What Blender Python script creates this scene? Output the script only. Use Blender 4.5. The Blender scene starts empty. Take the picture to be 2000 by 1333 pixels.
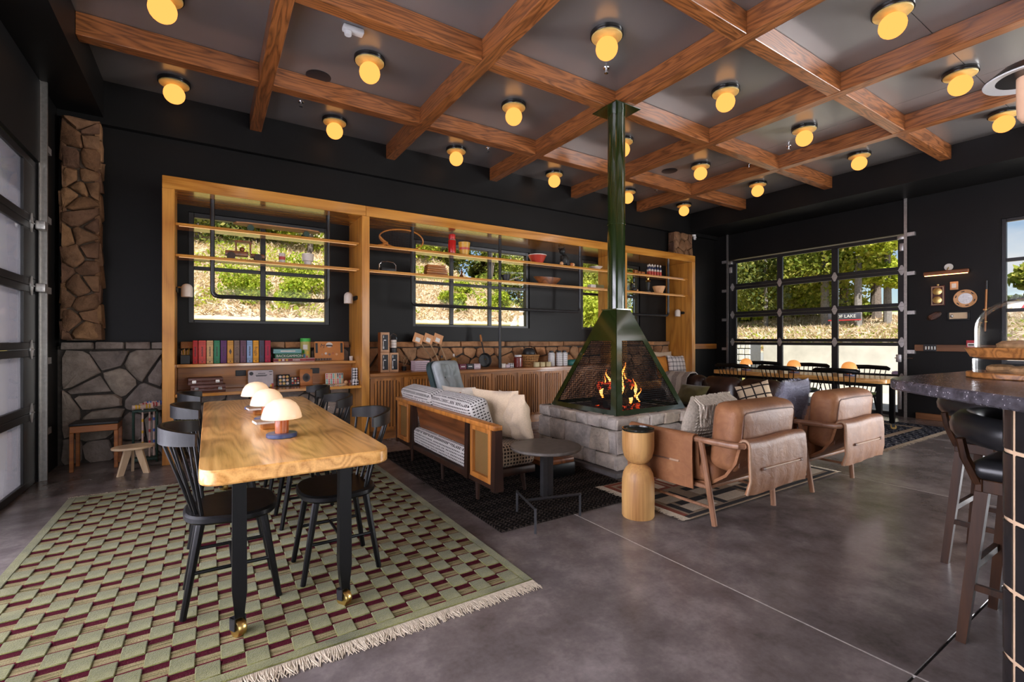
import bpy, bmesh, math, random
import numpy as np
from mathutils import Vector, Matrix, noise

sc = bpy.context.scene
COL = sc.collection
PI = math.pi
RND = random.Random(11)

# ---------------------------------------------------------------- camera
cam_data = bpy.data.cameras.new('camera')
cam = bpy.data.objects.new('camera', cam_data)
COL.objects.link(cam)
cam.location = (0, 0, 1.30)
cam.rotation_euler = (PI/2, 0, -math.radians(32.7))
cam_data.sensor_width = 36.0
cam_data.lens = 923.5/2000*36.0
cam_data.shift_y = -0.0005
cam_data.clip_start = 0.05
cam_data.clip_end = 300
sc.camera = cam
sc.view_settings.view_transform = 'Standard'
sc.view_settings.look = 'None'
sc.view_settings.gamma = 1.0
sc.view_settings.use_curve_mapping = False
sc.view_settings.exposure = 0.0

# ---------------------------------------------------------------- sky
SKY_STRENGTH = 0.13
SUN_STRENGTH = 11.0
w = bpy.data.worlds.new('sky'); sc.world = w; w.use_nodes = True
wt = w.node_tree; wt.nodes.clear()
def wn(t, **k):
    n = wt.nodes.new(t)
    for a, b in k.items(): setattr(n, a, b)
    return n
sky = wn('ShaderNodeTexSky', sky_type='NISHITA', sun_disc=False, sun_elevation=math.radians(52), sun_rotation=math.radians(205), air_density=0.9, dust_density=0.2, ozone_density=1.4)
tc = wn('ShaderNodeTexCoord'); mp = wn('ShaderNodeMapping'); mp.inputs['Scale'].default_value = (1.2, 1.2, 3.2)
nz = wn('ShaderNodeTexNoise'); nz.inputs['Scale'].default_value = 2.1; nz.inputs['Detail'].default_value = 7; nz.inputs['Roughness'].default_value = 0.58
cr = wn('ShaderNodeValToRGB'); cr.color_ramp.elements[0].position = 0.47; cr.color_ramp.elements[1].position = 0.66
mx = wn('ShaderNodeMix', data_type='RGBA')
mx.inputs[7].default_value = (6.5, 6.6, 6.8, 1)
bg = wn('ShaderNodeBackground'); bg.inputs['Strength'].default_value = SKY_STRENGTH
wo = wn('ShaderNodeOutputWorld')
L = wt.links.new
L(tc.outputs['Generated'], mp.inputs['Vector']); L(mp.outputs['Vector'], nz.inputs['Vector']); L(nz.outputs['Fac'], cr.inputs['Fac'])
L(cr.outputs['Color'], mx.inputs[0]); L(sky.outputs['Color'], mx.inputs[6]); L(mx.outputs[2], bg.inputs['Color']); L(bg.outputs['Background'], wo.inputs['Surface'])

def lamp(name, typ, loc, energy, color=(1, 1, 1), rot=None, parent=None, **k):
    d = bpy.data.lights.new(name, typ); d.energy = energy; d.color = color
    for a, b in k.items(): setattr(d, a, b)
    o = bpy.data.objects.new(name, d); COL.objects.link(o); o.location = loc
    if rot: o.rotation_euler = rot
    if parent: o.parent = parent
    return o
sun = lamp('sun', 'SUN', (0, 0, 20), SUN_STRENGTH, (1.0, 0.95, 0.86), angle=0.01)
sun.rotation_euler = Vector((0.42, 0.60, -0.95)).to_track_quat('-Z', 'Y').to_euler()
# daylight entering through the row of glazed doors in the wall behind the camera
DAY = (0.97, 0.97, 1.0)
lamp('daylight_rear_doors', 'AREA', (4.4, -3.42, 1.6), 290, DAY, (PI/2+.2, 0, 0), shape='RECTANGLE', size=8.6, size_y=2.7)
lamp('added_side_light', 'AREA', (10.3, -1.65, 1.4), 720, DAY, (PI/2+.45, 0, PI/2), shape='RECTANGLE', size=2.6, size_y=2.7)  # added light outside the unseen opening, tilted up to brighten the ceiling
lamp('daylight_left_door', 'AREA', (-1.85, 2.0, 1.5), 1700, DAY, (PI/2, 0, -PI/2), shape='RECTANGLE', size=4.4, size_y=2.7)

# ---------------------------------------------------------------- helpers
class MB:
    """collects shapes and links them as one mesh object"""
    def __init__(s): s.v = []; s.f = []; s.M = None
    def add(s, vs, fs, M=None):
        b = len(s.v); M = M or s.M
        s.v += [tuple(M @ Vector(p)) for p in vs] if M else [tuple(p) for p in vs]
        s.f += [tuple(i+b for i in f) for f in fs]
        return s
    def box(s, x0, x1, y0, y1, z0, z1, M=None):
        return s.add([(x0,y0,z0),(x1,y0,z0),(x1,y1,z0),(x0,y1,z0),(x0,y0,z1),(x1,y0,z1),(x1,y1,z1),(x0,y1,z1)],
                     [(3,2,1,0),(4,5,6,7),(0,1,5,4),(1,2,6,5),(2,3,7,6),(3,0,4,7)], M)
    def bm(s, bm, M=None):
        bm.verts.index_update()
        s.add([v.co[:] for v in bm.verts], [[v.index for v in f.verts] for f in bm.faces], M); bm.free(); return s
    def rbox(s, x0, x1, y0, y1, z0, z1, r=0.01, seg=2, M=None):
        bm = bmesh.new(); bmesh.ops.create_cube(bm, size=1)
        for v in bm.verts: v.co = Vector(((x0+x1)/2+v.co.x*(x1-x0), (y0+y1)/2+v.co.y*(y1-y0), (z0+z1)/2+v.co.z*(z1-z0)))
        r = min(r, .49*min(abs(x1-x0), abs(y1-y0), abs(z1-z0)))
        bmesh.ops.bevel(bm, geom=bm.edges[:], offset=r, segments=seg, profile=.5, affect='EDGES')
        return s.bm(bm, M)
    def tube(s, p0, p1, r0, r1=None, n=10, M=None):
        return s.path([p0, p1], [r0, r0 if r1 is None else r1], n, M=M)
    def path(s, pts, r, n=8, closed=False, M=None, flat=1.0, up0=None):
        pts = [Vector(p) for p in pts]; k = len(pts)
        rs = list(r) if isinstance(r, (list, tuple)) else [r]*k
        vs = []; up = None
        for i, p in enumerate(pts):
            a = pts[(i-1) % k] if (i > 0 or closed) else p
            b = pts[(i+1) % k] if (i < k-1 or closed) else p
            t = (b-a).normalized()
            if up is None:
                up = Vector(up0) if up0 else (Vector((0,0,1)) if abs(t.z) < .9 else Vector((1,0,0)))
            x = up.cross(t)
            if x.length < 1e-6: x = Vector((1,0,0)).cross(t)
            x.normalize(); up = t.cross(x).normalized()
            for j in range(n):
                a_ = 2*PI*j/n
                vs.append(p+(x*math.cos(a_)+up*math.sin(a_)*flat)*rs[i])
        fs = []
        for i in range(k if closed else k-1):
            i2 = (i+1) % k
            for j in range(n):
                j2 = (j+1) % n
                fs.append((i*n+j, i*n+j2, i2*n+j2, i2*n+j))
        if not closed:
            fs.append(tuple(range(n-1, -1, -1))); fs.append(tuple((k-1)*n+j for j in range(n)))
        return s.add(vs, fs, M)
    def lathe(s, prof, n=24, c=(0,0,0), M=None, sx=1, sy=1):
        vs = []; fs = []; rings = []
        for r, z in prof:
            if r < 1e-5: rings.append([len(vs)]); vs.append((c[0], c[1], c[2]+z))
            else:
                rings.append(list(range(len(vs), len(vs)+n)))
                vs += [(c[0]+sx*r*math.cos(2*PI*j/n), c[1]+sy*r*math.sin(2*PI*j/n), c[2]+z) for j in range(n)]
        for a, b in zip(rings, rings[1:]):
            if len(a) == 1 and len(b) == 1: continue
            for j in range(n):
                j2 = (j+1) % n
                if len(a) == 1: fs.append((a[0], b[j2], b[j]))
                elif len(b) == 1: fs.append((a[j], a[j2], b[0]))
                else: fs.append((a[j], a[j2], b[j2], b[j]))
        if len(rings[0]) > 1: fs.append(tuple(reversed(rings[0])))
        if len(rings[-1]) > 1: fs.append(tuple(rings[-1]))
        return s.add(vs, fs, M)
    def prism(s, poly, z0, z1, M=None, r=0):
        n = len(poly)
        if r:
            cx = sum(p[0] for p in poly)/n; cy = sum(p[1] for p in poly)/n
            def ins(d):
                out = []
                for p in poly:
                    v = Vector((p[0]-cx, p[1]-cy)); l = v.length; v *= (l-d)/l; out.append((cx+v.x, cy+v.y))
                return out
            rings = [(ins(r), z0), (poly, z0+r), (poly, z1-r), (ins(r), z1)]
        else: rings = [(poly, z0), (poly, z1)]
        vs = [(p[0], p[1], z) for P_, z in rings for p in P_]; fs = [tuple(range(n-1, -1, -1))]
        for k in range(len(rings)-1):
            for j in range(n):
                j2 = (j+1) % n; fs.append((k*n+j, k*n+j2, (k+1)*n+j2, (k+1)*n+j))
        fs.append(tuple((len(rings)-1)*n+j for j in range(n)))
        return s.add(vs, fs, M)
    def ball(s, c, r, n=12, sx=1, sy=1, sz=1, M=None):
        m = n//2
        return s.lathe([(r*math.sin(PI*i/m), -r*sz*math.cos(PI*i/m)) for i in range(m+1)], n, c, M, sx, sy)
    def mesh(s, name, mat, smooth=35):
        me = bpy.data.meshes.new(name); me.from_pydata(s.v, [], s.f); me.materials.append(MATS[mat] if isinstance(mat, str) else mat)
        if smooth:
            me.shade_smooth(); me.set_sharp_from_angle(angle=math.radians(smooth))
        me.update(); return me
    def build(s, name, mat, parent=None, smooth=35, label=None, kind=None):
        o = bpy.data.objects.new(name, s.mesh(name, mat, smooth)); COL.objects.link(o)
        if parent: o.parent = parent
        if label: o['label'] = label
        if kind: o['kind'] = kind
        return o
def tag(o, label, cat=None, group=None, kind=None):
    o['label'] = label
    if cat: o['category'] = cat
    if group: o['group'] = group
    if kind: o['kind'] = kind
    return o
def thing(name, label, cat, loc=(0,0,0), rz=0.0, group=None, kind=None, rot=None):
    o = bpy.data.objects.new(name, None); COL.objects.link(o); o.empty_display_size = .1
    o.location = loc; o.rotation_euler = rot if rot else (0, 0, rz)
    return tag(o, label, cat, group, kind)
def place(name, me, parent, loc=(0,0,0), rot=(0,0,0), scale=None):
    o = bpy.data.objects.new(name, me); COL.objects.link(o); o.parent = parent; o.location = loc; o.rotation_euler = rot
    if scale: o.scale = scale
    return o
def struct(name, mb, mat, parent=None, smooth=0):
    o = mb.build(name, mat, parent, smooth)
    if not parent: o['kind'] = 'structure'
    return o
def sroot(name, label=None, loc=(0,0,0), rz=0):
    o = bpy.data.objects.new(name, None); COL.objects.link(o); o['kind'] = 'structure'; o.location = loc; o.rotation_euler = (0,0,rz)
    if label: o['label'] = label
    return o
def children(o): return [c for c in list(COL.objects) if c.parent == o]
def copy_tree(o, parent=None):
    c = o.copy(); COL.objects.link(c); c.parent = parent
    for ch in o.children[:]: copy_tree(ch, c)
    return c
def dup(src, loc, rz, label):
    c = copy_tree(src); c.location = loc; c.rotation_euler = (0, 0, rz); c['label'] = label
    return c
def rot(ax, a): return Matrix.Rotation(a, 4, ax)
def tr(x, y, z): return Matrix.Translation((x, y, z))
def text(s, size, mat, parent, M, name='lettering', depth=0.0015, align='CENTER'):
    cu = bpy.data.curves.new(name, 'FONT'); cu.body = s; cu.size = size; cu.align_x = align; cu.align_y = 'CENTER'; cu.extrude = depth; cu.resolution_u = 2
    o = bpy.data.objects.new(name, cu); COL.objects.link(o)
    dg = bpy.context.evaluated_depsgraph_get(); me = bpy.data.meshes.new_from_object(o.evaluated_get(dg))
    COL.objects.unlink(o); bpy.data.objects.remove(o)
    me.transform(M); me.materials.clear(); me.materials.append(MATS[mat])
    p = bpy.data.objects.new(name, me); COL.objects.link(p); p.parent = parent
    return p
def rrect(x0, x1, y0, y1, r, n=5):
    out = []
    for cx, cy, a0 in ((x1-r, y1-r, 0), (x0+r, y1-r, PI/2), (x0+r, y0+r, PI), (x1-r, y0+r, 1.5*PI)):
        out += [(cx+r*math.cos(a0+PI/2*i/n), cy+r*math.sin(a0+PI/2*i/n)) for i in range(n+1)]
    return out
def pillow_mb(wd, ht, th, n=12, seed=0, sag=0.0, wrinkle=.006):
    """a soft cushion standing on its lower edge: width x, height z, thickness y"""
    mb = MB(); idx = {}
    vs = []; fs = []
    def pt(i, j, side):
        u = 2*i/n-1; v = 2*j/n-1
        e = max(0.0, (1-u*u)*(1-v*v))**.42
        pu = 1-.07*(1-v*v)*(.4+.6*abs(u)); pv = 1-.07*(1-u*u)*(.4+.6*abs(v))
        nn = noise.noise(Vector((u*2.2+seed*3.1, v*2.2, seed+side*.7)))*wrinkle*e*3
        return (u*wd/2*pu, side*(th/2*e+nn)+sag*(1-v)*.1, ht/2+v*ht/2*pv)
    for side in (-1, 1):
        for i in range(n+1):
            for j in range(n+1):
                edge = i in (0, n) or j in (0, n)
                key = (i, j, 0 if edge else side)
                if key not in idx: idx[key] = len(vs); vs.append(pt(i, j, side))
    for side in (-1, 1):
        for i in range(n):
            for j in range(n):
                q = [idx[(a, b, 0 if (a in (0, n) or b in (0, n)) else side)] for a, b in ((i,j),(i+1,j),(i+1,j+1),(i,j+1))]
                fs.append(tuple(q) if side < 0 else tuple(reversed(q)))
    return mb.add(vs, fs)
def cushion_mb(x0, x1, y0, y1, z0, z1, r=.05, puff=.015, seg=4, cuts=5):
    bm = bmesh.new(); bmesh.ops.create_cube(bm, size=1)
    sx, sy, sz = x1-x0, y1-y0, z1-z0
    for v in bm.verts: v.co = Vector((v.co.x*sx, v.co.y*sy, v.co.z*sz))
    bmesh.ops.bevel(bm, geom=bm.edges[:], offset=min(r, .45*min(sx, sy, sz)), segments=seg, profile=.5, affect='EDGES')
    big = [f for f in bm.faces if f.calc_area() > .25*max(ff.calc_area() for ff in bm.faces)]
    bmesh.ops.subdivide_edges(bm, edges=list({e for f in big for e in f.edges}), cuts=cuts, use_grid_fill=True)
    for v in bm.verts:
        u, w_, t = 2*v.co.x/sx, 2*v.co.y/sy, 2*v.co.z/sz
        k = puff*max(0, 1-u*u)**.5*max(0, 1-t*t)**.5; v.co.y += k*(1 if w_ > 0 else -1)*(abs(w_) > .6)
        k = puff*max(0, 1-u*u)**.5*max(0, 1-w_*w_)**.5; v.co.z += k*(1 if t > 0 else -1)*(abs(t) > .6)
        k = puff*max(0, 1-w_*w_)**.5*max(0, 1-t*t)**.5; v.co.x += k*(1 if u > 0 else -1)*(abs(u) > .6)
        nn = noise.noise(v.co*5.0)*.006; v.co += Vector((nn, nn, nn))
    for v in bm.verts: v.co += Vector(((x0+x1)/2, (y0+y1)/2, (z0+z1)/2))
    return MB().bm(bm)

# ---------------------------------------------------------------- materials
MATS = {}
def hexc(h):
    h = h.lstrip('#'); c = [int(h[i:i+2], 16)/255 for i in (0, 2, 4)]
    return tuple((x/12.92 if x <= .04045 else ((x+.055)/1.055)**2.4) for x in c)+(1,)
def col(c): return hexc(c) if isinstance(c, str) else tuple(c)+((1,) if len(c) == 3 else ())
class NT:
    def __init__(s, name):
        s.m = bpy.data.materials.new(name); s.m.use_nodes = True; s.t = s.m.node_tree; s.t.nodes.clear(); MATS[name] = s.m
        s.out = s.t.nodes.new('ShaderNodeOutputMaterial'); s._tc = None
    def n(s, typ, ins=None, **props):
        nd = s.t.nodes.new(typ)
        for a, b in props.items(): setattr(nd, a, b)
        for k, v in (ins or {}).items(): s.set(nd.inputs[k], v)
        return nd
    def set(s, sock, v):
        if isinstance(v, bpy.types.NodeSocket): s.t.links.new(v, sock)
        else:
            if sock.type == 'RGBA': v = col(v)
            sock.default_value = v
    def co(s):
        if not s._tc: s._tc = s.n('ShaderNodeTexCoord')
        return s._tc.outputs['Object']
    def map(s, scale=(1,1,1), rot=(0,0,0), loc=(0,0,0), vec=None):
        return s.n('ShaderNodeMapping', {'Vector': vec or s.co(), 'Scale': scale, 'Rotation': rot, 'Location': loc}).outputs[0]
    def noise(s, scale, detail=3, rough=.55, vec=None, dist=0):
        return s.n('ShaderNodeTexNoise', {'Vector': vec or s.co(), 'Scale': scale, 'Detail': detail, 'Roughness': rough, 'Distortion': dist}).outputs['Fac']
    def math(s, op, a, b=0.0, c=None):
        ins = {0: a, 1: b}
        if c is not None: ins[2] = c
        return s.n('ShaderNodeMath', ins, operation=op).outputs[0]
    def ramp(s, fac, stops, interp='LINEAR'):
        nd = s.n('ShaderNodeValToRGB', {'Fac': fac}); r = nd.color_ramp; r.interpolation = interp
        while len(r.elements) < len(stops): r.elements.new(.5)
        for e, (p, c) in zip(r.elements, stops): e.position = p; e.color = col(c)
        return nd.outputs['Color']
    def mix(s, fac, a, b, mode='MIX'):
        nd = s.n('ShaderNodeMix', data_type='RGBA', blend_type=mode)
        s.set(nd.inputs[0], fac); s.set(nd.inputs[6], a); s.set(nd.inputs[7], b); return nd.outputs[2]
    def xyz(s, vec=None):
        return s.n('ShaderNodeSeparateXYZ', {0: vec or s.co()}).outputs
    def bump(s, h, strength=.3, dist=.01):
        return s.n('ShaderNodeBump', {'Height': h, 'Strength': strength, 'Distance': dist}).outputs[0]
    def bsdf(s, base, rough=.5, normal=None, metal=0.0, spec=.5, **k):
        ins = {'Base Color': base, 'Roughness': rough, 'Metallic': metal, 'Specular IOR Level': spec}
        if normal is not None: ins['Normal'] = normal
        ins.update({a.replace('_', ' '): b for a, b in k.items()})
        b = s.n('ShaderNodeBsdfPrincipled', ins); s.t.links.new(b.outputs[0], s.out.inputs[0]); return b
    def rnd(s): return s.n('ShaderNodeObjectInfo').outputs['Random']
def plain(name, c, rough=.5, metal=0, spec=.5, var=.12, scale=14, bump=.05, **k):
    t = NT(name); n = t.noise(scale, 4)
    c = col(c); d = tuple(x*(1-var) for x in c[:3])+(1,); e = tuple(min(1, x*(1+var)) for x in c[:3])+(1,)
    t.bsdf(t.ramp(n, [(.3, d), (.7, e)]), rough, t.bump(n, bump) if bump else None, metal, spec, **k); return t.m
def wood(name, c1, c2, axis='z', rough=.4, figure=9.0, coat=0.0, scale=1.0, spec=.5):
    t = NT(name); s = {'x': (.22, 2.2, 2.2), 'y': (2.2, .22, 2.2), 'z': (2.2, 2.2, .22)}[axis]
    r = t.rnd(); off = t.n('ShaderNodeCombineXYZ', {0: t.math('MULTIPLY', r, 7.0), 1: t.math('MULTIPLY', r, 13.0), 2: t.math('MULTIPLY', r, 5.0)}).outputs[0]
    base = t.n('ShaderNodeVectorMath', {0: t.co(), 1: off}, operation='ADD').outputs[0]
    v = t.map(tuple(q*scale for q in s), vec=base)
    big = t.noise(1.6, 2, .4, v)
    ring = t.math('FRACT', t.math('MULTIPLY', big, figure))
    ring = t.math('SUBTRACT', 1.0, t.math('ABSOLUTE', t.math('MULTIPLY_ADD', ring, 2.0, -1.0)))
    fine = t.noise(38, 3, .6, t.map(tuple(q*scale*(1 if q > 1 else .35) for q in s), vec=base))
    f = t.math('ADD', t.math('MULTIPLY', ring, .45), t.math('MULTIPLY', fine, .62))
    c1, c2 = col(c1), col(c2); mid = tuple((a+b)/2 for a, b in zip(c1, c2))
    cc = t.ramp(f, [(.18, c2), (.42, mid), (.75, c1)])
    k = {'Coat Weight': coat, 'Coat Roughness': .12} if coat else {}
    b = t.bsdf(cc, rough, t.bump(f, .12 if coat < .7 else .03, .004), 0, spec)
    for a, q in k.items(): b.inputs[a].default_value = q
    if coat >= .7: b.inputs['Coat IOR'].default_value = 2.0
    return t.m
def stone(name, cols, rough=.85, bump=.8, scale=1.0):
    t = NT(name); r = t.rnd()
    off = t.n('ShaderNodeCombineXYZ', {0: t.math('MULTIPLY', r, 31.0), 1: t.math('MULTIPLY', r, 17.0), 2: r}).outputs[0]
    v = t.n('ShaderNodeVectorMath', {0: t.co(), 1: off}, operation='ADD').outputs[0]
    a = t.noise(4.5*scale, 8, .62, v); b = t.noise(17*scale, 6, .7, v, .6); h = t.math('ADD', a, t.math('MULTIPLY', b, .5))
    tone = t.ramp(r, [(i/max(1, len(cols)-1), c) for i, c in enumerate(cols)])
    shade = t.ramp(h, [(.48, (.45, .43, .42)), (.92, (1.2, 1.18, 1.15))])
    t.bsdf(t.mix(1.0, tone, shade, 'MULTIPLY'), rough, t.bump(h, bump, .03), 0, .3); return t.m
def emit(name, c, strength):
    t = NT(name); e = t.n('ShaderNodeEmission', {'Color': c, 'Strength': strength}); t.t.links.new(e.outputs[0], t.out.inputs[0]); return t.m
def grid_lines(t, a, b, per, wid, off=0.0):
    """1 on lines of width wid repeated every per along either coordinate"""
    def one(c):
        f = t.math('FRACT', t.math('DIVIDE', t.math('ADD', c, 50.0+off), per)); return t.math('LESS_THAN', f, wid/per)
    return one(a), one(b)

plain('black_paint', (.007, .007, .0075), .55, var=.2, scale=5, bump=.03)
t = NT('wall_paint'); n1 = t.noise(1.2, 3); n2 = t.noise(160, 2)
t.bsdf(t.ramp(n1, [(.3, (.0075, .0072, .0070)), (.7, (.0105, .0100, .0096))]), .45, t.bump(n2, .12, .003), 0, .2)
t = NT('ceiling_paint'); n2 = t.noise(110, 2)
t.bsdf((.165, .153, .146), .4, t.bump(n2, .08, .003), 0, .5, Coat_Weight=.8, Coat_Roughness=.22, Coat_IOR=1.9)
plain('black_metal', (.012, .012, .013), .32, metal=0, spec=.6, var=.1, bump=.02)
plain('door_metal', (.016, .016, .018), .38, spec=.5, var=.1, bump=.02)
plain('track_steel', (.50, .48, .45), .38, metal=.9, var=.15, scale=30)
plain('galvanised', (.62, .61, .60), .42, metal=.85, var=.18, scale=40)
plain('brass', (.72, .50, .18), .28, metal=1, var=.1)
plain('chrome', (.75, .75, .76), .15, metal=1, var=.05)
plain('white_plastic', (.78, .78, .77), .4, var=.03)
plain('dark_plastic', (.015, .015, .017), .45)
wood('oak', '#d5943f', '#a4641f', 'z', .30, 8, .35)
wood('oak_x', '#d5943f', '#a4641f', 'x', .20, 8, .8)
wood('oak_table', '#e8b067', '#b47a37', 'y', .30, 14, .35, 1.5)
wood('oak_side_x', '#c48442', '#935c26', 'x', .3, 8, .4)
wood('cabinet_oak', '#b1702f', '#744417', 'z', .42, 7)
wood('cabinet_oak_x', '#b87430', '#7a4818', 'x', .35, 7, .3)
wood('beam_x', '#a66535', '#43220e', 'x', .36, 10, .3, 2.6, .7)
wood('beam_y', '#a66535', '#43220e', 'y', .36, 10, .3, 2.6, .7)
wood('black_wood', (.0045, .0045, .0048), (.002, .002, .0022), 'z', .36, 6, .04, spec=.25)
wood('walnut', '#8a512a', '#4a2813', 'y', .35, 9, .2)
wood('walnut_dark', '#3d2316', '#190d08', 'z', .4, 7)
wood('teak', '#bf7a35', '#8c5220', 'z', .38, 7, .15)
wood('pale_birch', '#e6cba6', '#cfae83', 'z', .45, 5)
wood('ash_frame', '#a4785a', '#7c5439', 'z', .42, 7, .1)
wood('stump_light', '#d8a868', '#8d5524', 'z', .45, 3.2, 0, .8)
wood('bench_wood', '#b06a2c', '#7c4415', 'x', .4, 7)
wood('stool_walnut', '#402614', '#180c06', 'z', .45, 8, 0, spec=.2)
wood('acacia', '#b4783f', '#5d3416', 'x', .4, 12, .1, 2.0)
wood('rail_wood', '#8c5c37', '#593619', 'y', .45, 8)
wood('twig', '#a98a66', '#6d5238', 'z', .7, 6)
stone('stone_warm', ['#a57550', '#b58a64', '#8f6444', '#9c7a5c', '#b58258', '#86664c'])
stone('stone_grey', ['#a39489', '#958c86', '#ac9d90', '#8a817c', '#b3a697'])
stone('stone_column', ['#7d5a40', '#94704f', '#6e5140', '#8a684c'])
stone('hearth_stone', ['#cdc5bc', '#d8cfc4', '#beb6ae', '#c8bcae', '#d6c8b3'])
plain('mortar', (.060, .050, .042), .95, var=.3, scale=25, bump=.5)
plain('mortar_warm', (.13, .095, .068), .95, var=.3, scale=25, bump=.5)
plain('plinth_concrete', (.13, .12, .115), .7, var=.25, scale=8, bump=.15)
t = NT('concrete_floor')
r = t.rnd(); v = t.n('ShaderNodeVectorMath', {0: t.co(), 1: t.n('ShaderNodeCombineXYZ', {0: t.math('MULTIPLY', r, 20.0), 1: t.math('MULTIPLY', r, 9.0), 2: 0.0}).outputs[0]}, operation='ADD').outputs[0]
a = t.noise(1.1, 6, .6, v, .4); b = t.noise(4.5, 7, .62, v, .15); g = t.noise(45, 4, .6, v)
f = t.math('ADD', t.math('MULTIPLY', a, .55), t.math('ADD', t.math('MULTIPLY', b, .35), t.math('MULTIPLY', g, .1)))
rg = t.n('ShaderNodeMapRange', {'Value': g, 'From Min': .3, 'From Max': .7, 'To Min': .20, 'To Max': .30}).outputs[0]
t.bsdf(t.ramp(f, [(.34, '#4b4542'), (.5, '#746b68'), (.66, '#9e948f')]), .24, None, 0, .5)
plain('joint_filler', (.50, .46, .42), .8, var=.25, scale=60)
plain('joint_dark', (.02, .018, .017), .9, var=.3)
t = NT('window_glass')
fr = t.n('ShaderNodeFresnel', {'IOR': 1.45}).outputs[0]
mxs = t.n('ShaderNodeMixShader', {0: t.math('MULTIPLY', fr, .22)})
t.t.links.new(t.n('ShaderNodeBsdfTransparent', {0: (.95, .96, .96)}).outputs[0], mxs.inputs[1]); t.t.links.new(t.n('ShaderNodeBsdfGlossy', {'Color': (1, 1, 1), 'Roughness': .02}).outputs[0], mxs.inputs[2])
t.t.links.new(mxs.outputs[0], t.out.inputs[0])
t = NT('hazy_glass')
fr = t.n('ShaderNodeFresnel', {'IOR': 1.45}).outputs[0]
inner = t.n('ShaderNodeMixShader', {0: .6})
t.t.links.new(t.n('ShaderNodeBsdfTransparent', {0: (.9, .9, .92)}).outputs[0], inner.inputs[1]); t.t.links.new(t.n('ShaderNodeBsdfTranslucent', {0: (.34, .33, .38)}).outputs[0], inner.inputs[2])
mxs = t.n('ShaderNodeMixShader', {0: t.math('MULTIPLY', fr, .8)})
t.t.links.new(inner.outputs[0], mxs.inputs[1]); t.t.links.new(t.n('ShaderNodeBsdfGlossy', {'Color': (1, 1, 1), 'Roughness': .03}).outputs[0], mxs.inputs[2])
t.t.links.new(mxs.outputs[0], t.out.inputs[0])
emit('globe_glow', (1.0, .41, .09, 1), 1.6)
for nm_, c_, e_ in (('lamp_shade_glow', (.80, .66, .48), (.52, .27, .11)), ('far_shade_glow', (.75, .45, .16), (.75, .25, .045))):
    t = NT(nm_); b = t.bsdf(c_, .28, None, 0, .5); b.inputs['Emission Color'].default_value = e_+(1,); b.inputs['Emission Strength'].default_value = .85
emit('led_strip', (1.0, .55, .25, 1), 1.3)
emit('picture_led', (1.0, .45, .15, 1), 9.0)
emit('sconce_bulb', (1.0, .45, .13, 1), 18.0)
plain('sconce_shade', (.72, .62, .53), .45, var=.04)
plain('lamp_amber', (.42, .105, .022), .22, var=.08, Coat_Weight=.5)
plain('lamp_navy', (.05, .075, .17), .3, var=.08)
plain('fixture_wood', (.62, .46, .16), .4, var=.15)

# ================================================================ the room
XL, XR, YB, YF, ZC = -1.32, 9.97, 6.74, -3.2, 4.10
fl = sroot('floor', 'polished grey concrete floor cut into large slabs')
xs = [XL-.05, 2.305, 5.18, 8.05, XR+.25]; ys = [YF-.2, -2.17, .70, 3.57, YB]
MB().box(XL-.06, XR+.26, YF-.25, YB+.02, -.14, -.012).build('slab_bed', 'joint_dark', fl, 0)
for i in range(4):
    for j in range(4):
        MB().rbox(xs[i]+.004, xs[i+1]-.004, ys[j]+.004, ys[j+1]-.004, -.1, 0, .002, 1).build('slab', 'concrete_floor', fl, 0)
for x in xs[1:-1]: MB().box(x-.0038, x+.0038, YF, YB, -.01, -.0008).build('joint_strip', 'joint_filler', fl, 0)

ce = sroot('ceiling', 'dark painted ceiling between the timber beams')
for x0, x1 in ((XL, 6.867), (6.873, XR)):
    for y0, y1 in ((YF, 1.552), (1.558, YB)):
        MB().box(x0, x1, y0, y1, ZC, ZC+.03).build('ceiling_panel', 'ceiling_paint', ce, 0)
MB().box(XL-.3, XR+.3, YF-.3, YB+.3, ZC+.03, ZC+.3).build('roof_deck', 'black_paint', ce, 0)

# beams
BX = [.493, 2.199, 3.905, 5.61, 7.316]; BY = [5.433, 3.897, 2.361, .825, -.71, -2.246]; BW = .064; BZ = 3.90
ylab = ['first', 'second', 'third', 'fourth', 'fifth']
for k, x in enumerate(BX):
    b = sroot('ceiling_beam', 'brown timber ceiling beam running towards the shelf wall, %s from the glazed door with the hazy panes' % ylab[k])
    MB().rbox(x-BW, x+BW, YF, YB-.085, BZ, ZC-.001, .004, 1).build('beam_length', 'beam_y', b)
xlab = ['brown timber ceiling cross beam nearest the oak shelf wall', 'brown timber ceiling cross beam the green flue plate is fixed to',
        'brown timber ceiling cross beam one bay in front of the flue', 'brown timber ceiling cross beam two bays in front of the flue', 'brown timber ceiling cross beam three bays in front of the flue', 'brown timber ceiling cross beam by the rear doors']
for k, y in enumerate(BY):
    b = sroot('ceiling_beam', xlab[k])
    ed = [-.95]+BX+[8.95]
    for i in range(len(ed)-1):
        x0 = ed[i]+(BW+.0005 if i else 0); x1 = ed[i+1]-(BW+.0005 if i < len(ed)-2 else 0)
        MB().rbox(x0, x1, y-BW, y+BW, BZ+.002, ZC-.001, .004, 1).build('beam_segment', 'beam_x', b)

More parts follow.
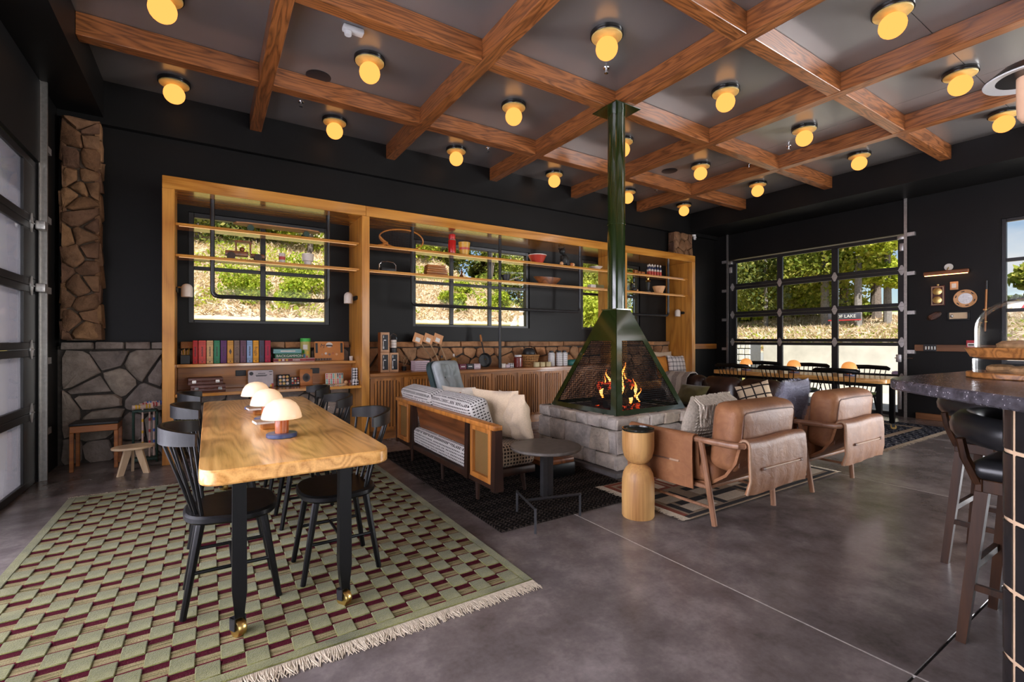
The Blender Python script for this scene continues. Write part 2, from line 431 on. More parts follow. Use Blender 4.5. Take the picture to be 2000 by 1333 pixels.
# walls
WIN = [(-.20, 1.385), (2.57, 4.69), (5.88, 7.45)]; WZ0, WZ1 = 1.51, 2.82
m = MB()
ex = [XL-.25]+[q for w_ in WIN for q in w_]+[XR+.25]
for i in range(0, len(ex), 2): m.box(ex[i], ex[i+1], YB, YB+.2, WZ0, WZ1)
m.box(XL-.25, XR+.25, YB, YB+.2, -.1, WZ0).box(XL-.25, XR+.25, YB, YB+.2, WZ1, ZC+.1)
struct('wall_back', m, 'wall_paint')
LD0, LD1, LDH = -.4, 6.02, 2.95
m = MB(); m.box(XL-.2, XL, LD1, YB, -.1, ZC).box(XL-.2, XL, YF, LD0, -.1, ZC).box(XL-.2, XL, LD0, LD1, LDH, ZC)
struct('wall_left', m, 'wall_paint')
RD0, RD1, RDH = 3.16, 6.38, 3.12; RW0, RW1, RWZ0, RWZ1 = .2, 2.0, .95, 3.12
m = MB(); m.box(XR, XR+.2, RD1, YB, -.1, ZC).box(XR, XR+.2, RW1, RD0, -.1, ZC).box(XR, XR+.2, RD0, RD1, RDH, ZC)
m.box(XR, XR+.2, RW0, RW1, -.1, RWZ0).box(XR, XR+.2, RW0, RW1, RWZ1, ZC).box(XR, XR+.2, -.3, RW0, -.1, ZC).box(XR, XR+.2, YF, -3.0, -.1, ZC).box(XR, XR+.2, -3.0, -.3, 3.0, ZC).box(XR, XR+.2, -3.0, -.3, -.1, .2)
struct('wall_right', m, 'wall_paint')
m = MB(); m.box(XL, XR, YF-.2, YF, -.1, .3).box(XL, XR, YF-.2, YF, 3.05, ZC).box(XL, .1, YF-.2, YF, .3, 3.05).box(8.7, XR, YF-.2, YF, .3, 3.05)
struct('wall_front', m, 'wall_paint')
# dropped bulkheads round the coffers
struct('trim_1', MB().box(XL+.001, XR-.001, YB-.085, YB-.001, 3.63, ZC-.002), 'wall_paint')['label'] = 'dark bulkhead above the oak shelf wall'
struct('trim_2', MB().box(8.95, XR-.001, YF+.001, YB-.087, 3.70, ZC-.002), 'wall_paint')['label'] = 'dark bulkhead above the glazed door with the tree view'
struct('trim_3', MB().box(XL+.001, -.95, YF+.001, YB-.087, 3.70, ZC-.002), 'wall_paint')['label'] = 'dark bulkhead above the hazy glazed door'

def window(name, label, x0, x1, z0, z1, vs, hs, y=YB+.04, fw=.055, mw=.03):
    w_ = sroot(name, label)
    def bar(n, a, b, c, d, dep=.05): MB().rbox(a, b, y-dep/2+.02, y+dep/2+.02, c, d, .004, 1).build(n, 'door_metal', w_, 0)
    bar('frame_stile', x0, x0+fw, z0, z1, .07); bar('frame_stile', x1-fw, x1, z0, z1, .07)
    bar('frame_rail', x0+fw, x1-fw, z0, z0+fw*.7, .07); bar('frame_rail', x0+fw, x1-fw, z1-fw, z1, .07)
    xs_ = [x0+fw]+vs+[x1-fw]; zs_ = [z0+fw*.7]+hs+[z1-fw]
    for v in vs: bar('mullion', v-mw, v+mw, z0+fw*.7, z1-fw)
    for k in range(len(xs_)-1):
        a = xs_[k]+(mw if k else 0); b = xs_[k+1]-(mw if k < len(xs_)-2 else 0)
        for h in hs: bar('glazing_bar', a, b, h-.022, h+.022, .045)
        for q in range(len(zs_)-1):
            c = zs_[q]+(.022 if q else 0); d = zs_[q+1]-(.022 if q < len(zs_)-2 else 0)
            MB().box(a-.004, b+.004, y+.018, y+.023, c-.004, d+.004).build('pane', 'window_glass', w_, 0)
    return w_
window('window_1', 'black framed window behind the shelves with the books', WIN[0][0], WIN[0][1], WZ0, WZ1, [.585], [2.165])
window('window_2', 'black framed window behind the middle shelves over the oak cabinets', WIN[1][0], WIN[1][1], WZ0, WZ1, [3.225, 3.92], [2.185])
window('window_3', 'black framed window partly hidden by the green flue', WIN[2][0], WIN[2][1], WZ0, WZ1, [6.40, 6.93], [2.185])

# window in the right wall
w4 = sroot('window_4', 'tall black framed window showing blue sky beside the wall display')
def ybar(n, par, a, b, c, d, x0=XR+.03, x1=XR+.10, mat='door_metal'): return MB().rbox(x0, x1, a, b, c, d, .004, 1).build(n, mat, par, 0)
ybar('frame_stile', w4, RW1-.05, RW1, RWZ0, RWZ1); ybar('frame_stile', w4, RW0, RW0+.05, RWZ0, RWZ1)
ybar('frame_rail', w4, RW0+.05, RW1-.05, RWZ0, RWZ0+.05); ybar('frame_rail', w4, RW0+.05, RW1-.05, RWZ1-.05, RWZ1)
zz = [RWZ0+.05, 1.75, 2.50, RWZ1-.05]
for z in zz[1:-1]: ybar('glazing_bar', w4, RW0+.05, RW1-.05, z-.025, z+.025)
for a, b in zip(zz, zz[1:]): ybar('pane', w4, RW0+.05, RW1-.05, a+.02, b-.02, XR+.06, XR+.065, 'window_glass')
# glazed doors behind the camera
w5 = sroot('window_5', 'row of glazed doors in the wall behind the camera')
for k in range(6):
    x = .1+8.6*k/5; MB().rbox(x-.05, x+.05, YF-.14, YF-.05, .3, 3.05, .004, 1).build('frame_stile', 'door_metal', w5, 0)
for z in (.34, .98, 1.66, 2.34, 3.01): MB().rbox(.1, 8.7, YF-.13, YF-.06, z-.04, z+.04, .004, 1).build('frame_rail', 'door_metal', w5, 0)

w6 = sroot('added_window', 'added glazed opening behind the bar, out of view')  # added opening out of view, put in together with the side light
for y in (-3.0, -1.65, -.3): ybar('frame_stile', w6, y-.04, y+.04, .2, 3.0, XR+.06, XR+.12)
for z in (.24, .9, 1.6, 2.3, 2.96): ybar('frame_rail', w6, -3.0, -.3, z-.035, z+.035, XR+.06, XR+.12)
# sectional glazed doors
def hinge_mesh(s=1.0):
    m_ = MB(); pts = [(-.012, -.085), (.012, -.085), (.045, -.012), (.045, .012), (.012, .085), (-.012, .085), (-.045, .012), (-.045, -.012)]
    m_.prism([(a*s, b*s) for a, b in pts], 0, .006).tube((-.05*s, 0, .008), (.05*s, 0, .008), .007*s, n=6)
    return m_.mesh('hinge', 'galvanised', 0)
HM = hinge_mesh()
def sect_door(name, label, xface, sgn, y0, y1, zs, ysplit, glass, top_mat='door_metal'):
    """sgn=+1: room is on the -x side of the door"""
    d = sroot(name, label)
    xa, xb = (xface, xface+.045) if sgn > 0 else (xface-.045, xface)
    n = len(ysplit)-1
    for k in range(len(zs)-1):
        z0, z1 = zs[k]+.002, zs[k+1]-.002; rw = .062
        ybar('section_rail', d, y0, y1, z0, z0+rw, xa, xb); ybar('section_rail', d, y0, y1, z1-rw, z1, xa, xb)
        for i, y in enumerate(ysplit):
            hw = .055 if 0 < i < n else .0
            a, b = (y-hw, y+hw) if hw else ((y0, y) if i == 0 else (y, y1))
            if b-a > .005: ybar('section_stile', d, a, b, z0+rw, z1-rw, xa, xb)
        for i in range(n):
            a = ysplit[i]+(.055 if i else 0); b = ysplit[i+1]-(.055 if i < n-1 else 0)
            ybar('pane', d, a, b, z0+rw, z1-rw, (xa+xb)/2-.003, (xa+xb)/2+.003, glass)
    for z in zs[1:-1]:
        for i, y in enumerate(ysplit):
            yy = y if 0 < i < n else (y0+(y-y0)*.45 if i == 0 else y+(y1-y)*.55)
            place('hinge', HM, d, (xface-(.001 if sgn > 0 else -.001), yy, z), (PI/2, 0, -PI/2 if sgn > 0 else PI/2))
    for yy, s in ((y0-.02, -1), (y1+.02, 1)):
        xt0, xt1 = (xface-.07, xface-.02) if sgn > 0 else (xface+.02, xface+.07)
        m_ = MB().box(xt0, xt1, yy-.012, yy+.012, .0, 3.95).box(xt0-.004, xt0+.004, yy-.03, yy+.012, .0, 3.95)
        m_.build('track', 'track_steel', d, 0)
        for q in range(5):
            z = .45+q*.66; MB().box(xt0+.005, xface-.004 if sgn > 0 else xt1, yy+s*.012, yy+s*.13, z-.03, z+.03).build('track_bracket', 'galvanised', d, 0)
    return d
dr = sect_door('door_2', 'black sectional glazed door with three columns of panes and a tree view', XR+.01, 1, RD0, RD1, [0, .65, 1.27, 1.88, 2.505, 3.10], [3.26, 4.235, 5.26, 6.217], 'window_glass')
for yy in (RD0+.04, RD1-.04):
    MB().rbox(XR-.06, XR+.009, yy-.05, yy+.05, 3.02, 3.09, .01).build('roller_bracket', 'galvanised', dr)
    MB().rbox(XR-.02, XR+.009, yy-.03, yy+.03, 2.83, 2.96, .006).build('hinge_plate', 'galvanised', dr)
MB().rbox(XR-.05, XR+.009, RD0+.03, RD0+.11, .93, 1.06, .008).build('lock_box', 'galvanised', dr)
MB().tube((XR-.03, RD0-.12, 1.0), (XR-.03, RD0+.13, 1.0), .008).build('lock_bar', 'chrome', dr)
MB().rbox(XR-.012, XR+.009, RD0+.04, RD0+.1, .12, .5, .006).build('bottom_bracket', 'galvanised', dr)
MB().box(XR-.02, XR+.02, RD0, RD1, RDH, 3.69).build('header_panel', 'wall_paint', dr, 0)
dl = sect_door('door_1', 'black sectional glazed door with hazy panes', XL-.01, -1, LD0, LD1, [0, .655, 1.22, 1.79, 2.352, 2.93], [-.3, 1.68, 3.66, 5.66], 'hazy_glass')
MB().box(XL-.02, XL+.015, LD0, LD1, LDH-.01, 3.69).build('header_panel', 'black_paint', dl, 0)
for z in (1.79, 2.36): MB().rbox(XL+.0, XL+.07, LD1-.1, LD1-.01, z-.05, z+.03, .01).build('roller_bracket', 'galvanised', dl)

# ================================================================ outdoors
def terrain(x, y):
    """ground height outside"""
    if y > YB+.2:
        base = 1.42+.10*max(0, min(y, 14)-9)
        s = max(0, y-13.8); z = base+min(s, 7.5)*.40+max(0, min(s-7.5, 20))*.42
        z += .25*noise.noise(Vector((x*.25, y*.25, 1)))*min(1, s*.5+.1)
        k = min(1, max(0, (y-7.2)/2.5)); z *= k; z -= .05
        if x > 10: z *= max(.0, 1-(x-10)/6)
        return z
    return -.06
plain('dry_soil', (.30, .225, .14), .95, var=.4, scale=3, bump=.4)
t = NT('lawn'); n1 = t.noise(.8, 5); n2 = t.noise(22, 4)
t.bsdf(t.mix(n2, t.ramp(n1, [(.35, '#7f7038'), (.62, '#636c2a')]), '#8c7d4c'), .95, t.bump(n2, .6, .03))
t = NT('hill_soil'); n1 = t.noise(.55, 6, .65); n2 = t.noise(6, 5)
t.bsdf(t.mix(n2, t.ramp(n1, [(.40, '#c4a78e'), (.54, '#b39a78'), (.66, '#7d8542')]), '#d3bfa9'), .95, t.bump(n2, .9, .08))
def terrain_mesh(name, mat, X0, X1, Y0, Y1, nx, ny, label):
    vs = [(X0+(X1-X0)*i/nx, Y0+(Y1-Y0)*j/ny, 0) for j in range(ny+1) for i in range(nx+1)]
    vs = [(x, y, terrain(x, y)) for x, y, _ in vs]
    fs = [(j*(nx+1)+i, j*(nx+1)+i+1, (j+1)*(nx+1)+i+1, (j+1)*(nx+1)+i) for j in range(ny) for i in range(nx)]
    o = MB().add(vs, fs).build(name, mat, None, 60); return tag(o, label, kind='structure')
terrain_mesh('lawn', 'lawn', -22, 30, 7.0, 13.6, 60, 16, 'mown strip of yellow-green lawn below the hillside')
terrain_mesh('hillside_ground', 'hill_soil', -22, 30, 13.6, 42, 90, 60, 'sunlit slope of dry soil and weeds behind the windows')
plain('patio_concrete', (.42, .40, .37), .85, var=.15, scale=5, bump=.1)
o = MB().box(-30, XL-.2, -25, 7.0, -.3, -.06).build('patio_ground', 'patio_concrete', None, 0); tag(o, 'grey concrete apron outside the hazy glazed door', kind='structure')
o = MB().box(XR+.2, 15.2, -25, 14, -.3, -.06).build('patio_ground', 'patio_concrete', None, 0); tag(o, 'pale concrete patio outside the door with the tree view', kind='structure')
plain('pale_concrete', (.62, .58, .51), .8, var=.14, scale=2.5, bump=.12)
o = MB().rbox(14.6, 14.9, 1.0, 8.2, -.1, 1.24, .01).build('retaining_wall', 'pale_concrete', None, 0); tag(o, 'pale concrete retaining wall beyond the patio', 'wall')
plain('outer_wall', (.20, .19, .20), .8, var=.15, scale=2, bump=.2)
o = MB().rbox(-7.2, -6.9, -6, 7.2, -.1, 4.6, .02).build('boundary_wall', 'outer_wall', None, 0); tag(o, 'plain grey wall seen dimly through the hazy door panes', 'wall')
def terr2(x, y): return .9+min(max(0, x-15), 14)*.135+.12*noise.noise(Vector((x*.3, y*.3, 5)))
vs = []; nx, ny = 30, 40
for j in range(ny+1):
    for i in range(nx+1):
        x = 14.9+40*i/nx; y = -24+42*j/ny; vs.append((x, y, terr2(x, y)))
fs = [(j*(nx+1)+i, j*(nx+1)+i+1, (j+1)*(nx+1)+i+1, (j+1)*(nx+1)+i) for j in range(ny) for i in range(nx)]
o = MB().add(vs, fs).build('meadow_ground', 'hill_soil', None, 60); tag(o, 'dry grassy bank behind the pale retaining wall', kind='structure')

def leaf_mat(name, cols):
    t = NT(name); g = t.n('ShaderNodeNewGeometry').outputs['Random Per Island']
    c = t.ramp(g, [(i/(len(cols)-1), q) for i, q in enumerate(cols)])
    d = t.n('ShaderNodeBsdfDiffuse', {0: c}); tl = t.n('ShaderNodeBsdfTranslucent', {0: t.mix(.3, c, '#d8e03c')})
    mxs = t.n('ShaderNodeMixShader', {0: .4}); t.t.links.new(d.outputs[0], mxs.inputs[1]); t.t.links.new(tl.outputs[0], mxs.inputs[2]); t.t.links.new(mxs.outputs[0], t.out.inputs[0])
leaf_mat('leaf_bright', ['#7a8c2c', '#a9b642', '#cfd060', '#8fa038'])
leaf_mat('leaf_mid', ['#4c5e28', '#73833a', '#a0a24c', '#5a6c30', '#bdb566'])
leaf_mat('leaf_pine', ['#46583a', '#667546', '#8a8d54', '#505f3c', '#aaa25c'])
leaf_mat('weed', ['#8fa436', '#b0b848', '#6c8a2c', '#c2bf5a'])
leaf_mat('straw', ['#e3d2bb', '#cdb29c', '#b99c84', '#efe4d2'])
plain('bark', (.14, .11, .095), .9, var=.35, scale=20, bump=.8)
plain('bark_grey', (.20, .18, .17), .9, var=.3, scale=18, bump=.8)
NR = np.random.default_rng(5)
def leaves_mesh(name, mat, cen, size, asp=1.7, normal_up=0.0):
    """one quad leaf at each centre"""
    n = len(cen); a = NR.normal(size=(n, 3)); a /= np.linalg.norm(a, axis=1)[:, None]
    b = NR.normal(size=(n, 3)); b[:, 2] += normal_up; b -= (a*b).sum(1)[:, None]*a; b /= np.linalg.norm(b, axis=1)[:, None]
    s = size*(.6+.8*NR.random(n))[:, None]
    P4 = np.stack([cen-a*s*.5*asp, cen+b*s*.5, cen+a*s*.5*asp, cen-b*s*.5], 1).reshape(-1, 3)
    me = bpy.data.meshes.new(name); me.vertices.add(4*n); me.vertices.foreach_set('co', P4.ravel().astype('f'))
    me.loops.add(4*n); me.loops.foreach_set('vertex_index', np.arange(4*n, dtype='i')); me.polygons.add(n)
    me.polygons.foreach_set('loop_start', np.arange(0, 4*n, 4, dtype='i')); me.update(calc_edges=True); me.validate(); me.materials.append(MATS[mat]); return me
def blob_points(n, blobs):
    pts = []; tot = sum(b[3]**2 for b in blobs)
    for x, y, z, r in blobs:
        k = max(3, int(n*r*r/tot)); d = NR.normal(size=(k, 3)); d /= np.linalg.norm(d, axis=1)[:, None]
        pts.append(np.array([x, y, z])+d*r*(.55+.45*NR.random(k))[:, None]*np.array([1, 1, .8]))
    return np.concatenate(pts)
def tree(label, x, y, z0, h, r, mat, trunk_r=.14, n=2600, leaf=.16, clear=.35, bark='bark', seed=0, name='leafy_tree', group=None, rr_=None):
    r = rr_ or r
    t_ = thing(name, label, 'tree', (x, y, z0-.15), 0, group); rr = random.Random(seed+int(x*31+y*7))
    lean = (rr.uniform(-.03, .03)*h, rr.uniform(-.03, .03)*h)
    pts = [(lean[0]*(k/6)**2, lean[1]*(k/6)**2, h*.85*k/6) for k in range(7)]
    MB().path(pts, [trunk_r*(1.15-.13*k) for k in range(7)], 9).build('trunk', bark, t_)
    blobs = []
    for k in range(12):
        a = rr.uniform(0, 2*PI); q = rr.uniform(0, 1); zz_ = h*(clear+(1-clear)*rr.random()); rad = r*(.25+.75*math.sin(PI*min(1, max(.08, (zz_/h-clear)/(1-clear)))))
        blobs.append((math.cos(a)*rad*q, math.sin(a)*rad*q, zz_, r*rr.uniform(.32, .55)))
    for bx, by, bz, br in blobs[:5]:
        MB().path([(lean[0]*.3, lean[1]*.3, max(.3*h, bz-.25*h)), (bx*.6, by*.6, bz-.05*h), (bx, by, bz)], [trunk_r*.4, trunk_r*.25, trunk_r*.1], 5).build('branch', bark, t_)
    o_ = bpy.data.objects.new('crown', leaves_mesh('crown', mat, blob_points(n, blobs), leaf)); COL.objects.link(o_); o_.parent = t_
    return t_
# trees on top of the hillside, seen through the three shelf windows
tl = [(-5.5, 20.5, 6, 2.6, 'leaf_bright', 'bright yellow-green tree at the edge of the first shelf window'), (-2.6, 23.5, 8, 2.8, 'leaf_mid', 'mid green tree behind the bright one in the first shelf window'),
      (-.4, 22.0, 7, 2.2, 'leaf_pine', 'dark tree over the wooden toy truck'), (1.7, 23.4, 8, 2.6, 'leaf_mid', 'dense tree above the white planter on the shelf'), (3.6, 21.3, 6.2, 2.0, 'leaf_bright', 'sunlit tree above the oak post between the windows'),
      (6.0, 23.6, 8, 2.7, 'leaf_mid', 'tree at the near end of the middle window'), (8.4, 22.2, 7, 2.3, 'leaf_bright', 'yellow-green tree behind the stacked boards on the shelf'), (10.9, 24.2, 8, 2.8, 'leaf_pine', 'dark pine in the centre of the middle window'),
      (13.5, 23.2, 7.5, 2.5, 'leaf_mid', 'leafy tree at the far end of the middle window'), (16.6, 25.0, 8, 2.8, 'leaf_pine', 'tree behind the wooden dough bowl'), (19.5, 23.0, 8, 3.0, 'leaf_mid', 'tree beside the flue in the third shelf window'), (23.5, 24.0, 8, 3.0, 'leaf_mid', 'tree at the far side of the third shelf window')]
for k, (x, y, h, r, mt, lb) in enumerate(tl): tree(lb, x, y, terrain(x, y), h, r*1.15, mt, .12, 9000, .105, .06, seed=k, group='trees along the top of the hillside')
for k, (x, h) in enumerate(((-9, 9), (-3.5, 10), (3, 10), (8.5, 11), (13, 10), (18, 11), (24, 11), (30, 10))): tree('tall tree in the rear rank on the hill, %s counted from the hazy door' % ['first', 'second', 'third', 'fourth', 'fifth', 'sixth', 'seventh', 'eighth'][k], x, 29+k % 2, terrain(x, 29)-.3, h, 3.6, 'leaf_pine' if k % 2 else 'leaf_mid', .2, 9000, .34, .02, seed=120+k, group='rear rank of hillside trees')
# big bush beside the third window
def bush(label, x, y, z, r, mat, n, leaf, name='leafy_shrub', group=None):
    s = thing(name, label, 'shrub', (x, y, z), 0, group); rr = random.Random(int(x*13+y*5))
    blobs = [(rr.uniform(-.6, .6)*r, rr.uniform(-.6, .6)*r, rr.uniform(.25, 1.1)*r, r*rr.uniform(.4, .65)) for _ in range(7)]
    o_ = bpy.data.objects.new('leaves', leaves_mesh('leaves', mat, blob_points(n, blobs), leaf)); COL.objects.link(o_); o_.parent = s
    MB().path([(0, 0, -.1), (.05, 0, .4*r), (.1, .05, .9*r)], [.05, .035, .015], 6).build('stem', 'bark', s)
    return s
bl = [(10.6, 11.8, 1.5, 'bright green bush filling the window beside the flue'), (13.6, 12.8, 1.5, 'bright green bush behind the hood of the fireplace')]
for x, y, r, lb in bl: bush(lb, x, y, terrain(x, y)-.1, r, 'leaf_bright', 4500, .075)
sb = [(.9, 15.2, .8), (2.4, 16.2, .95), (1.9, 14.9, .65), (3.6, 15.6, .7), (-2.4, 14.8, .6), (-1.2, 16.6, .6), (4.6, 14.6, .5), (7.0, 14.7, .5), (9.4, 15.4, .6), (10.7, 14.8, .6), (5.7, 16.8, .6), (8.6, 17.0, .5), (-4.2, 16.2, .9)]
sl = ['below the first shelf window bar', 'largest in the first window', 'low, beside the lawn', 'by the oak post', 'at the sill end of the first window', 'among the straw in the first window', 'behind the oak post', 'at the near sill of the middle window', 'in the middle of the middle window', 'at the far sill of the middle window', 'up the slope near the stacked boards', 'up the slope behind the pipe', 'at the outer edge of the first window']
for k, (x, y, r) in enumerate(sb): bush('yellow-green weed clump on the slope, '+sl[k], x, y, terrain(x, y)-.05, r, 'weed', 2200, .055, 'weed_clump', 'weed clumps on the hillside')
# dry stalks and fallen sticks over the slope: nobody could count them
n = 42000; px = NR.uniform(-9, 24, n); py = 13.9+NR.random(n)**1.2*9; pz = np.array([terrain(a, b) for a, b in zip(px, py)])
o = bpy.data.objects.new('dry_grass', leaves_mesh('dry_grass', 'straw', np.stack([px, py, pz+.03+.16*NR.random(n)], 1), .045, 6)); COL.objects.link(o); tag(o, 'pale dry grass and fallen stalks covering the slope', 'grass', kind='stuff')
n = 26000; px = NR.uniform(-9, 24, n); py = 13.9+NR.random(n)*8; pz = np.array([terrain(a, b) for a, b in zip(px, py)])
keep = np.array([noise.noise(Vector((a*.35, b*.35, 3))) > .02 for a, b in zip(px, py)])
o = bpy.data.objects.new('green_weeds', leaves_mesh('green_weeds', 'weed', np.stack([px, py, pz+.08+.2*NR.random(n)], 1)[keep], .06, 2.4)); COL.objects.link(o); tag(o, 'green weeds growing through the dry slope', 'weeds', kind='stuff')
# beyond the patio
tr_ = [(21.2, 11.78, 'leaf_pine', 'slim dark trunked tree in the first pane column of the glazed door', .13), (21.4, 9.43, 'leaf_mid', 'thick trunked tree in the middle pane column of the glazed door', .22), (20.8, 8.03, 'leaf_bright', 'tree with yellow-green leaves in the last pane column, thicker of two trunks', .18), (21.7, 7.40, 'leaf_bright', 'tree with yellow-green leaves beside the door track', .18)]
for k, (x, y, mt, lb, r) in enumerate(tr_): tree(lb, x, y, terr2(x, y), 8.5, 3.0, mt, r*.7, 11000, .10, .20, 'bark_grey', 40+k, group='trees beyond the retaining wall', rr_=(2.6, 2.6, 2.0, 1.4)[k])
for k, (x, y, mt, lb) in enumerate([(26, 15.5, 'leaf_pine', 'distant conifer behind the slim trunk'), (27, 14.6, 'leaf_mid', 'distant tree behind the middle panes of the glazed door'), (25.5, 12.0, 'leaf_bright', 'distant tree behind the two thick trunks'), (31, 19.5, 'leaf_pine', 'distant tree at the edge of the door view'), (24.5, 10.0, 'leaf_bright', 'yellowish tree behind the trunk nearest the door track'), (24.0, 8.6, 'leaf_mid', 'small tree filling the gap beside the door track')]):
    tree(lb, x, y, terr2(x, y)-.4, 8.5, (3.4, 3.4, 3.4, 3.4, 1.9, 1.3)[k], mt, .2, 9000, .17, .02, 'bark', 60+k, group='distant trees beyond the patio')
n = 20000; px = NR.uniform(15.1, 25, n); py = NR.uniform(3, 14, n); pz = np.array([terr2(a, b) for a, b in zip(px, py)])
o = bpy.data.objects.new('dry_grass', leaves_mesh('dry_grass', 'straw', np.stack([px, py, pz+.2*NR.random(n)+.03], 1), .05, 6)); COL.objects.link(o); tag(o, 'tall straw coloured grass behind the retaining wall', 'grass', kind='stuff')
n = 6000; px = NR.uniform(15.1, 22, n); py = NR.uniform(3, 14, n); pz = np.array([terr2(a, b) for a, b in zip(px, py)])
o = bpy.data.objects.new('green_weeds', leaves_mesh('green_weeds', 'weed', np.stack([px, py, pz+.15*NR.random(n)+.05], 1), .07, 2.2)); COL.objects.link(o); tag(o, 'green weeds among the straw behind the retaining wall', 'weeds', kind='stuff')
# far green ridge and red roofed stalls in the right wall window
vs = []; fs = []
for i in range(41):
    y = -60+i*3.2; h = 8.0+1.6*noise.noise(Vector((y*.08, 0, 2)))+.5*noise.noise(Vector((y*.5, 1, 2))); vs += [(95, y, -1), (99, y, h), (110, y, -1)]
for i in range(40): fs += [(3*i, 3*i+3, 3*i+4, 3*i+1), (3*i+1, 3*i+4, 3*i+5, 3*i+2)]
plain('ridge_green', (.16, .22, .05), .95, var=.35, scale=.6, bump=.5)
tag(MB().add(vs, fs).build('wooded_ridge', 'ridge_green', None, 60), 'low green wooded ridge on the horizon outside the tall window', kind='structure')
tree('round tree on the horizon outside the tall window', 62, 10.6, 3.2, 4.5, 2.6, 'leaf_mid', .2, 1500, .4, .1, seed=91)
plain('awning_red', (.55, .05, .07), .6, var=.1); plain('awning_white', (.75, .73, .72), .6, var=.05); plain('stall_grey', (.35, .36, .38), .6, var=.1)
for k, (x, y, lb) in enumerate([(30, 5.6, 'red and white market stall outside the tall window'), (26, 3.4, 'second striped stall beyond the glass cake dome')]):
    t_ = thing('market_stall', lb, 'stall', (x, y, .8), 0)
    MB().rbox(-1.5, 1.5, -1.6, 1.6, -.9, .5, .02).build('counter', 'stall_grey', t_)
    for s in (-1, 1):
        for q in (-1, 1): MB().tube((s*1.4, q*1.5, .4), (s*1.4, q*1.5, 1.5), .05, n=6).build('post', 'awning_white', t_)
    for i in range(6):
        y0 = -1.7+i*3.4/6; MB().add([(-1.8, y0, 1.3), (-1.8, y0+3.4/6, 1.3), (0, y0+3.4/6, 2.0), (0, y0, 2.0), (1.8, y0+3.4/6, 1.3), (1.8, y0, 1.3), (-1.8, y0, 1.1), (-1.8, y0+3.4/6, 1.1)], [(0,1,2,3), (3,2,4,5), (6,7,1,0)]).build('awning_stripe', 'awning_red' if i % 2 == 0 else 'awning_white', t_, 0)
# sign seen above the bank
plain('sign_dark', (.06, .06, .08), .6); plain('sign_red', (.5, .03, .04), .5)
t_ = thing('sign_board', 'dark sign with white capital letters among the trees', 'sign', (20.5, 8.42, 1.72), 0)
MB().rbox(-.03, .03, -.6, .5, .38, .62, .01).build('panel', 'sign_dark', t_)
MB().rbox(-.035, .035, -.6, .5, .34, .38, .005).build('edge_strip', 'sign_red', t_)
for q in (-.5, .4): MB().tube((0, q, -.6), (0, q, .34), .035, n=6).build('post', 'bark_grey', t_)
text('Y OF LAKE', .17, 'white_plastic', t_, tr(-.034, -.05, .5) @ rot('Z', -PI/2) @ rot('X', PI/2))
# white dry-stone pier and patio seat
t_ = thing('stone_pier', 'white rubble stone pier at the end of the retaining wall', 'pier', (14.1, 8.45, -.06))
plain('white_stone', (.62, .60, .57), .85, var=.18, scale=6, bump=.3); plain('dark_joint', (.08, .08, .08), .9)
MB().rbox(-.28, .28, -.3, .3, 0, 1.28, .01).build('core', 'dark_joint', t_)
rr = random.Random(3)
for r_ in range(7):
    y = -.31
    while y < .25:
        wd = rr.uniform(.12, .22); MB().rbox(-.31, -.27, y+.012, min(.31, y+wd)-.012, r_*.185+.012, r_*.185+.172, .012, 1).build('stone', 'white_stone', t_); y += wd

# ================================================================ stonework
def clip(poly, a, b, c):
    """keep a*x+b*y<=c"""
    out = []
    for i in range(len(poly)):
        p, q = poly[i], poly[(i+1) % len(poly)]; dp = a*p[0]+b*p[1]-c; dq = a*q[0]+b*q[1]-c
        if dp <= 0: out.append(p)
        if (dp < 0 < dq) or (dq < 0 < dp):
            t_ = dp/(dp-dq); out.append((p[0]+(q[0]-p[0])*t_, p[1]+(q[1]-p[1])*t_))
    return out
def voronoi(W, H, sx, sz, rr, jit=.42):
    nx = max(1, round(W/sx)); nz = max(1, round(H/sz)); seeds = []
    for j in range(nz):
        for i in range(nx):
            seeds.append(((i+.5+(.25 if j % 2 else -.25)+rr.uniform(-jit, jit))*W/nx, (j+.5+rr.uniform(-jit, jit))*H/nz))
    cells = []
    for i, s in enumerate(seeds):
        poly = [(0, 0), (W, 0), (W, H), (0, H)]
        for j, q in enumerate(seeds):
            if i != j and abs(s[0]-q[0]) < 4*sx and abs(s[1]-q[1]) < 4*sz and poly:
                a, b = q[0]-s[0], q[1]-s[1]; poly = clip(poly, a, b, (q[0]**2+q[1]**2-s[0]**2-s[1]**2)/2)
        if len(poly) > 2: cells.append(poly)
    return cells
def shrink(poly, d):
    out = poly; n = len(poly)
    cx = sum(p[0] for p in poly)/n; cy = sum(p[1] for p in poly)/n
    for i in range(n):
        p, q = poly[i], poly[(i+1) % n]; ex, ey = q[0]-p[0], q[1]-p[1]; l = math.hypot(ex, ey)
        if l < 1e-6: continue
        a, b = ey/l, -ex/l
        if a*(cx-p[0])+b*(cy-p[1]) > 0: a, b = -a, -b
        out = clip(out, a, b, a*p[0]+b*p[1]-d)
        if len(out) < 3: return None
    return out
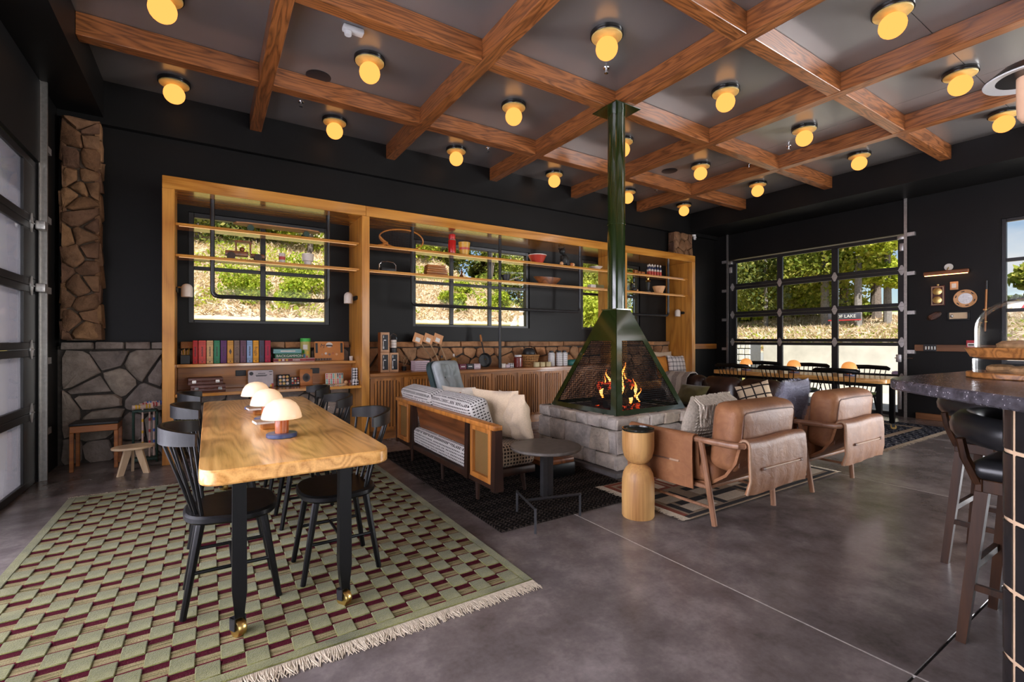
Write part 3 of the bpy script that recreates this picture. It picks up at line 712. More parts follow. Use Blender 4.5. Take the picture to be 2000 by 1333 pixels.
def stone_piece(poly, depth, f, mat, parent, rr, gap=.010, name='stone'):
    """poly in (u,v); f maps (u,v,d) to xyz"""
    p = shrink(poly, gap)
    if not p: return
    n = len(p)
    if n < 7:
        q = []; jj = .010 if n != 4 else .004
        for i in range(n):
            a, b = p[i], p[(i+1) % n]
            for s_ in ((.16, .84) if n != 4 else (.05, .95)): q.append((a[0]+(b[0]-a[0])*s_+rr.uniform(-jj, jj), a[1]+(b[1]-a[1])*s_+rr.uniform(-jj, jj)))
        p = q; n = len(p)
    cx = sum(a[0] for a in p)/n; cy = sum(a[1] for a in p)/n; size = max(math.hypot(a[0]-cx, a[1]-cy) for a in p)
    d = depth*rr.uniform(.75, 1.15); tx, ty = rr.uniform(-.1, .1), rr.uniform(-.1, .1); k = min(.22, .016/size+.06) if n != 8 else min(.14, .010/size)
    ring0 = [(a[0], a[1], 0) for a in p]; ring1 = [(a[0], a[1], d*.72) for a in p]
    ring2 = [(cx+(a[0]-cx)*(1-k), cy+(a[1]-cy)*(1-k), d+(a[0]-cx)*tx+(a[1]-cy)*ty+rr.uniform(-.004, .004)) for a in p]
    vs = ring0+ring1+ring2+[(cx, cy, d*1.06+rr.uniform(0, .008))]
    fs = []
    for i in range(n):
        j = (i+1) % n
        fs += [(i, j, n+j, n+i), (n+i, n+j, 2*n+j, 2*n+i), (2*n+i, 2*n+j, 3*n)]
    MB().add([f(*q) for q in vs], fs).build(name, mat, parent, 50)
def stone_panel(parent, u0, u1, v0, v1, sx, sz, depth, f, mat, seed, gap=.010):
    rr = random.Random(seed)
    for poly in voronoi(u1-u0, v1-v0, sx, sz, rr):
        stone_piece([(a[0]+u0, a[1]+v0) for a in poly], depth, f, mat, parent, rr, gap)
def stone_row(parent, u0, u1, v0, v1, wmin, wmax, depth, f, mat, seed, gap=.006):
    rr = random.Random(seed); u = u0
    while u < u1-.02:
        wd = min(rr.uniform(wmin, wmax), u1-u)
        if u1-u-wd < wmin*.5: wd = u1-u
        stone_piece([(u, v0), (u+wd, v0+rr.uniform(-.004, .004)), (u+wd, v1), (u, v1)], depth, f, mat, parent, rr, gap); u += wd
# wainscot along the shelf wall
wy = YB-.06
ws = thing('stone_wainscot', 'low wall facing of irregular flagstones below the shelf windows', 'wainscot')
MB().box(XL+.002, 8.89, wy, YB-.001, 0, 1.24).build('mortar_bed', 'mortar', ws, 0)
fb = lambda u, v, d: (u, wy-d, v)
stone_panel(ws, XL+.03, -.42, 0, 1.2, .34, .22, .05, fb, 'stone_grey', 4)
stone_panel(ws, 1.76, 6.27, .84, 1.2, .27, .19, .05, fb, 'stone_warm', 8)
stone_panel(ws, -.28, 1.62, .3, 1.2, .32, .24, .035, fb, 'stone_grey', 9)
stone_panel(ws, 6.42, 8.2, .45, 1.2, .27, .2, .05, fb, 'stone_warm', 12)
stone_panel(ws, 8.4, 8.88, 0, 1.2, .27, .2, .05, fb, 'stone_warm', 13)
for u0, u1, sd, mt in ((XL+.03, -.42, 21, 'stone_grey'), (-.28, 1.62, 22, 'stone_warm'), (1.76, 6.27, 23, 'stone_warm'), (6.42, 8.2, 24, 'stone_warm'), (8.4, 8.88, 25, 'stone_warm')):
    stone_row(ws, u0, u1, 1.2, 1.29, .22, .5, .085, fb, mt, sd)
# stone columns
def column(label, x0, x1, z0, z1, y, dep, mat, seed):
    c = thing('stone_column', label, 'column', ((x0+x1)/2, y, z0)); wd = x1-x0; h = z1-z0
    MB().box(-wd/2+.04, wd/2-.04, -dep+.04, dep*.4, 0, h).build('mortar_core', 'mortar_warm', c, 0)
    stone_panel(c, -wd/2, wd/2, 0, h, .19, .17, .06, lambda u, v, d: (u, -dep+.045-d, v), mat, seed, .006)
    for s in (-1, 1):
        stone_panel(c, 0, dep+.04, 0, h, .16, .2, .05, (lambda s_: lambda u, v, d: (s_*(wd/2-.045+d), -dep+.0+u, v))(s), mat, seed+s+7, .006)
    return c
column('rough brown stone column beside the hazy glazed door', -1.27, -.96, 1.30, 3.61, YB-.06, .14, 'stone_column', 31)
column('rough stone column standing above the far end of the oak shelf unit', 8.28, 8.86, 1.30, 3.61, YB-.06, .14, 'stone_column', 33)
MB().rbox(8.9, XR-.01, YB-.05, YB-.002, 1.11, 1.225, .006).build('trim_4', 'cabinet_oak_x')['kind'] = 'structure'

# ================================================================ oak shelf unit
FY0, FY1, FT = 6.082, YB-.002, 3.02
su = thing('shelf_unit', 'long glossy oak shelf unit framing the three windows', 'shelving')
def part(name, mat, x0, x1, y0, y1, z0, z1, r=.004, p=None): return MB().rbox(x0, x1, y0, y1, z0, z1, r, 1).build(name, mat, p or su)
for x0, x1 in ((-.405, -.298), (1.641, 1.738), (6.285, 6.385), (8.238, 8.338)): part('post', 'oak', x0, x1, FY0, wy-.1 if x0 < 0 else FY1, 0, FT-.131)
for x0, x1 in ((-.405, 1.69), (1.692, 6.33), (6.332, 8.338)): part('top_board', 'oak_x', x0, x1, FY0, FY1, FT-.13, FT)
bays = [(-.297, 1.640), (1.739, 6.284), (6.386, 8.237)]
for a, b in bays:
    for z in (2.215, 2.55):
        s = part('shelf', 'oak_x', a, b, 6.19, 6.46, z-.014, z+.014)
        MB().box(a+.03, b-.03, 6.222, 6.230, z-.0165, z-.0145).build('light_strip', 'led_strip', s, 0)
part('shelf', 'oak_x', -.297, 1.640, 6.37, 6.645, 1.0, 1.035)
part('desk_top', 'oak_x', -.297, 1.640, 6.10, 6.645, .695, .73)
part('back_panel', 'cabinet_oak_x', -.297, 1.640, 6.60, 6.62, .731, .999)
for x in (.33, 1.17): MB().rbox(x-.055, x+.055, 6.588, 6.5995, .87, .94, .004, 1).build('outlet_plate', 'dark_plastic', su)
PY = 6.325
def pipe(name, pts, r=.024):
    q = [Vector(pts[0])]
    for i in range(1, len(pts)-1):
        p = Vector(pts[i]); a = (Vector(pts[i-1])-p).normalized(); b = (Vector(pts[i+1])-p).normalized(); R_ = .075
        for k in range(7):
            s = k/6; q.append(p+a*R_*(1-s)**2+b*R_*s**2)
    q.append(Vector(pts[-1])); return MB().path(q, r, 10).build(name, 'black_metal', su)
ZP = FT-.131
pipe('pipe_frame', [(.038, PY, ZP), (.038, PY, 1.80), (1.28, PY, 1.80), (1.28, PY, ZP)])
pipe('pipe_frame', [(2.40, PY, ZP), (2.40, PY, 1.80), (5.475, PY, 1.80), (5.475, PY, ZP)])
pipe('pipe_frame', [(6.6, PY, ZP), (6.6, PY, 1.80), (7.805, PY, 1.80), (7.805, PY, ZP)])
MB().tube((3.838, PY+.002, .876), (3.838, PY+.002, ZP), .0245).build('pipe_post', 'black_metal', su)
# window seat in the last bay
part('seat_box', 'cabinet_oak_x', 6.386, 8.237, 6.12, 6.645, .0, .50); part('seat_top', 'oak_x', 6.386, 8.237, 6.10, 6.645, .501, .535)
# sconces on the posts
def sconce(label, x, y, z, s):
    t_ = thing('wall_sconce', label, 'lamp', (x, y, z), 0)
    MB().prism(rrect(-.028, .028, -.10, .10, .027), 0, .012, M=rot('Y', PI/2*s)).build('back_plate', 'black_metal', t_)
    MB().tube((s*.012, 0, .03), (s*.05, 0, .03), .008).build('arm', 'brass', t_)
    pr = [(.052, -.075), (.055, -.072), (.055, .02)]+[(.055*math.cos(a*PI/12), .02+.055*math.sin(a*PI/12)) for a in range(1, 7)]
    pin = [(r*.9, z_) for r, z_ in reversed(pr[1:-1])]
    MB().lathe(pr+pin[1:]+[(.047, -.072)], 20, (s*.095, 0, .0)).build('shade', 'sconce_shade', t_)
    MB().ball((s*.095, 0, -.03), .025, 10).build('bulb', 'sconce_bulb', t_)
    return t_
sconce('cream dome sconce on the outer post above the books', -.297, 6.40, 1.86, 1)
sconce('cream dome sconce on the middle post above the framed map board', 1.640, 6.38, 1.86, -1)
sconce('cream dome sconce on the far post above the window seat', 8.237, 6.36, 1.87, -1)

# cabinets and worktop
part('worktop', 'cabinet_oak_x', 1.742, 6.282, 6.075, 6.65, .832, .872)
wt_ = su.children[-1]; wt_.parent = None; tag(wt_, 'long oak worktop over the fluted cabinets', 'worktop')
DW = .45; slat = MB().prism([(-.0155, 0), (.0155, 0), (.0155, -.010), (.011, -.016), (-.011, -.016), (-.0155, -.010)], .165, .775).mesh('slat', 'cabinet_oak', 20)
def cab_door_mesh():
    m_ = MB(); W_, z0, z1 = DW-.006, .125, .805; x0, x1 = -W_/2, W_/2
    ow, o0, o1, r = .17, .165, .775, .05
    outer = [(x0, z0), (x1, z0), (x1, z1), (x0, z1)]
    arc = lambda cx, cy, a0: [(cx+r*math.cos(a0+PI/2*i/4), cy+r*math.sin(a0+PI/2*i/4)) for i in range(5)]
    inner = [(-ow, o0), (ow, o0)]+arc(ow-r, o1-r, 0)+arc(-ow+r, o1-r, PI/2)
    # stitch as quads from inner to projected outer
    def pout(p):
        cx, cz = 0, (o0+o1)/2; dx, dz = p[0]-cx, p[1]-cz; s = min((x1-cx)/abs(dx) if abs(dx) > 1e-9 else 9e9, ((z1-cz) if dz > 0 else (cz-z0))/abs(dz) if abs(dz) > 1e-9 else 9e9); return (cx+dx*s, cz+dz*s)
    N_ = len(inner); pts = []
    ring_in = inner; ring_out = [pout(p) for p in inner]
    # snap nearest outer points to the corners
    for c in outer:
        k = min(range(N_), key=lambda i: (ring_out[i][0]-c[0])**2+(ring_out[i][1]-c[1])**2); ring_out[k] = c
    vs = [(p[0], -.022, p[1]) for p in ring_out]+[(p[0], -.022, p[1]) for p in ring_in]+[(p[0], 0, p[1]) for p in ring_out]+[(p[0], 0, p[1]) for p in ring_in]
    fs = []
    for i in range(N_):
        j = (i+1) % N_
        fs += [(i, j, N_+j, N_+i), (N_+i, N_+j, 3*N_+j, 3*N_+i), (j, i, 2*N_+i, 2*N_+j)]
    m_.add(vs, fs)
    return m_.mesh('door', 'cabinet_oak', 25)
CDM = cab_door_mesh(); CBM = MB().box(-.18, .18, -.0008, 0, .155, .785).mesh('groove_shade', 'walnut_dark', 0)  # dark wood paints in the shade of the flute grooves
cl = ['first oak cabinet, next to the middle post', 'second oak cabinet, below the roasting sticks', 'third oak cabinet, behind the green lounge chair', 'fourth oak cabinet, below the rattan basket', 'last oak cabinet, behind the fireplace hood']
for k in range(5):
    x = 1.745+k*.907
    c = thing('fluted_cabinet', cl[k]+', with fluted doors', 'cabinet', (x, 6.10, 0), 0, 'fluted oak cabinets')
    MB().box(0, .905, .024, .55, .12, .83).box(.0, .905, .07, .5, 0, .12).build('carcass', 'cabinet_oak_x', c, 0)
    for d in range(2):
        do = place('door', CDM, c, (.2265+d*.4525, .022, 0)); place('groove_shade_panel', CBM, do)
        for q in range(8): place('slat', slat, do, (-.147+q*.042, -.0015, 0))

# ================================================================ ceiling fixtures
plain('lamp_rim', (.012, .011, .010), .2, spec=.6)
gp = [(.0001, -.205)]+[(.1*math.sin(PI*i/10), -.105-.1*math.cos(PI*i/10)) for i in range(1, 10)]+[(.02, -.004), (.02, 0)]
GM = MB().lathe([(0, -.195)]+[(.1*math.sin(PI*i/12), -.095-.1*math.cos(PI*i/12)) for i in range(1, 12)]+[(0, .005)], 24, (0, 0, -.05)).mesh('globe', 'globe_glow', 60)
DM = MB().lathe([(0, -.05), (.134, -.05), (.138, -.046), (.138, -.04), (0, -.04)], 32).mesh('wood_disc', 'fixture_wood', 40)
RM = MB().lathe([(.05, -.0405), (.146, -.0405), (.149, -.036), (.149, -.004), (.145, 0), (.05, 0)], 32).mesh('rim', 'lamp_rim', 40)
gx = [-.31, 1.345, 3.045, 4.85, 6.58, 8.20]; gy = [6.25, 4.705, 3.15, 1.62, .06]
cn = ['over the hazy glazed door', 'over the dining table', 'over the sofa', 'just past the flue', 'two bays past the flue', 'over the far dining table']
rn = ['in the row along the shelf wall', 'second row from the shelf wall', 'third row from the shelf wall', 'fourth row from the shelf wall', 'in the row level with the bar']
for j, y in enumerate(gy):
    for i, x in enumerate(gx):
        f = thing('globe_light', 'amber globe ceiling light '+cn[i]+', '+rn[j], 'ceiling light', (x, y, ZC-.001), 0, 'globe ceiling lights')
        place('rim', RM, f); place('wood_disc', DM, f); place('globe', GM, f)
def ceiling_bits():
    sm = MB().lathe([(0, -.012), (.10, -.012), (.125, -.004), (.125, 0), (0, 0)], 28).mesh('speaker', 'dark_plastic', 40)
    for x, y, lb in ((.98, 5.32, 'round black ceiling speaker above the dining table'), (6.40, 5.16, 'round black ceiling speaker past the flue')):
        o = bpy.data.objects.new('ceiling_speaker', sm); COL.objects.link(o); o.location = (x, y, ZC-.001); tag(o, lb, 'speaker')
    for x, y, lb in ((.913, 6.0, 'small chrome sprinkler near the shelf wall over the dining table'), (3.434, 3.56, 'small chrome sprinkler next to the flue'), (3.42, 5.97, 'small chrome sprinkler over the middle shelves'), (7.02, 3.57, 'small chrome sprinkler two bays past the flue'), (7.22, 4.28, 'small chrome sprinkler beside the cross beam past the flue'), (7.02, 5.96, 'small chrome sprinkler near the far shelf bay')):
        s = thing('sprinkler_head', lb, 'sprinkler', (x, y, ZC-.001), 0, 'ceiling sprinklers')
        MB().lathe([(0, -.008), (.03, -.008), (.035, 0), (0, 0)], 16).build('plate', 'chrome', s); MB().lathe([(0, -.05), (.008, -.05), (.009, -.008), (0, -.008)], 10).build('stem', 'chrome', s)
        MB().lathe([(0, -.058), (.022, -.056), (.022, -.052), (0, -.05)], 12).build('deflector', 'chrome', s)
    e = thing('emergency_light', 'small white emergency lamp on the ceiling beside a beam', 'lamp', (1.09, 4.33, ZC-.001))
    MB().rbox(-.09, .09, -.04, .04, -.045, 0, .012).build('body', 'white_plastic', e)
    MB().lathe([(0, -.05), (.03, -.05), (.035, -.02), (0, -.02)], 14, (-.045, 0, -.03)).build('lens', 'white_plastic', e)
    c = thing('security_camera', 'small white dome camera below the bulkhead beside the far stone column', 'camera', (9.0, YB-.13, 3.629))
    MB().lathe([(0, 0), (.05, 0), (.05, -.03), (.045, -.04), (0, -.04)], 16).build('mount', 'white_plastic', c); MB().ball((0, -.03, -.075), .042, 14).build('dome', 'white_plastic', c); MB().ball((0, -.062, -.085), .018, 10).build('lens', 'dark_plastic', c)
ceiling_bits()
# pendant over the bar
plain('pendant_white', (.72, .71, .70), .4, var=.03); plain('peach_glass', (.80, .50, .32), .3, var=.05)
p = thing('pendant_lamp', 'white disc pendant lamp with black top hanging over the bar counter', 'lamp', (3.10, .525, 0))
MB().lathe([(.03, 2.50), (.155, 2.475), (.158, 2.48), (.03, 2.545)], 36).build('shade', 'pendant_white', p)
MB().lathe([(.159, 2.483), (.10, 2.53), (.03, 2.56), (0, 2.562)], 36).build('top_cap', 'black_metal', p)
MB().lathe([(0, 2.28), (.03, 2.285), (.045, 2.31), (.048, 2.36), (.048, 2.50), (0, 2.50)], 20).build('bulb_cover', 'peach_glass', p)
MB().tube((0, 0, 2.56), (0, 0, ZC-.001), .005, n=6).build('cord', 'dark_plastic', p)

# ================================================================ dining tables, lamps and chairs
def table(label, x0, y0):
    t_ = thing('dining_table', label, 'table', (x0, y0, 0)); W_, L_ = .80, 2.66
    MB().prism(rrect(0, W_, 0, L_, .085, 6), .697, .762, r=.008).build('table_top', 'oak_table', t_)
    for x in (.15, W_-.20):
        for y in (.12, L_-.16):
            l = MB(); l.add([(x-.027, y-.03, .69), (x+.027, y-.03, .69), (x+.027, y+.03, .69), (x-.027, y+.03, .69), (x-.029, y-.03, .2), (x+.029, y-.03, .2), (x+.029, y+.03, .2), (x-.029, y+.03, .2),
                             (x-.018, y-.03, .085), (x+.018, y-.03, .085), (x+.018, y+.03, .085), (x-.018, y+.03, .085)],
                            [(0,1,2,3), (0,4,5,1), (1,5,6,2), (2,6,7,3), (3,7,4,0), (4,8,9,5), (5,9,10,6), (6,10,11,7), (7,11,8,4), (11,10,9,8)])
            lo = l.build('leg', 'black_wood', t_, 0)
            Mc = tr(x-.004, y-.016, .038) @ rot('Z', .5)
            MB().lathe([(.006, -.019), (.034, -.019), (.038, -.012), (.038, .012), (.034, .019), (.006, .019)], 22, M=Mc @ rot('Y', PI/2)).build('caster', 'brass', lo)
            MB().box(-.027, -.022, -.014, .022, -.004, .05, M=Mc).box(.022, .027, -.014, .022, -.004, .05, M=Mc).box(-.027, .027, -.006, .022, .043, .05, M=Mc).build('caster_fork', 'dark_plastic', lo, 0)
    for x in (.15, W_-.20): MB().rbox(x-.02, x+.02, .16, L_-.2, .64, .69, .004, 1).build('apron', 'black_wood', t_)
    for y in (.55, L_-.55): MB().rbox(.2, W_-.23, y-.018, y+.018, .62, .69, .004, 1).build('cross_rail', 'black_wood', t_)
    return t_
table('oak topped dining table on the green rug with black legs on brass casters', -.035, 2.295)
table('far oak topped dining table beside the glazed door', 7.83, 2.70)

def chair_a():
    c = thing('spindle_chair', 'x', 'chair', group='black spindle chairs at the near table')
    seat = []
    for i in range(28):
        a = 2*PI*i/28; x = .225*math.copysign(abs(math.cos(a))**.75, math.cos(a)); y = .205*math.copysign(abs(math.sin(a))**.7, math.sin(a)); seat.append((x*(1 if y > -.05 else .92), y))
    MB().prism(seat, .425, .465, r=.010).build('seat', 'black_wood', c)
    for sx in (-1, 1):
        for sy in (-1, 1):
            MB().path([(sx*.14, sy*.13, .43), (sx*.165, sy*.2, 0)], [.019, .014], 8).build('leg', 'black_wood', c)
        MB().tube((sx*.154, -.163, .2), (sx*.154, .163, .2), .009, n=8).build('stretcher', 'black_wood', c)
    MB().tube((-.154, 0, .2), (.154, 0, .2), .009, n=8).build('stretcher', 'black_wood', c)
    def crest(u): return (math.sin(u*1.25)*.235, -.295+.215*(1-math.cos(u*1.25)), .845-.010*u*u)
    vs = []; n = 16
    for i in range(n+1):
        u = -1+2*i/n; x, y, z = crest(u); h = .041-.013*u*u; th = .011
        nx, ny = math.sin(u*1.2), math.cos(u*1.2)
        for dn, dz in ((-th, -h), (th, -h), (th, h*.92), (0, h), (-th, h*.92)): vs.append((x+nx*dn, y-ny*dn, z+dz))
    fs = [tuple(range(4, -1, -1)), tuple(n*5+k for k in range(5))]
    for i in range(n):
        for k in range(5): fs.append((i*5+k, i*5+(k+1) % 5, (i+1)*5+(k+1) % 5, (i+1)*5+k))
    MB().add(vs, fs).build('crest_rail', 'black_wood', c, 40)
    for i in range(7):
        u = -.9+1.8*i/6; x, y, z = crest(u); MB().path([(x*.72, -.165+.05*u*u, .455), (x, y, z-.02)], [.0085, .0065], 6).build('spindle', 'black_wood', c)
    return c
ca = chair_a()
spots = [(.10, 2.81, -PI/2, 'black spindle chair beside the hazy door, nearest the camera'), (.10, 3.70, -PI/2, 'black spindle chair beside the hazy door, middle of its side'), (.10, 4.52, -PI/2, 'black spindle chair beside the hazy door, closest to the bookshelf'),
         (.617, 2.84, PI/2, 'black spindle chair on the sofa side of the near table, nearest the camera'), (.617, 3.71, PI/2, 'black spindle chair on the sofa side of the near table, middle one'), (.617, 4.5, PI/2, 'black spindle chair on the sofa side of the near table, closest to the bookshelf')]
for k, (x, y, a, lb) in enumerate(spots):
    c = ca if k == 0 else copy_tree(ca); c.location = (x, y, 0.012); c.rotation_euler = (0, 0, a); c['label'] = lb
plain('olive_pad', (.10, .12, .03), .8, var=.2, scale=30)
def chair_b():
    c = thing('comb_back_chair', 'x', 'chair', group='black comb back chairs at the far table')
    MB().prism(rrect(-.22, .22, -.2, .21, .08), .42, .455, r=.008).build('seat', 'black_wood', c)
    MB().prism(rrect(-.19, .19, -.17, .18, .07), .456, .48, r=.008).build('seat_pad', 'olive_pad', c)
    for sx in (-1, 1):
        for sy in (-1, 1): MB().path([(sx*.15, sy*.14, .42), (sx*.19, sy*.21, 0)], [.017, .012], 8).build('leg', 'black_wood', c)
        MB().tube((sx*.17, -.175, .2), (sx*.17, .175, .2), .008, n=6).build('stretcher', 'black_wood', c)
    MB().path([(-.30, -.27, .845), (-.26, -.285, .86), (0, -.31, .868), (.26, -.285, .86), (.30, -.27, .845)], [.02, .026, .026, .026, .02], 8, flat=1.3).build('crest_rail', 'black_wood', c)
    for i in range(8):
        u = -1+2*i/7; MB().path([(u*.19, -.185, .45), (u*.26, -.30+.02*u*u, .855)], [.008, .006], 6).build('spindle', 'black_wood', c)
    return c
cb = chair_b()
far = [(7.84, 4.80, -PI/2, 'black comb back chair by the brown sofa, closest to the shelf wall'), (7.84, 4.03, -PI/2, 'black comb back chair by the brown sofa, middle one'), (7.84, 3.20, -PI/2, 'black comb back chair by the brown sofa, nearest the bar'),
       (8.62, 4.97, PI/2, 'black comb back chair against the glazed door, closest to the shelf wall'), (8.62, 4.16, PI/2, 'black comb back chair against the glazed door, middle one'), (8.62, 3.31, PI/2, 'black comb back chair against the glazed door, nearest the bar')]
for k, (x, y, a, lb) in enumerate(far):
    c = cb if k == 0 else copy_tree(cb); c.location = (x, y, 0.008); c.rotation_euler = (0, 0, a); c['label'] = lb
def table_lamp(label, x, y, z, glow, group):
    l = thing('mushroom_lamp', label, 'lamp', (x, y, z), 0, group)
    MB().lathe([(0, 0), (.076, 0), (.079, .003), (.079, .019), (.076, .022), (0, .022)], 32).build('base', 'lamp_navy', l)
    MB().lathe([(0, .0225), (.036, .0225), (.036, .13), (0, .13)], 24).build('stem', 'lamp_amber', l)
    pr = [(.103, .105), (.104, .108), (.100, .130), (.090, .160), (.072, .187), (.045, .205), (.015, .212), (0, .213)]
    MB().lathe(pr+[(.04, .201), (.085, .158), (.096, .128), (.1, .108)][::1], 32).build('shade', glow, l)
    return l
plain_lamp = [('glowing mushroom table lamp at the near end of the oak table', .345, 2.92), ('glowing mushroom table lamp in the middle of the oak table', .335, 3.58), ('glowing mushroom table lamp at the bookshelf end of the oak table', .315, 4.22)]
for lb, x, y in plain_lamp: table_lamp(lb, x, y, .7625, 'lamp_shade_glow', 'lamps on the near table')
for lb, y in (('orange mushroom lamp at the shelf end of the far table', 4.93), ('orange mushroom lamp in the middle of the far table', 4.10), ('orange mushroom lamp at the bar end of the far table', 3.29)):
    table_lamp(lb, 8.22, y, .7625, 'far_shade_glow', 'lamps on the far table')
# card holders between the lamps
plain('paper_white', (.72, .69, .63), .8, var=.05); plain('kraft', (.42, .25, .13), .8, var=.15)
for lb, x, y in (('small stack of cards on a wooden block behind the nearest lamp', .315, 3.24), ('open booklet on a wooden block between the far two lamps', .32, 3.90)):
    h = thing('card_holder', lb, 'card holder', (x, y, .7625), .12)
    MB().rbox(-.045, .045, -.035, .035, 0, .035, .004).build('block', 'teak', h); MB().rbox(-.085, .085, -.055, .055, .0355, .05, .003, 1).build('cards', 'paper_white', h); MB().rbox(-.086, .086, -.056, .056, .0505, .053, .001, 1).build('cover', 'kraft', h)

# ================================================================ rugs
# green carved rug
t = NT('rug_green'); n1 = t.noise(3.5, 4); n2 = t.noise(180, 3)
t.bsdf(t.ramp(t.math('ADD', t.math('MULTIPLY', n1, .7), t.math('MULTIPLY', n2, .3)), [(.35, '#4f5026'), (.5, '#6d6d3a'), (.65, '#8a8853')]), .95, t.bump(n2, .5, .01), 0, .1, Sheen_Weight=.3)
t = NT('rug_stripes'); X, Y, Z = t.xyz(); fy = t.math('FRACT', t.math('DIVIDE', t.math('SUBTRACT', Y, 2.14), .1035)); n2 = t.noise(150, 3)
n0 = t.noise(30, 2, .5, t.map((.15, 3, 1)))
mid = t.ramp(n0, [(.38, '#817550'), (.5, '#978b68'), (.62, '#615c39')])
bands = t.ramp(fy, [(0, '#5d1826'), (.20, '#5d1826'), (.21, '#000000'), (.68, '#000000'), (.69, '#4a1420'), (1, '#4a1420')], 'CONSTANT')
isb = t.ramp(fy, [(0, (1,1,1)), (.20, (0,0,0)), (.69, (1,1,1))], 'CONSTANT')
t.bsdf(t.mix(isb, mid, bands), .95, t.bump(n2, .5, .01), 0, .1)
plain('fringe_cream', (.50, .42, .31), .95, var=.2, scale=80)
gr = thing('green_rug', 'green checked pile rug with burgundy striped hollows under the near dining table', 'rug')
RX0, RX1, RY0, RY1 = -.96, 1.475, 2.09, 5.20
MB().rbox(RX0, RX1, RY0, RY1, 0.0005, .005, .002, 1).build('woven_base', 'rug_stripes', gr, 0)
bw = .052
for a in ((RX0, RX0+bw, RY0, RY1), (RX1-bw, RX1, RY0, RY1), (RX0+bw, RX1-bw, RY0, RY0+bw), (RX0+bw, RX1-bw, RY1-bw, RY1)): MB().rbox(a[0], a[1], a[2], a[3], .0051, .0125, .003, 1).build('pile_border', 'rug_green', gr)
nx, ny = 27, 29; cw, ch = (RX1-RX0-2*bw)/nx, (RY1-RY0-2*bw)/ny
blk = MB().rbox(-cw/2+.0006, cw/2-.0006, -ch/2+.0006, ch/2-.0006, .0051, .0125, .003, 1).mesh('pile_block', 'rug_green', 40)
cells = [(RX0+bw+cw*(i+.5), RY0+bw+ch*(j+.5)) for i in range(nx) for j in range(ny) if (i+j) % 2 == 0]
def nearness(c):
    d = c[0]*.5402+c[1]*.8415; u = (c[0]*.8415-c[1]*.5402)/d
    return (0 if (d > .9 and abs(u) < 1.05 and 1.3/d < .75) else 100)+d
cells.sort(key=nearness)
for x, y in cells[:300]: place('pile_block', blk, gr, (x, y, 0))
m = MB()
for x, y in cells[300:]: m.rbox(x-cw/2+.0006, x+cw/2-.0006, y-ch/2+.0006, y+ch/2-.0006, .0051, .0125, .003, 1)
m.build('pile_blocks', 'rug_green', gr, 40, kind='stuff')
def fringe(parent, pts, d, ln, n, seed, mat='fringe_cream', rad=.0022):
    rr = random.Random(seed); m_ = MB(); a = Vector(pts[0]); b = Vector(pts[1]); d = Vector(d); side = (b-a).normalized()
    for i in range(n):
        p_ = a.lerp(b, (i+rr.random())/n); sw = rr.uniform(-.35, .35); l_ = ln*rr.uniform(.7, 1.15)
        m_.path([p_, p_+(d+side*sw*.5)*l_*.5+Vector((0, 0, .004*rr.random())), p_+(d+side*sw)*l_+Vector((0, 0, -.001))], [rad, rad, rad*.5], 4)
    return m_.build('fringe', mat, parent, 40, kind='stuff')
fringe(gr, ((RX0, RY0, .004), (RX1, RY0, .004)), (0, -1, 0), .085, 1100, 3, rad=.003)
fringe(gr, ((RX0, RY1, .004), (RX1, RY1, .004)), (0, 1, 0), .06, 700, 4, rad=.003)
# dark braided rug
t = NT('rug_braid'); X, Y, Z = t.xyz(); n2 = t.noise(90, 2)
wv = t.math('SINE', t.math('ADD', t.math('MULTIPLY', Y, 190.0), t.math('MULTIPLY', t.math('SINE', t.math('MULTIPLY', X, 130.0)), 1.6)))
h = t.math('ADD', t.math('MULTIPLY', wv, .4), n2)
t.bsdf(t.ramp(h, [(.2, '#141110'), (.75, '#352e2a'), (1, '#544a42')]), .95, t.bump(h, 1.0, .012), 0, .1)
dr_ = thing('dark_rug', 'charcoal braided rug under the cane sofa', 'rug')
MB().rbox(1.66, 3.17, 2.72, 5.36, .0005, .011, .004, 1).build('rug_field', 'rug_braid', dr_)
rib = MB()
for i in range(66): rib.tube((1.665, 2.735+i*.04, .0085), (3.165, 2.735+i*.04, .0085), .008, n=6)
rib.build('braid_rows', 'rug_braid', dr_, 60, kind='stuff')
# kilim
kl = thing('kilim_rug', 'flat woven cream kilim with black and rust geometric bars under the leather armchairs', 'rug')
plain('kilim_cream', (.60, .49, .36), .95, var=.15, scale=90, bump=.4); plain('kilim_black', (.018, .013, .012), .95, var=.3, scale=90, bump=.4); plain('kilim_rust', (.24, .055, .025), .95, var=.2, scale=90, bump=.4); plain('kilim_tan', (.33, .23, .145), .95, var=.2, scale=90, bump=.4)
KX0, KX1, KY0, KY1 = 2.92, 5.16, 2.17, 3.08; kz = .0125
MB().box(KX0, KX1, KY0, KY1, kz, kz+.004).build('rug_field', 'kilim_tan', kl, 0)
kz += .0041
def kb(n, mt, x0, x1, y0, y1, lift=0): MB().box(x0, x1, y0, y1, kz+lift, kz+.0008+lift).build(n, mt, kl, 0)
kb('border_band', 'kilim_black', KX0, KX1, KY0+.015, KY0+.055); kb('border_band', 'kilim_rust', KX0, KX1, KY1-.05, KY1-.015); kb('border_band', 'kilim_rust', KX0, KX0+.05, KY0+.055, KY1-.05); kb('border_band', 'kilim_black', KX1-.05, KX1, KY0+.055, KY1-.05)
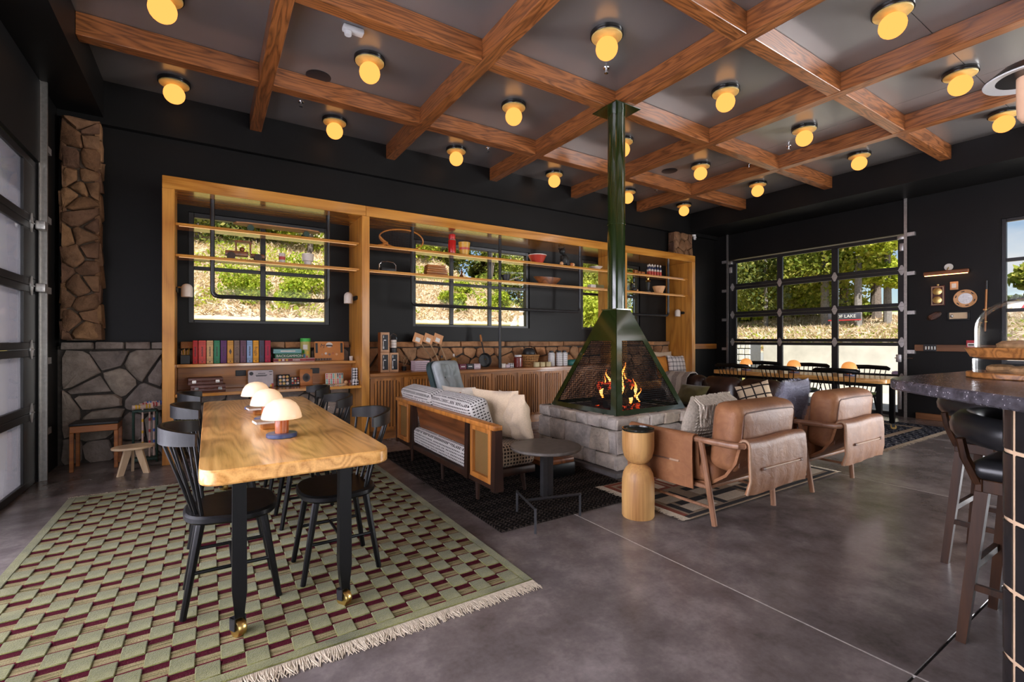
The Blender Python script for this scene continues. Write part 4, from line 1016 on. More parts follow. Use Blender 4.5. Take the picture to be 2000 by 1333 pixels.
for k in range(5):
    x = KX0+.08+k*.43
    kb('rust_frame', 'kilim_rust', x, x+.40, 2.72, 2.99); kb('cream_field', 'kilim_cream', x+.035, x+.365, 2.755, 2.955, .001)
    kb('black_bar', 'kilim_black', x, x+.30, 2.59, 2.66); kb('black_bar', 'kilim_black', x+.26, x+.30, 2.47, 2.60); kb('black_bar', 'kilim_black', x+.1, x+.42, 2.385, 2.455)
    kb('cream_field', 'kilim_cream', x+.02, x+.24, 2.47, 2.58); kb('cream_field', 'kilim_cream', x+.07, x+.38, 2.26, 2.38); kb('black_bar', 'kilim_black', x+.0, x+.06, 2.24, 2.455)
fringe(kl, ((KX0, KY0, kz-.002), (KX0, KY1, kz-.002)), (-1, 0, 0), .07, 320, 6, rad=.003); fringe(kl, ((KX1, KY0, kz-.002), (KX1, KY1, kz-.002)), (1, 0, 0), .06, 260, 7, rad=.003)
# navy rug
t = NT('rug_navy'); X, Y, Z = t.xyz(); nn = t.noise(7, 3, .5, t.map((1, 3, 1)))
st = t.math('SINE', t.math('ADD', t.math('MULTIPLY', Y, 55.0), t.math('MULTIPLY', t.math('SINE', t.math('MULTIPLY', X, 26.0)), 2.2)))
t.bsdf(t.ramp(t.math('ADD', t.math('MULTIPLY', st, .35), nn), [(.25, '#0b0e18'), (.5, '#1a2036'), (.62, '#8d8a86'), (.8, '#252a3c')]), .95, t.bump(nn, .3, .01), 0, .1)
nv = thing('navy_rug', 'navy and grey patterned rug under the far dining table', 'rug')
MB().rbox(6.65, 9.2, 2.35, 5.85, .0005, .007, .002, 1).build('rug_field', 'rug_navy', nv)
for a in ((6.95, 8.9, 2.60, 2.68), (6.95, 7.03, 2.68, 5.52), (8.82, 8.9, 2.68, 5.52), (6.95, 8.9, 5.52, 5.6)): MB().box(*a, .0071, .0078).build('border_band', 'kilim_tan', nv, 0)
fringe(nv, ((6.65, 2.35, .004), (9.2, 2.35, .004)), (0, -1, 0), .07, 200, 9, rad=.003)

# ================================================================ fireplace
HX, HY, HT = 3.885, 3.865, .556
he = thing('stone_hearth', 'raised square hearth of pale rough stone blocks on a concrete plinth', 'hearth', (HX, HY, 0)); hs = .625
MB().rbox(-hs-.05, hs+.05, -hs-.05, hs+.05, 0, .05, .006).build('plinth', 'plinth_concrete', he, 0)
MB().box(-hs+.035, hs-.035, -hs+.035, hs-.035, .05, HT-.02).build('core', 'mortar', he, 0)
rows = [(.05, .20, .16, .34), (.20, .435, .2, .42), (.435, HT, .15, .30)]
for side in range(4):
    Mz = rot('Z', side*PI/2)
    f_ = (lambda M_: lambda u, v, d: tuple(M_ @ Vector((u, -hs+.04-d, v))))(Mz)
    for k, (z0, z1, a, b) in enumerate(rows): stone_row(he, -hs+.0, hs-.0, z0, z1, a, b, .042, f_, 'hearth_stone', 50+side*7+k, .005)
rr = random.Random(5)
for side in range(4):
    Mz = rot('Z', side*PI/2); u = -hs
    while u < hs-.13:
        wd = min(rr.uniform(.16, .28), hs-.12-u)
        if wd < .05: break
        stone_piece([(u, 0), (u+wd, 0), (u+wd, .13), (u, .13)], .03, (lambda M_: lambda a, b, d: tuple(M_ @ Vector((a, -hs+b, HT-.03+d*.9))))(Mz), 'hearth_stone', he, rr, .004, 'cap_stone'); u += wd
MB().box(-hs+.12, hs-.12, -hs+.12, hs-.12, HT-.02, HT-.004).build('fire_bed', 'mortar', he, 0)
plain('green_enamel', (.015, .026, .005), .14, spec=.6, var=.1, scale=3, bump=0, Coat_Weight=.6, Coat_Roughness=.06)
plain('screen_wire', (.006, .006, .006), .8, spec=.15)
ho = thing('fireplace_hood', 'dark green enamelled pyramid fire hood with wire mesh sides and tall flue', 'fireplace', (HX, HY, HT))
hb, ht_, hh = .52, .105, 1.085
def hp(side, u, z):  # point on a face of the pyramid, u in -1..1
    k = z/hh; r = hb+(ht_-hb)*k; return tuple(rot('Z', side*PI/2) @ Vector((u*r, -r, z)))
zo0, zo1 = .045, .74
for s in range(4):
    m = MB(); eb = .075
    def uo(z):  # opening half width keeps a constant rim
        r = hb+(ht_-hb)*z/hh; return (r-eb)/r
    A = [hp(s, -1, 0), hp(s, 1, 0), hp(s, 1, zo0), hp(s, -1, zo0)]
    m.add(A, [(0,1,2,3)])
    m.add([hp(s, -1, zo0), hp(s, -uo(zo0), zo0), hp(s, -uo(zo1), zo1), hp(s, -1, zo1)], [(0,1,2,3)])
    m.add([hp(s, uo(zo0), zo0), hp(s, 1, zo0), hp(s, 1, zo1), hp(s, uo(zo1), zo1)], [(0,1,2,3)])
    m.add([hp(s, -1, zo1), hp(s, 1, zo1), hp(s, 1, hh), hp(s, -1, hh)], [(0,1,2,3)])
    o = m.build('hood_panel', 'green_enamel', ho, 0)
    so = o.modifiers.new('thick', 'SOLIDIFY'); so.thickness = .006; so.offset = 1
    w_ = MB(); N_ = 34
    for i in range(1, N_):
        z = zo0+(zo1-zo0)*i/N_; a, b = hp(s, -uo(z), z), hp(s, uo(z), z); w_.path([a, b], .0029, 3)
    for i in range(-23, 24):
        x = i*.0205; zt = zo1
        # clip the upright wire to the sloping edge
        lim = lambda z: (hb+(ht_-hb)*z/hh)-eb
        if abs(x) > lim(zo0): continue
        if abs(x) > lim(zo1): zt = ((abs(x)+eb)-hb)*hh/(ht_-hb)
        ra = hb+(ht_-hb)*zo0/hh; rb = hb+(ht_-hb)*zt/hh
        w_.path([tuple(rot('Z', s*PI/2) @ Vector((x, -ra+.002, zo0))), tuple(rot('Z', s*PI/2) @ Vector((x, -rb+.002, zt)))], .0029, 3)
    w_.build('wire_mesh', 'screen_wire', ho, 0, kind='stuff')
MB().box(-ht_-.012, ht_+.012, -ht_-.012, ht_+.012, hh, hh+.012).build('collar', 'green_enamel', ho, 0)
MB().lathe([(.098, hh+.012), (.098, BZ-HT-.02), (.104, BZ-HT-.02), (.104, BZ-HT-.006)], 40).build('flue', 'green_enamel', ho)
MB().lathe([(.101, 2.05), (.103, 2.052), (.103, 2.075), (.101, 2.077)], 40).build('flue_band', 'green_enamel', ho)
MB().rbox(-.19, .19, -.19, .19, BZ-HT-.014, BZ-HT-.001, .003, 1).build('ceiling_plate', 'green_enamel', ho)
plain('charred', (.018, .012, .010), .95, var=.5, scale=18, bump=.9)
t = NT('embers'); n1 = t.noise(14, 5, .7)
b = t.bsdf((.03, .02, .018), .9); t.set(b.inputs['Emission Color'], t.ramp(n1, [(.5, (0, 0, 0)), (.62, (.9, .06, .01)), (.75, (1, .35, .06))])); b.inputs['Emission Strength'].default_value = 1.8
t = NT('flame'); X, Y, Z = t.xyz(); g = t.n('ShaderNodeTexCoord').outputs['Generated']; gz = t.xyz(g)[2]
e = t.n('ShaderNodeEmission', {'Color': t.ramp(gz, [(0, (1, .20, .02)), (.35, (1, .55, .13)), (.6, (1, .38, .06)), (1, (1, .12, .015))]), 'Strength': 5.0}); t.t.links.new(e.outputs[0], t.out.inputs[0])
fire = thing('log_fire', 'burning logs with orange flames inside the green hood', 'fire', (HX-.07, HY-.08, HT))
rr = random.Random(8)
lg = [((-.28, -.12, .075), (.26, -.06, .075)), ((-.22, .12, .075), (.28, .10, .08)), ((-.18, -.16, .17), (.12, .16, .18)), ((.0, -.2, .175), (.22, .14, .18)), ((-.24, .04, .24), (.22, -.02, .26))]
for a, b in lg:
    a, b = Vector(a), Vector(b); pts = [a.lerp(b, k/6)+Vector((rr.uniform(-.01, .01), rr.uniform(-.01, .01), rr.uniform(-.008, .008))) for k in range(7)]
    MB().path(pts, [.05*rr.uniform(.85, 1.1) for _ in pts], 9).build('log', 'embers' if a.z > .2 else 'charred', fire, 50)
for k in range(26):
    x, y = rr.uniform(-.3, .3), rr.uniform(-.26, .26); MB().ball((x, y, .03), rr.uniform(.025, .045), 7, sz=.7).build('coal', 'embers', fire, 0)
def flame(x, y, z, h, r, lean):
    pts = []; rs = []
    for k in range(9):
        s = k/8; pts.append((x+lean*s*s*.5+.018*math.sin(s*7+x*20), y+.012*math.sin(s*6+y*30), z+h*s)); rs.append(max(.001, r*(math.sin(PI*min(1, s*.85+.15))**1.1)*(1-s*.55)))
    MB().path(pts, rs, 8, flat=.7).build('flame', 'flame', fire, 60)
for a in ((-.08, -.12, .10, .34, .035, .05), (-.15, -.2, .06, .22, .026, -.06), (.02, -.18, .06, .20, .030, .04), (.06, -.02, .2, .30, .03, .05), (.16, -.12, .12, .20, .022, -.04), (-.2, .02, .12, .24, .025, .05), (.2, .08, .16, .22, .02, .05), (-.03, .1, .22, .2, .022, -.05), (.1, -.22, .08, .15, .018, .03)): flame(*a)

# ================================================================ stump side table and C table
t_ = thing('stump_table', 'hourglass turned wooden stump side table with a dark tray top', 'side table', (2.68, 2.445, .0))
MB().lathe([(0, .0), (.112, .0), (.117, .01), (.118, .15), (.116, .27), (.108, .32), (.09, .355), (.06, .382), (.048, .392), (0, .392)], 36).build('lower_block', 'stump_light', t_)
MB().lathe([(0, .385), (.05, .394), (.075, .405), (.1, .44), (.113, .49), (.116, .53), (.115, .628), (.11, .634), (0, .634)], 36).build('upper_block', 'stump_light', t_)
plain('tray_black', (.02, .022, .016), .18, Coat_Weight=.4)
MB().lathe([(0, .634), (.112, .634), (.116, .640), (.116, .652), (.111, .652), (.108, .642), (0, .642)], 36).build('tray', 'tray_black', t_)
plain('slate_top', (.095, .080, .068), .38, var=.3, scale=22, bump=.1); plain('gunmetal', (.05, .05, .052), .35, metal=.6)
t_ = thing('c_side_table', 'round slate topped side table on a thin black steel frame', 'side table', (2.158, 2.887, 0))
MB().lathe([(0, .478), (.262, .478), (.27, .486), (.27, .498), (.265, .502), (0, .502)], 48).build('table_top', 'slate_top', t_)
MB().box(-.10, -.06, -.105, -.065, .155, .478).build('stem', 'gunmetal', t_, 0)
MB().box(-.055, -.005, -.10, -.072, .155, .478).build('stem_plate', 'black_metal', t_, 0)
MB().tube((-.04, -.08, .33), (.10, .05, .477), .008).build('brace', 'gunmetal', t_)
def bar(p, q, r=.011): MB().path([p, q], r, 4).build('base_bar', 'gunmetal', t_, 0)
bar((-.308, -.297, .16), (-.204, .086, .16)); bar((-.256, -.105, .16), (.16, -.21, .16)); bar((-.308, -.297, .0), (-.308, -.297, .17)); bar((-.204, .086, .012), (-.204, .086, .17)); bar((.16, -.21, .0), (.16, -.21, .17))
t_ = thing('low_coffee_table', 'low walnut topped table with a black base between sofa and hearth', 'coffee table', (2.72, 3.42, .012))
MB().rbox(-.19, .17, 0, 1.2, .15, .195, .006).build('table_top', 'walnut', t_); MB().rbox(-.16, .2, .02, 1.18, .02, .148, .01).build('base', 'black_wood', t_)

# ================================================================ cane sofa
def check(name, base, dark, p1, p2, d1, d2):
    t = NT(name); X, Y, Z = t.xyz(); t.co(); nrm = t.xyz(t._tc.outputs['Normal'])
    ax = t.math('GREATER_THAN', t.math('ABSOLUTE', nrm[0]), .6); az = t.math('GREATER_THAN', t.math('ABSOLUTE', nrm[2]), .6)
    pick = lambda c, p, q: t.math('ADD', t.math('MULTIPLY', c, p), t.math('MULTIPLY', t.math('SUBTRACT', 1.0, c), q))
    u = pick(t.math('MAXIMUM', ax, az), Y, X); s = pick(az, X, Z)
    a = t.math('LESS_THAN', t.math('FRACT', t.math('DIVIDE', t.math('ADD', u, 40.0), p1)), d1); bq = t.math('LESS_THAN', t.math('FRACT', t.math('DIVIDE', t.math('ADD', s, 40.0), p2)), d2)
    n1 = t.noise(24, 3); n2 = t.noise(220, 2)
    f = t.math('MULTIPLY', t.math('MULTIPLY', a, bq), t.math('GREATER_THAN', n1, .40))
    t.bsdf(t.mix(f, base, dark), .9, t.bump(n2, .3, .004), 0, .15, Sheen_Weight=.2)
check('check_fabric', (.56, .53, .49), (.04, .032, .03), .030, .026, .66, .42)
check('check_fabric_warm', (.52, .40, .28), (.03, .02, .016), .030, .030, .62, .62)
t = NT('cane'); X, Y, Z = t.xyz(); a = t.math('SINE', t.math('MULTIPLY', Y, 420.0)); bq = t.math('SINE', t.math('MULTIPLY', Z, 420.0)); h = t.math('MULTIPLY', a, bq)
t.bsdf(t.ramp(h, [(.2, '#6f4d22'), (.7, '#b08a4e')]), .6, t.bump(h, .5, .003))
so_ = thing('cane_sofa', 'mid-century daybed sofa with cane back panels and checked cushions', 'sofa', (1.75, 2.93, .010)); SL = 2.13
MB().rbox(-.025, .05, 0, SL, .635, .672, .006).build('top_rail', 'teak', so_)
for y in (0, .43, SL-.43-.05, SL-.06): MB().add([(-.02, y, .19), (.06, y, .19), (.06, y+.055, .19), (-.02, y+.055, .19), (-.01, y, .635), (.045, y, .635), (.045, y+.055, .635), (-.01, y+.055, .635)], [(3,2,1,0), (4,5,6,7), (0,1,5,4), (1,2,6,5), (2,3,7,6), (3,0,4,7)]).build('post', 'walnut_dark', so_, 0)
for y0 in (.058, SL-.375):
    y1 = y0+.315; MB().box(.005, .011, y0+.03, y1-.03, .27, .62).build('cane_panel', 'cane', so_, 0)
    for a in ((y0, y0+.035, .235, .635), (y1-.035, y1, .235, .635), (y0+.035, y1-.035, .235, .275), (y0+.035, y1-.035, .60, .635)): MB().rbox(-.022, .03, a[0], a[1], a[2], a[3], .003, 1).build('panel_frame', 'teak', so_)
MB().rbox(0, .05, .055, SL-.06, .19, .234, .003, 1).build('back_rail', 'walnut_dark', so_)
MB().rbox(-.012, .012, 0, SL-.86-.1, 0, .34, .005, 1, M=tr(.10, .48, .34) @ rot('Y', -.20)).build('back_board', 'walnut', so_)
MB().rbox(.02, .60, .36, SL, .17, .235, .008).build('seat_deck', 'walnut_dark', so_)
for x in (.09, .52):
    for y in (.45, 1.13, SL-.22): MB().path([(x, y, .18), (x+(.03 if x > .4 else .0), y, 0)], [.024, .014], 10).build('leg', 'walnut_dark', so_)
cushion_mb(.105, .61, .37, SL-.01, .236, .415, .045, .012).build('seat_cushion', 'check_fabric_warm', so_)
cushion_mb(.012, .10, .47, 1.72, .245, .40, .03, .008).build('seat_cushion_edge', 'check_fabric', so_)
for y0, y1 in ((.52, 1.32), (1.345, 2.16)):
    c = cushion_mb(-.095, .095, y0, y1, 0, .40, .04, .02).build('back_cushion', 'check_fabric', so_); c.matrix_local = tr(.245, 0, .40) @ rot('Y', -.30)
# loose cushions on the sofa
plain('linen_beige', (.60, .46, .31), .95, var=.12, scale=120, bump=.2, Sheen_Weight=.3); plain('linen_cream', (.66, .58, .47), .95, var=.1, scale=120, bump=.2); plain('rust_leather', (.42, .12, .03), .5, var=.15); plain('denim', (.10, .17, .33), .85, var=.15)
def cushion(name, label, mat, wd, ht, th, loc, rx, rz, seed, extra=None, group='loose cushions', wr=.008, ry=0):
    c = thing(name, label, 'cushion', loc, 0, group); c.rotation_euler = (rx, ry, rz)
    pillow_mb(wd, ht, th, 14, seed, 0, wr).build('cover', mat, c, 80)
    if extra: extra(c)
    return c
cushion('linen_cushion', 'beige linen cushion leaning at the near end of the cane sofa, wider of the two', 'linen_beige', .50, .46, .15, (2.20, 3.60, .43), .25, -PI/2+.42, 1, wr=.02)
cushion('linen_cushion', 'slim beige linen cushion behind the wide one, nearest the fireplace', 'linen_beige', .44, .44, .14, (2.27, 3.40, .43), .22, -PI/2-.05, 2, wr=.02)
cushion('linen_cushion', 'cream cushion with an orange bird patch beside the lounge chair', 'linen_cream', .42, .40, .13, (2.30, 4.55, .43), .25, -PI/2+.55, 3, lambda c: MB().prism([(-.09, .30), (.06, .36), (.12, .28), (.02, .12), (-.06, .22)], .062, .075, M=rot('X', PI/2)).build('patch', 'rust_leather', c))
cushion('denim_cushion', 'blue denim cushion behind the far checked cushion', 'denim', .36, .34, .11, (2.22, 4.95, .43), .2, -PI/2+.2, 4)

# green lounge chair
plain('lounge_shell', (.03, .06, .06), .35, var=.1, Coat_Weight=.2); plain('lounge_leather', (.40, .44, .44), .38, var=.15, scale=9, bump=.25); plain('lounge_arm', (.02, .035, .045), .35, var=.1)
lc = thing('lounge_chair', 'grey-green tufted leather lounge chair behind the cane sofa', 'armchair', (2.80, 5.30, 0), -2.55)
Mb = tr(0, -.30, .40) @ rot('X', .30)
MB().prism(rrect(-.29, .29, 0, .66, .11, 6), -.03, .03, M=Mb @ rot('X', PI/2), r=.01).build('back_shell', 'lounge_shell', lc)
bk = cushion_mb(-.255, .255, .03, .13, .02, .62, .05, .03, 4, 18)
bkv = []
for v in bk.v:
    d = 0
    for bx in (-.1, .1):
        for bz in (.22, .42): d += .075*math.exp(-((v[0]-bx)**2+(v[2]-bz)**2)/.0028)+.018*math.exp(-(v[0]-bx)**2/.0006-max(0, v[2]-bz)**2/.03)*(v[2] > bz-.02)
    fold = .014*math.sin(v[0]*75+v[2]*8)*(.3+.7*(v[2] > .42))
    bkv.append((v[0], v[1]-(d if v[1] > .06 else 0)+(fold if v[1] > .06 else 0), v[2]))
bk.v = bkv; o = bk.build('back_cushion', 'lounge_leather', lc, 70); o.matrix_local = Mb
for bx in (-.1, .1):
    for bz in (.22, .42): MB().ball((bx, .095, bz), .012, 8).build('button', 'lounge_shell', lc).matrix_local = Mb
cushion_mb(-.27, .27, -.26, .33, .30, .43, .05, .02).build('seat_cushion', 'lounge_leather', lc)
for s in (-1, 1):
    MB().path([(s*.31, -.22, .56), (s*.32, -.05, .585), (s*.32, .2, .575), (s*.31, .30, .54)], [.035, .045, .045, .03], 10, flat=.7).build('arm_pad', 'lounge_arm', lc)
    MB().path([(s*.30, .1, .33), (s*.325, .1, .45), (s*.32, .08, .55)], .016, 8).build('arm_support', 'chrome', lc)
MB().tube((0, 0, .06), (0, 0, .30), .03).build('column', 'chrome', lc)
for k in range(4): MB().path([(0, 0, .07), (.30*math.cos(k*PI/2+.6), .30*math.sin(k*PI/2+.6), .02)], [.025, .018], 8).build('base_foot', 'lounge_shell', lc)

# ================================================================ leather armchairs
t = NT('tan_leather'); n1 = t.noise(3, 4); n2 = t.noise(14, 5, .6, None, .8); n3 = t.noise(240, 2)
t.bsdf(t.ramp(t.math('ADD', t.math('MULTIPLY', n1, .6), t.math('MULTIPLY', n2, .4)), [(.35, '#805438'), (.55, '#9b6a47'), (.7, '#ae7d56')]), .48, t.bump(t.math('ADD', n2, t.math('MULTIPLY', n3, .15)), .35, .012), 0, .3)
plain('leather_edge', (.46, .29, .18), .6); plain('stitch_dark', (.16, .08, .05), .6)
def ribbon(prof, e0, e1, th, f):
    """closed sheet: 2-D profile swept along a third axis, f(p, q, e) -> xyz"""
    n = len(prof); nor = []
    for i in range(n):
        a = prof[max(0, i-1)]; b = prof[min(n-1, i+1)]; dx, dy = b[0]-a[0], b[1]-a[1]; l = math.hypot(dx, dy); nor.append((-dy/l*th/2, dx/l*th/2))
    NS = 24; E_ = [e0+(e1-e0)*k/NS for k in range(NS+1)]; vs = []
    for e in E_:
        for i in range(n): vs.append(f(prof[i][0]+nor[i][0], prof[i][1]+nor[i][1], e))
        for i in range(n-1, -1, -1): vs.append(f(prof[i][0]-nor[i][0], prof[i][1]-nor[i][1], e))
    m2 = 2*n; fs = [tuple(range(m2-1, -1, -1)), tuple(NS*m2+k for k in range(m2))]
    for q in range(NS):
        for k in range(m2): fs.append((q*m2+k, q*m2+(k+1) % m2, (q+1)*m2+(k+1) % m2, (q+1)*m2+k))
    return MB().add(vs, fs)
def armchair():
    c = thing('leather_armchair', 'x', 'armchair', group='tan leather armchairs facing the fire'); W_ = .42
    for s in (-1, 1):
        MB().path([(s*.375, -.36, 0), (s*.40, -.325, .30), (s*W_, -.285, .585)], [.019, .021, .021], 10).build('leg', 'ash_frame', c)
        MB().path([(s*.375, .34, 0), (s*.40, .34, .30), (s*W_, .34, .585)], [.019, .021, .021], 10).build('leg', 'ash_frame', c)
        MB().path([(s*W_, .36, .585), (s*W_, -.29, .588), (s*W_, -.50, .588), (s*(W_-.02), -.545, .588), (s*(W_-.06), -.565, .588)], .0215, 10).build('arm_rail', 'ash_frame', c)
        MB().tube((s*.384, -.345, .12), (s*.384, .335, .12), .011).build('stretcher', 'ash_frame', c)
        MB().tube((s*.395, -.335, .26), (s*.395, .335, .26), .016).build('side_rail', 'ash_frame', c)
        prof = [(.035, .24), (.036, .42), (.034, .56)]+[(.032*math.cos(a*PI/8), .588+.032*math.sin(a*PI/8)) for a in range(1, 8)]+[(-.034, .55), (-.040, .40), (-.06, .30)]
        sl = ribbon(prof, -.245, .36, .009, (lambda s_: lambda p, q, e: (s_*(W_+p+.006*math.sin(e*14+q*9)), e, q))(s)).build('arm_sling', 'tan_leather', c, 60)
        MB().tube((s*(W_+.046), -.12, .415), (s*(W_+.046), .28, .405), .006).build('arm_strap', 'stitch_dark', sl)
        MB().tube((s*(W_+.048), -.14, .415), (s*(W_+.048), -.06, .414), .009).build('strap_end', 'leather_edge', sl)
    MB().tube((-.37, -.565, .588), (.37, -.565, .588), .0215).build('back_rail', 'ash_frame', c)
    MB().tube((-.39, .335, .25), (.39, .335, .25), .016).build('front_rail', 'ash_frame', c)
    prof = [(-.585, .27), (-.605, .36), (-.602, .50), (-.600, .57)]+[(-.565-.034*math.cos(a*PI/8), .588+.034*math.sin(a*PI/8)) for a in range(1, 8)]+[(-.528, .56), (-.50, .46), (-.43, .36), (-.33, .29), (-.2, .262)]
    sl = ribbon(prof, -.355, .355, .020, lambda p, q, e: (e*(1+.02*(q < .35)), p+(.0035*math.sin(e*31+q*24)+.002*math.sin(e*57+q*9))*(1 if q < .55 and p < -.55 else 0), q+.006*math.sin(e*9))).build('back_sling', 'tan_leather', c, 60)
    for e in (-.356, .356): MB().path([(e*(1+.02*(q < .35)), p-.004, q) for p, q in prof[:11]], .008, 6).build('sling_edge', 'leather_edge', sl)
    MB().tube((-.22, -.618, .43), (.26, -.618, .43), .0065).build('back_bar', 'leather_edge', sl)
    for x in (-.22, .26): MB().tube((x-.012, -.618, .43), (x+.012, -.618, .43), .0105).build('bar_cap', 'stitch_dark', sl)
    MB().rbox(-.37, .37, -.33, .33, .245, .272, .008).build('seat_base', 'tan_leather', c)
    cushion_mb(-.365, .365, -.35, .37, .275, .43, .05, .015).build('seat_cushion', 'tan_leather', c, 60)
    bc = cushion_mb(-.36, .36, -.10, .10, 0, .45, .06, .025, 5).build('back_cushion', 'tan_leather', c, 60); bc.matrix_local = tr(0, -.395, .395) @ rot('X', .10)
    for y in (-.072, .072):
        s_ = 1 if y > 0 else -1
        MB().path([(-.318, s_*.106, .04), (-.322, s_*.108, .36), (-.315, s_*.106, .395), (-.29, s_*.106, .412), (0, s_*.109, .42), (.29, s_*.106, .412), (.315, s_*.106, .395), (.322, s_*.108, .36), (.318, s_*.106, .04)], .0045, 6).build('piping', 'stitch_dark', bc)
    return c
ac = armchair()
for k, (x, lb) in enumerate(((3.32, 'tan leather sling armchair with wooden frame beside the stump table'), (4.675, 'tan leather sling armchair further along, next to the bar stools'))):
    c = ac if k == 0 else copy_tree(ac); c.location = (x, 2.355, .017); c['label'] = lb
plain('yarn', (.50, .43, .34), .95, var=.25, scale=60, bump=.4); plain('fur_grey', (.30, .30, .37), .95, var=.25, scale=80)
def yarn_fringe(c):
    rr = random.Random(2); m_ = MB(); k_ = MB()
    for i in range(260):
        x = rr.uniform(-.25, .25); top = i % 3
        if top: p_ = (x, rr.uniform(-.02, .02), .45); q = (x+rr.uniform(-.03, .03), -.07-rr.random()*.03, .42); r_ = (x+rr.uniform(-.05, .05), -.10-rr.random()*.02, .34-rr.random()*.07)
        else:
            z = rr.uniform(.05, .42); sx = 1; p_ = (sx*.24, 0, z); q = (sx*.27, -.03, z-.03); r_ = (sx*(.27+rr.uniform(0, .04)), -.04, z-.09)
        m_.path([p_, q, r_], [.0075, .0075, .005], 5)
    m_.build('fringe', 'yarn', c, 50, kind='stuff')
    for i in range(16):
        for j in range(15):
            x = -.21+i*.028; z = .05+j*.026; e = max(0, (1-(x/.25)**2)*(1-((z-.23)/.23)**2))**.42
            for s in (-1, 1): k_.path([(x-.012, s*(.075*e+.004), z), (x, s*(.075*e+.009), z+.008), (x+.012, s*(.075*e+.004), z)], .005, 4)
    k_.build('knots', 'yarn', c, 50, kind='stuff')
cushion('fringed_cushion', 'cream knotted yarn cushion with long fringe on the leather armchair', 'yarn', .60, .46, .15, (3.20, 2.32, .45), .26, .12, 6, yarn_fringe)
def fur(c):
    rr = random.Random(4); m_ = MB()
    for i in range(2600):
        u, v = rr.uniform(-.97, .97), rr.uniform(-.97, .97); s = rr.choice((-1, 1)); e = max(0, (1-u*u)*(1-v*v))**.42
        p_ = Vector((u*.26, s*.085*e, .25+v*.24)); d = Vector((u*.5+rr.uniform(-.5, .5), s*(.9)+rr.uniform(-.3, .3), v*.5+rr.uniform(-.6, .3))).normalized()*.03; w2 = Vector((.003, 0, .001))
        m_.add([p_-w2, p_+w2, p_+d], [(0, 1, 2)])
    m_.build('pile', 'fur_grey', c, 0, kind='stuff')
cushion('fur_cushion', 'grey-blue shaggy cushion on the further leather armchair', 'fur_grey', .54, .50, .17, (4.46, 2.31, .46), .22, .12, 7, fur)

# ================================================================ brown leather sofa
t = NT('brown_leather'); n1 = t.noise(6, 5, .6, None, .6); n3 = t.noise(160, 2)
t.bsdf(t.ramp(n1, [(.35, '#1d100b'), (.6, '#3a231a'), (.75, '#523227')]), .30, t.bump(t.math('ADD', n1, t.math('MULTIPLY', n3, .1)), .3, .015), 0, .5)
bs = thing('leather_sofa', 'dark brown leather three seat sofa past the fireplace', 'sofa', (5.22, 3.64, 0), PI/2)
MB().rbox(-.86, .86, -.42, .40, .10, .30, .03).build('base', 'brown_leather', bs)
for k in range(3):
    x0 = -.74+k*.495; cushion_mb(x0+.004, x0+.488, -.2, .42, .30, .46, .06, .02).build('seat_cushion', 'brown_leather', bs)
    b = cushion_mb(x0+.004, x0+.488, -.12, .10, 0, .36, .09, .03, 5).build('back_cushion', 'brown_leather', bs, 60); b.matrix_local = tr(0, -.29, .46) @ rot('X', .14)
MB().rbox(-.86, .86, -.46, -.36, .12, .66, .04, 3).build('back', 'brown_leather', bs)
for s in (-1, 1): cushion_mb(s*.80-.075, s*.80+.075, -.42, .42, .12, .62, .07, .015).build('arm', 'brown_leather', bs)
for x in (-.78, .78):
    for y in (-.36, .34): MB().tube((x, y, .1), (x, y, 0), .025, .018).build('leg', 'walnut_dark', bs)
def plaid(name, base, line, per, wid):
    t = NT(name); X, Y, Z = t.xyz(); a, b = grid_lines(t, X, Z, per, wid); n2 = t.noise(160, 2)
    t.bsdf(t.mix(t.math('MAXIMUM', a, b), base, line), .9, t.bump(n2, .3, .004), 0, .15)
plaid('plaid_white', (.68, .63, .60), (.02, .018, .02), .085, .010); plaid('plaid_tan', (.55, .42, .28), (.025, .02, .018), .10, .016)
plain('olive_velvet', (.11, .095, .022), .8, var=.2, Sheen_Weight=.4); plain('mustard', (.62, .22, .025), .85, var=.12); plain('throw_grey', (.33, .28, .24), .95, var=.2, scale=60); plain('throw_stripe', (.58, .52, .45), .95, var=.1)
cushion('plaid_cushion', 'tan and black plaid cushion at the near end of the brown sofa', 'plaid_tan', .36, .36, .13, (5.22, 2.95, .475), .30, PI/2+.75, 8, ry=.25)
cushion('olive_cushion', 'flat olive velvet cushion lying on the brown sofa seat', 'olive_velvet', .46, .30, .14, (5.12, 3.86, .475), .55, PI/2-.1, 9)
t_ = thing('throw_blanket', 'grey throw blanket with pale stripes draped over the brown sofa back', 'blanket', (5.22, 3.64, 0), PI/2)
pf = [(-.475, .45), (-.478, .66), (-.44, .80), (-.36, .865), (-.24, .86), (-.165, .80), (-.13, .62), (-.10, .475), (.10, .495), (.30, .495)]
for k in range(5):
    e0 = .42+k*.08; ribbon(pf, e0, e0+.0795, .010, lambda p, q, e: (e, p, q+.004*math.sin(e*30))).build('woven_band', 'throw_stripe' if k in (1, 3) else 'throw_grey', t_, 60)
cushion('orange_cushion', 'orange cushion on the window seat', 'mustard', .46, .46, .15, (7.72, 6.36, .536), .18, PI+.25, 10)
cushion('grid_cushion', 'white cushion with black grid lines on the window seat', 'plaid_white', .50, .47, .14, (8.06, 6.27, .536), .16, PI-.15, 11)
cushion('linen_cushion', 'beige linen cushion at the back of the window seat', 'linen_beige', .56, .54, .13, (7.92, 6.50, .536), .12, PI, 12)
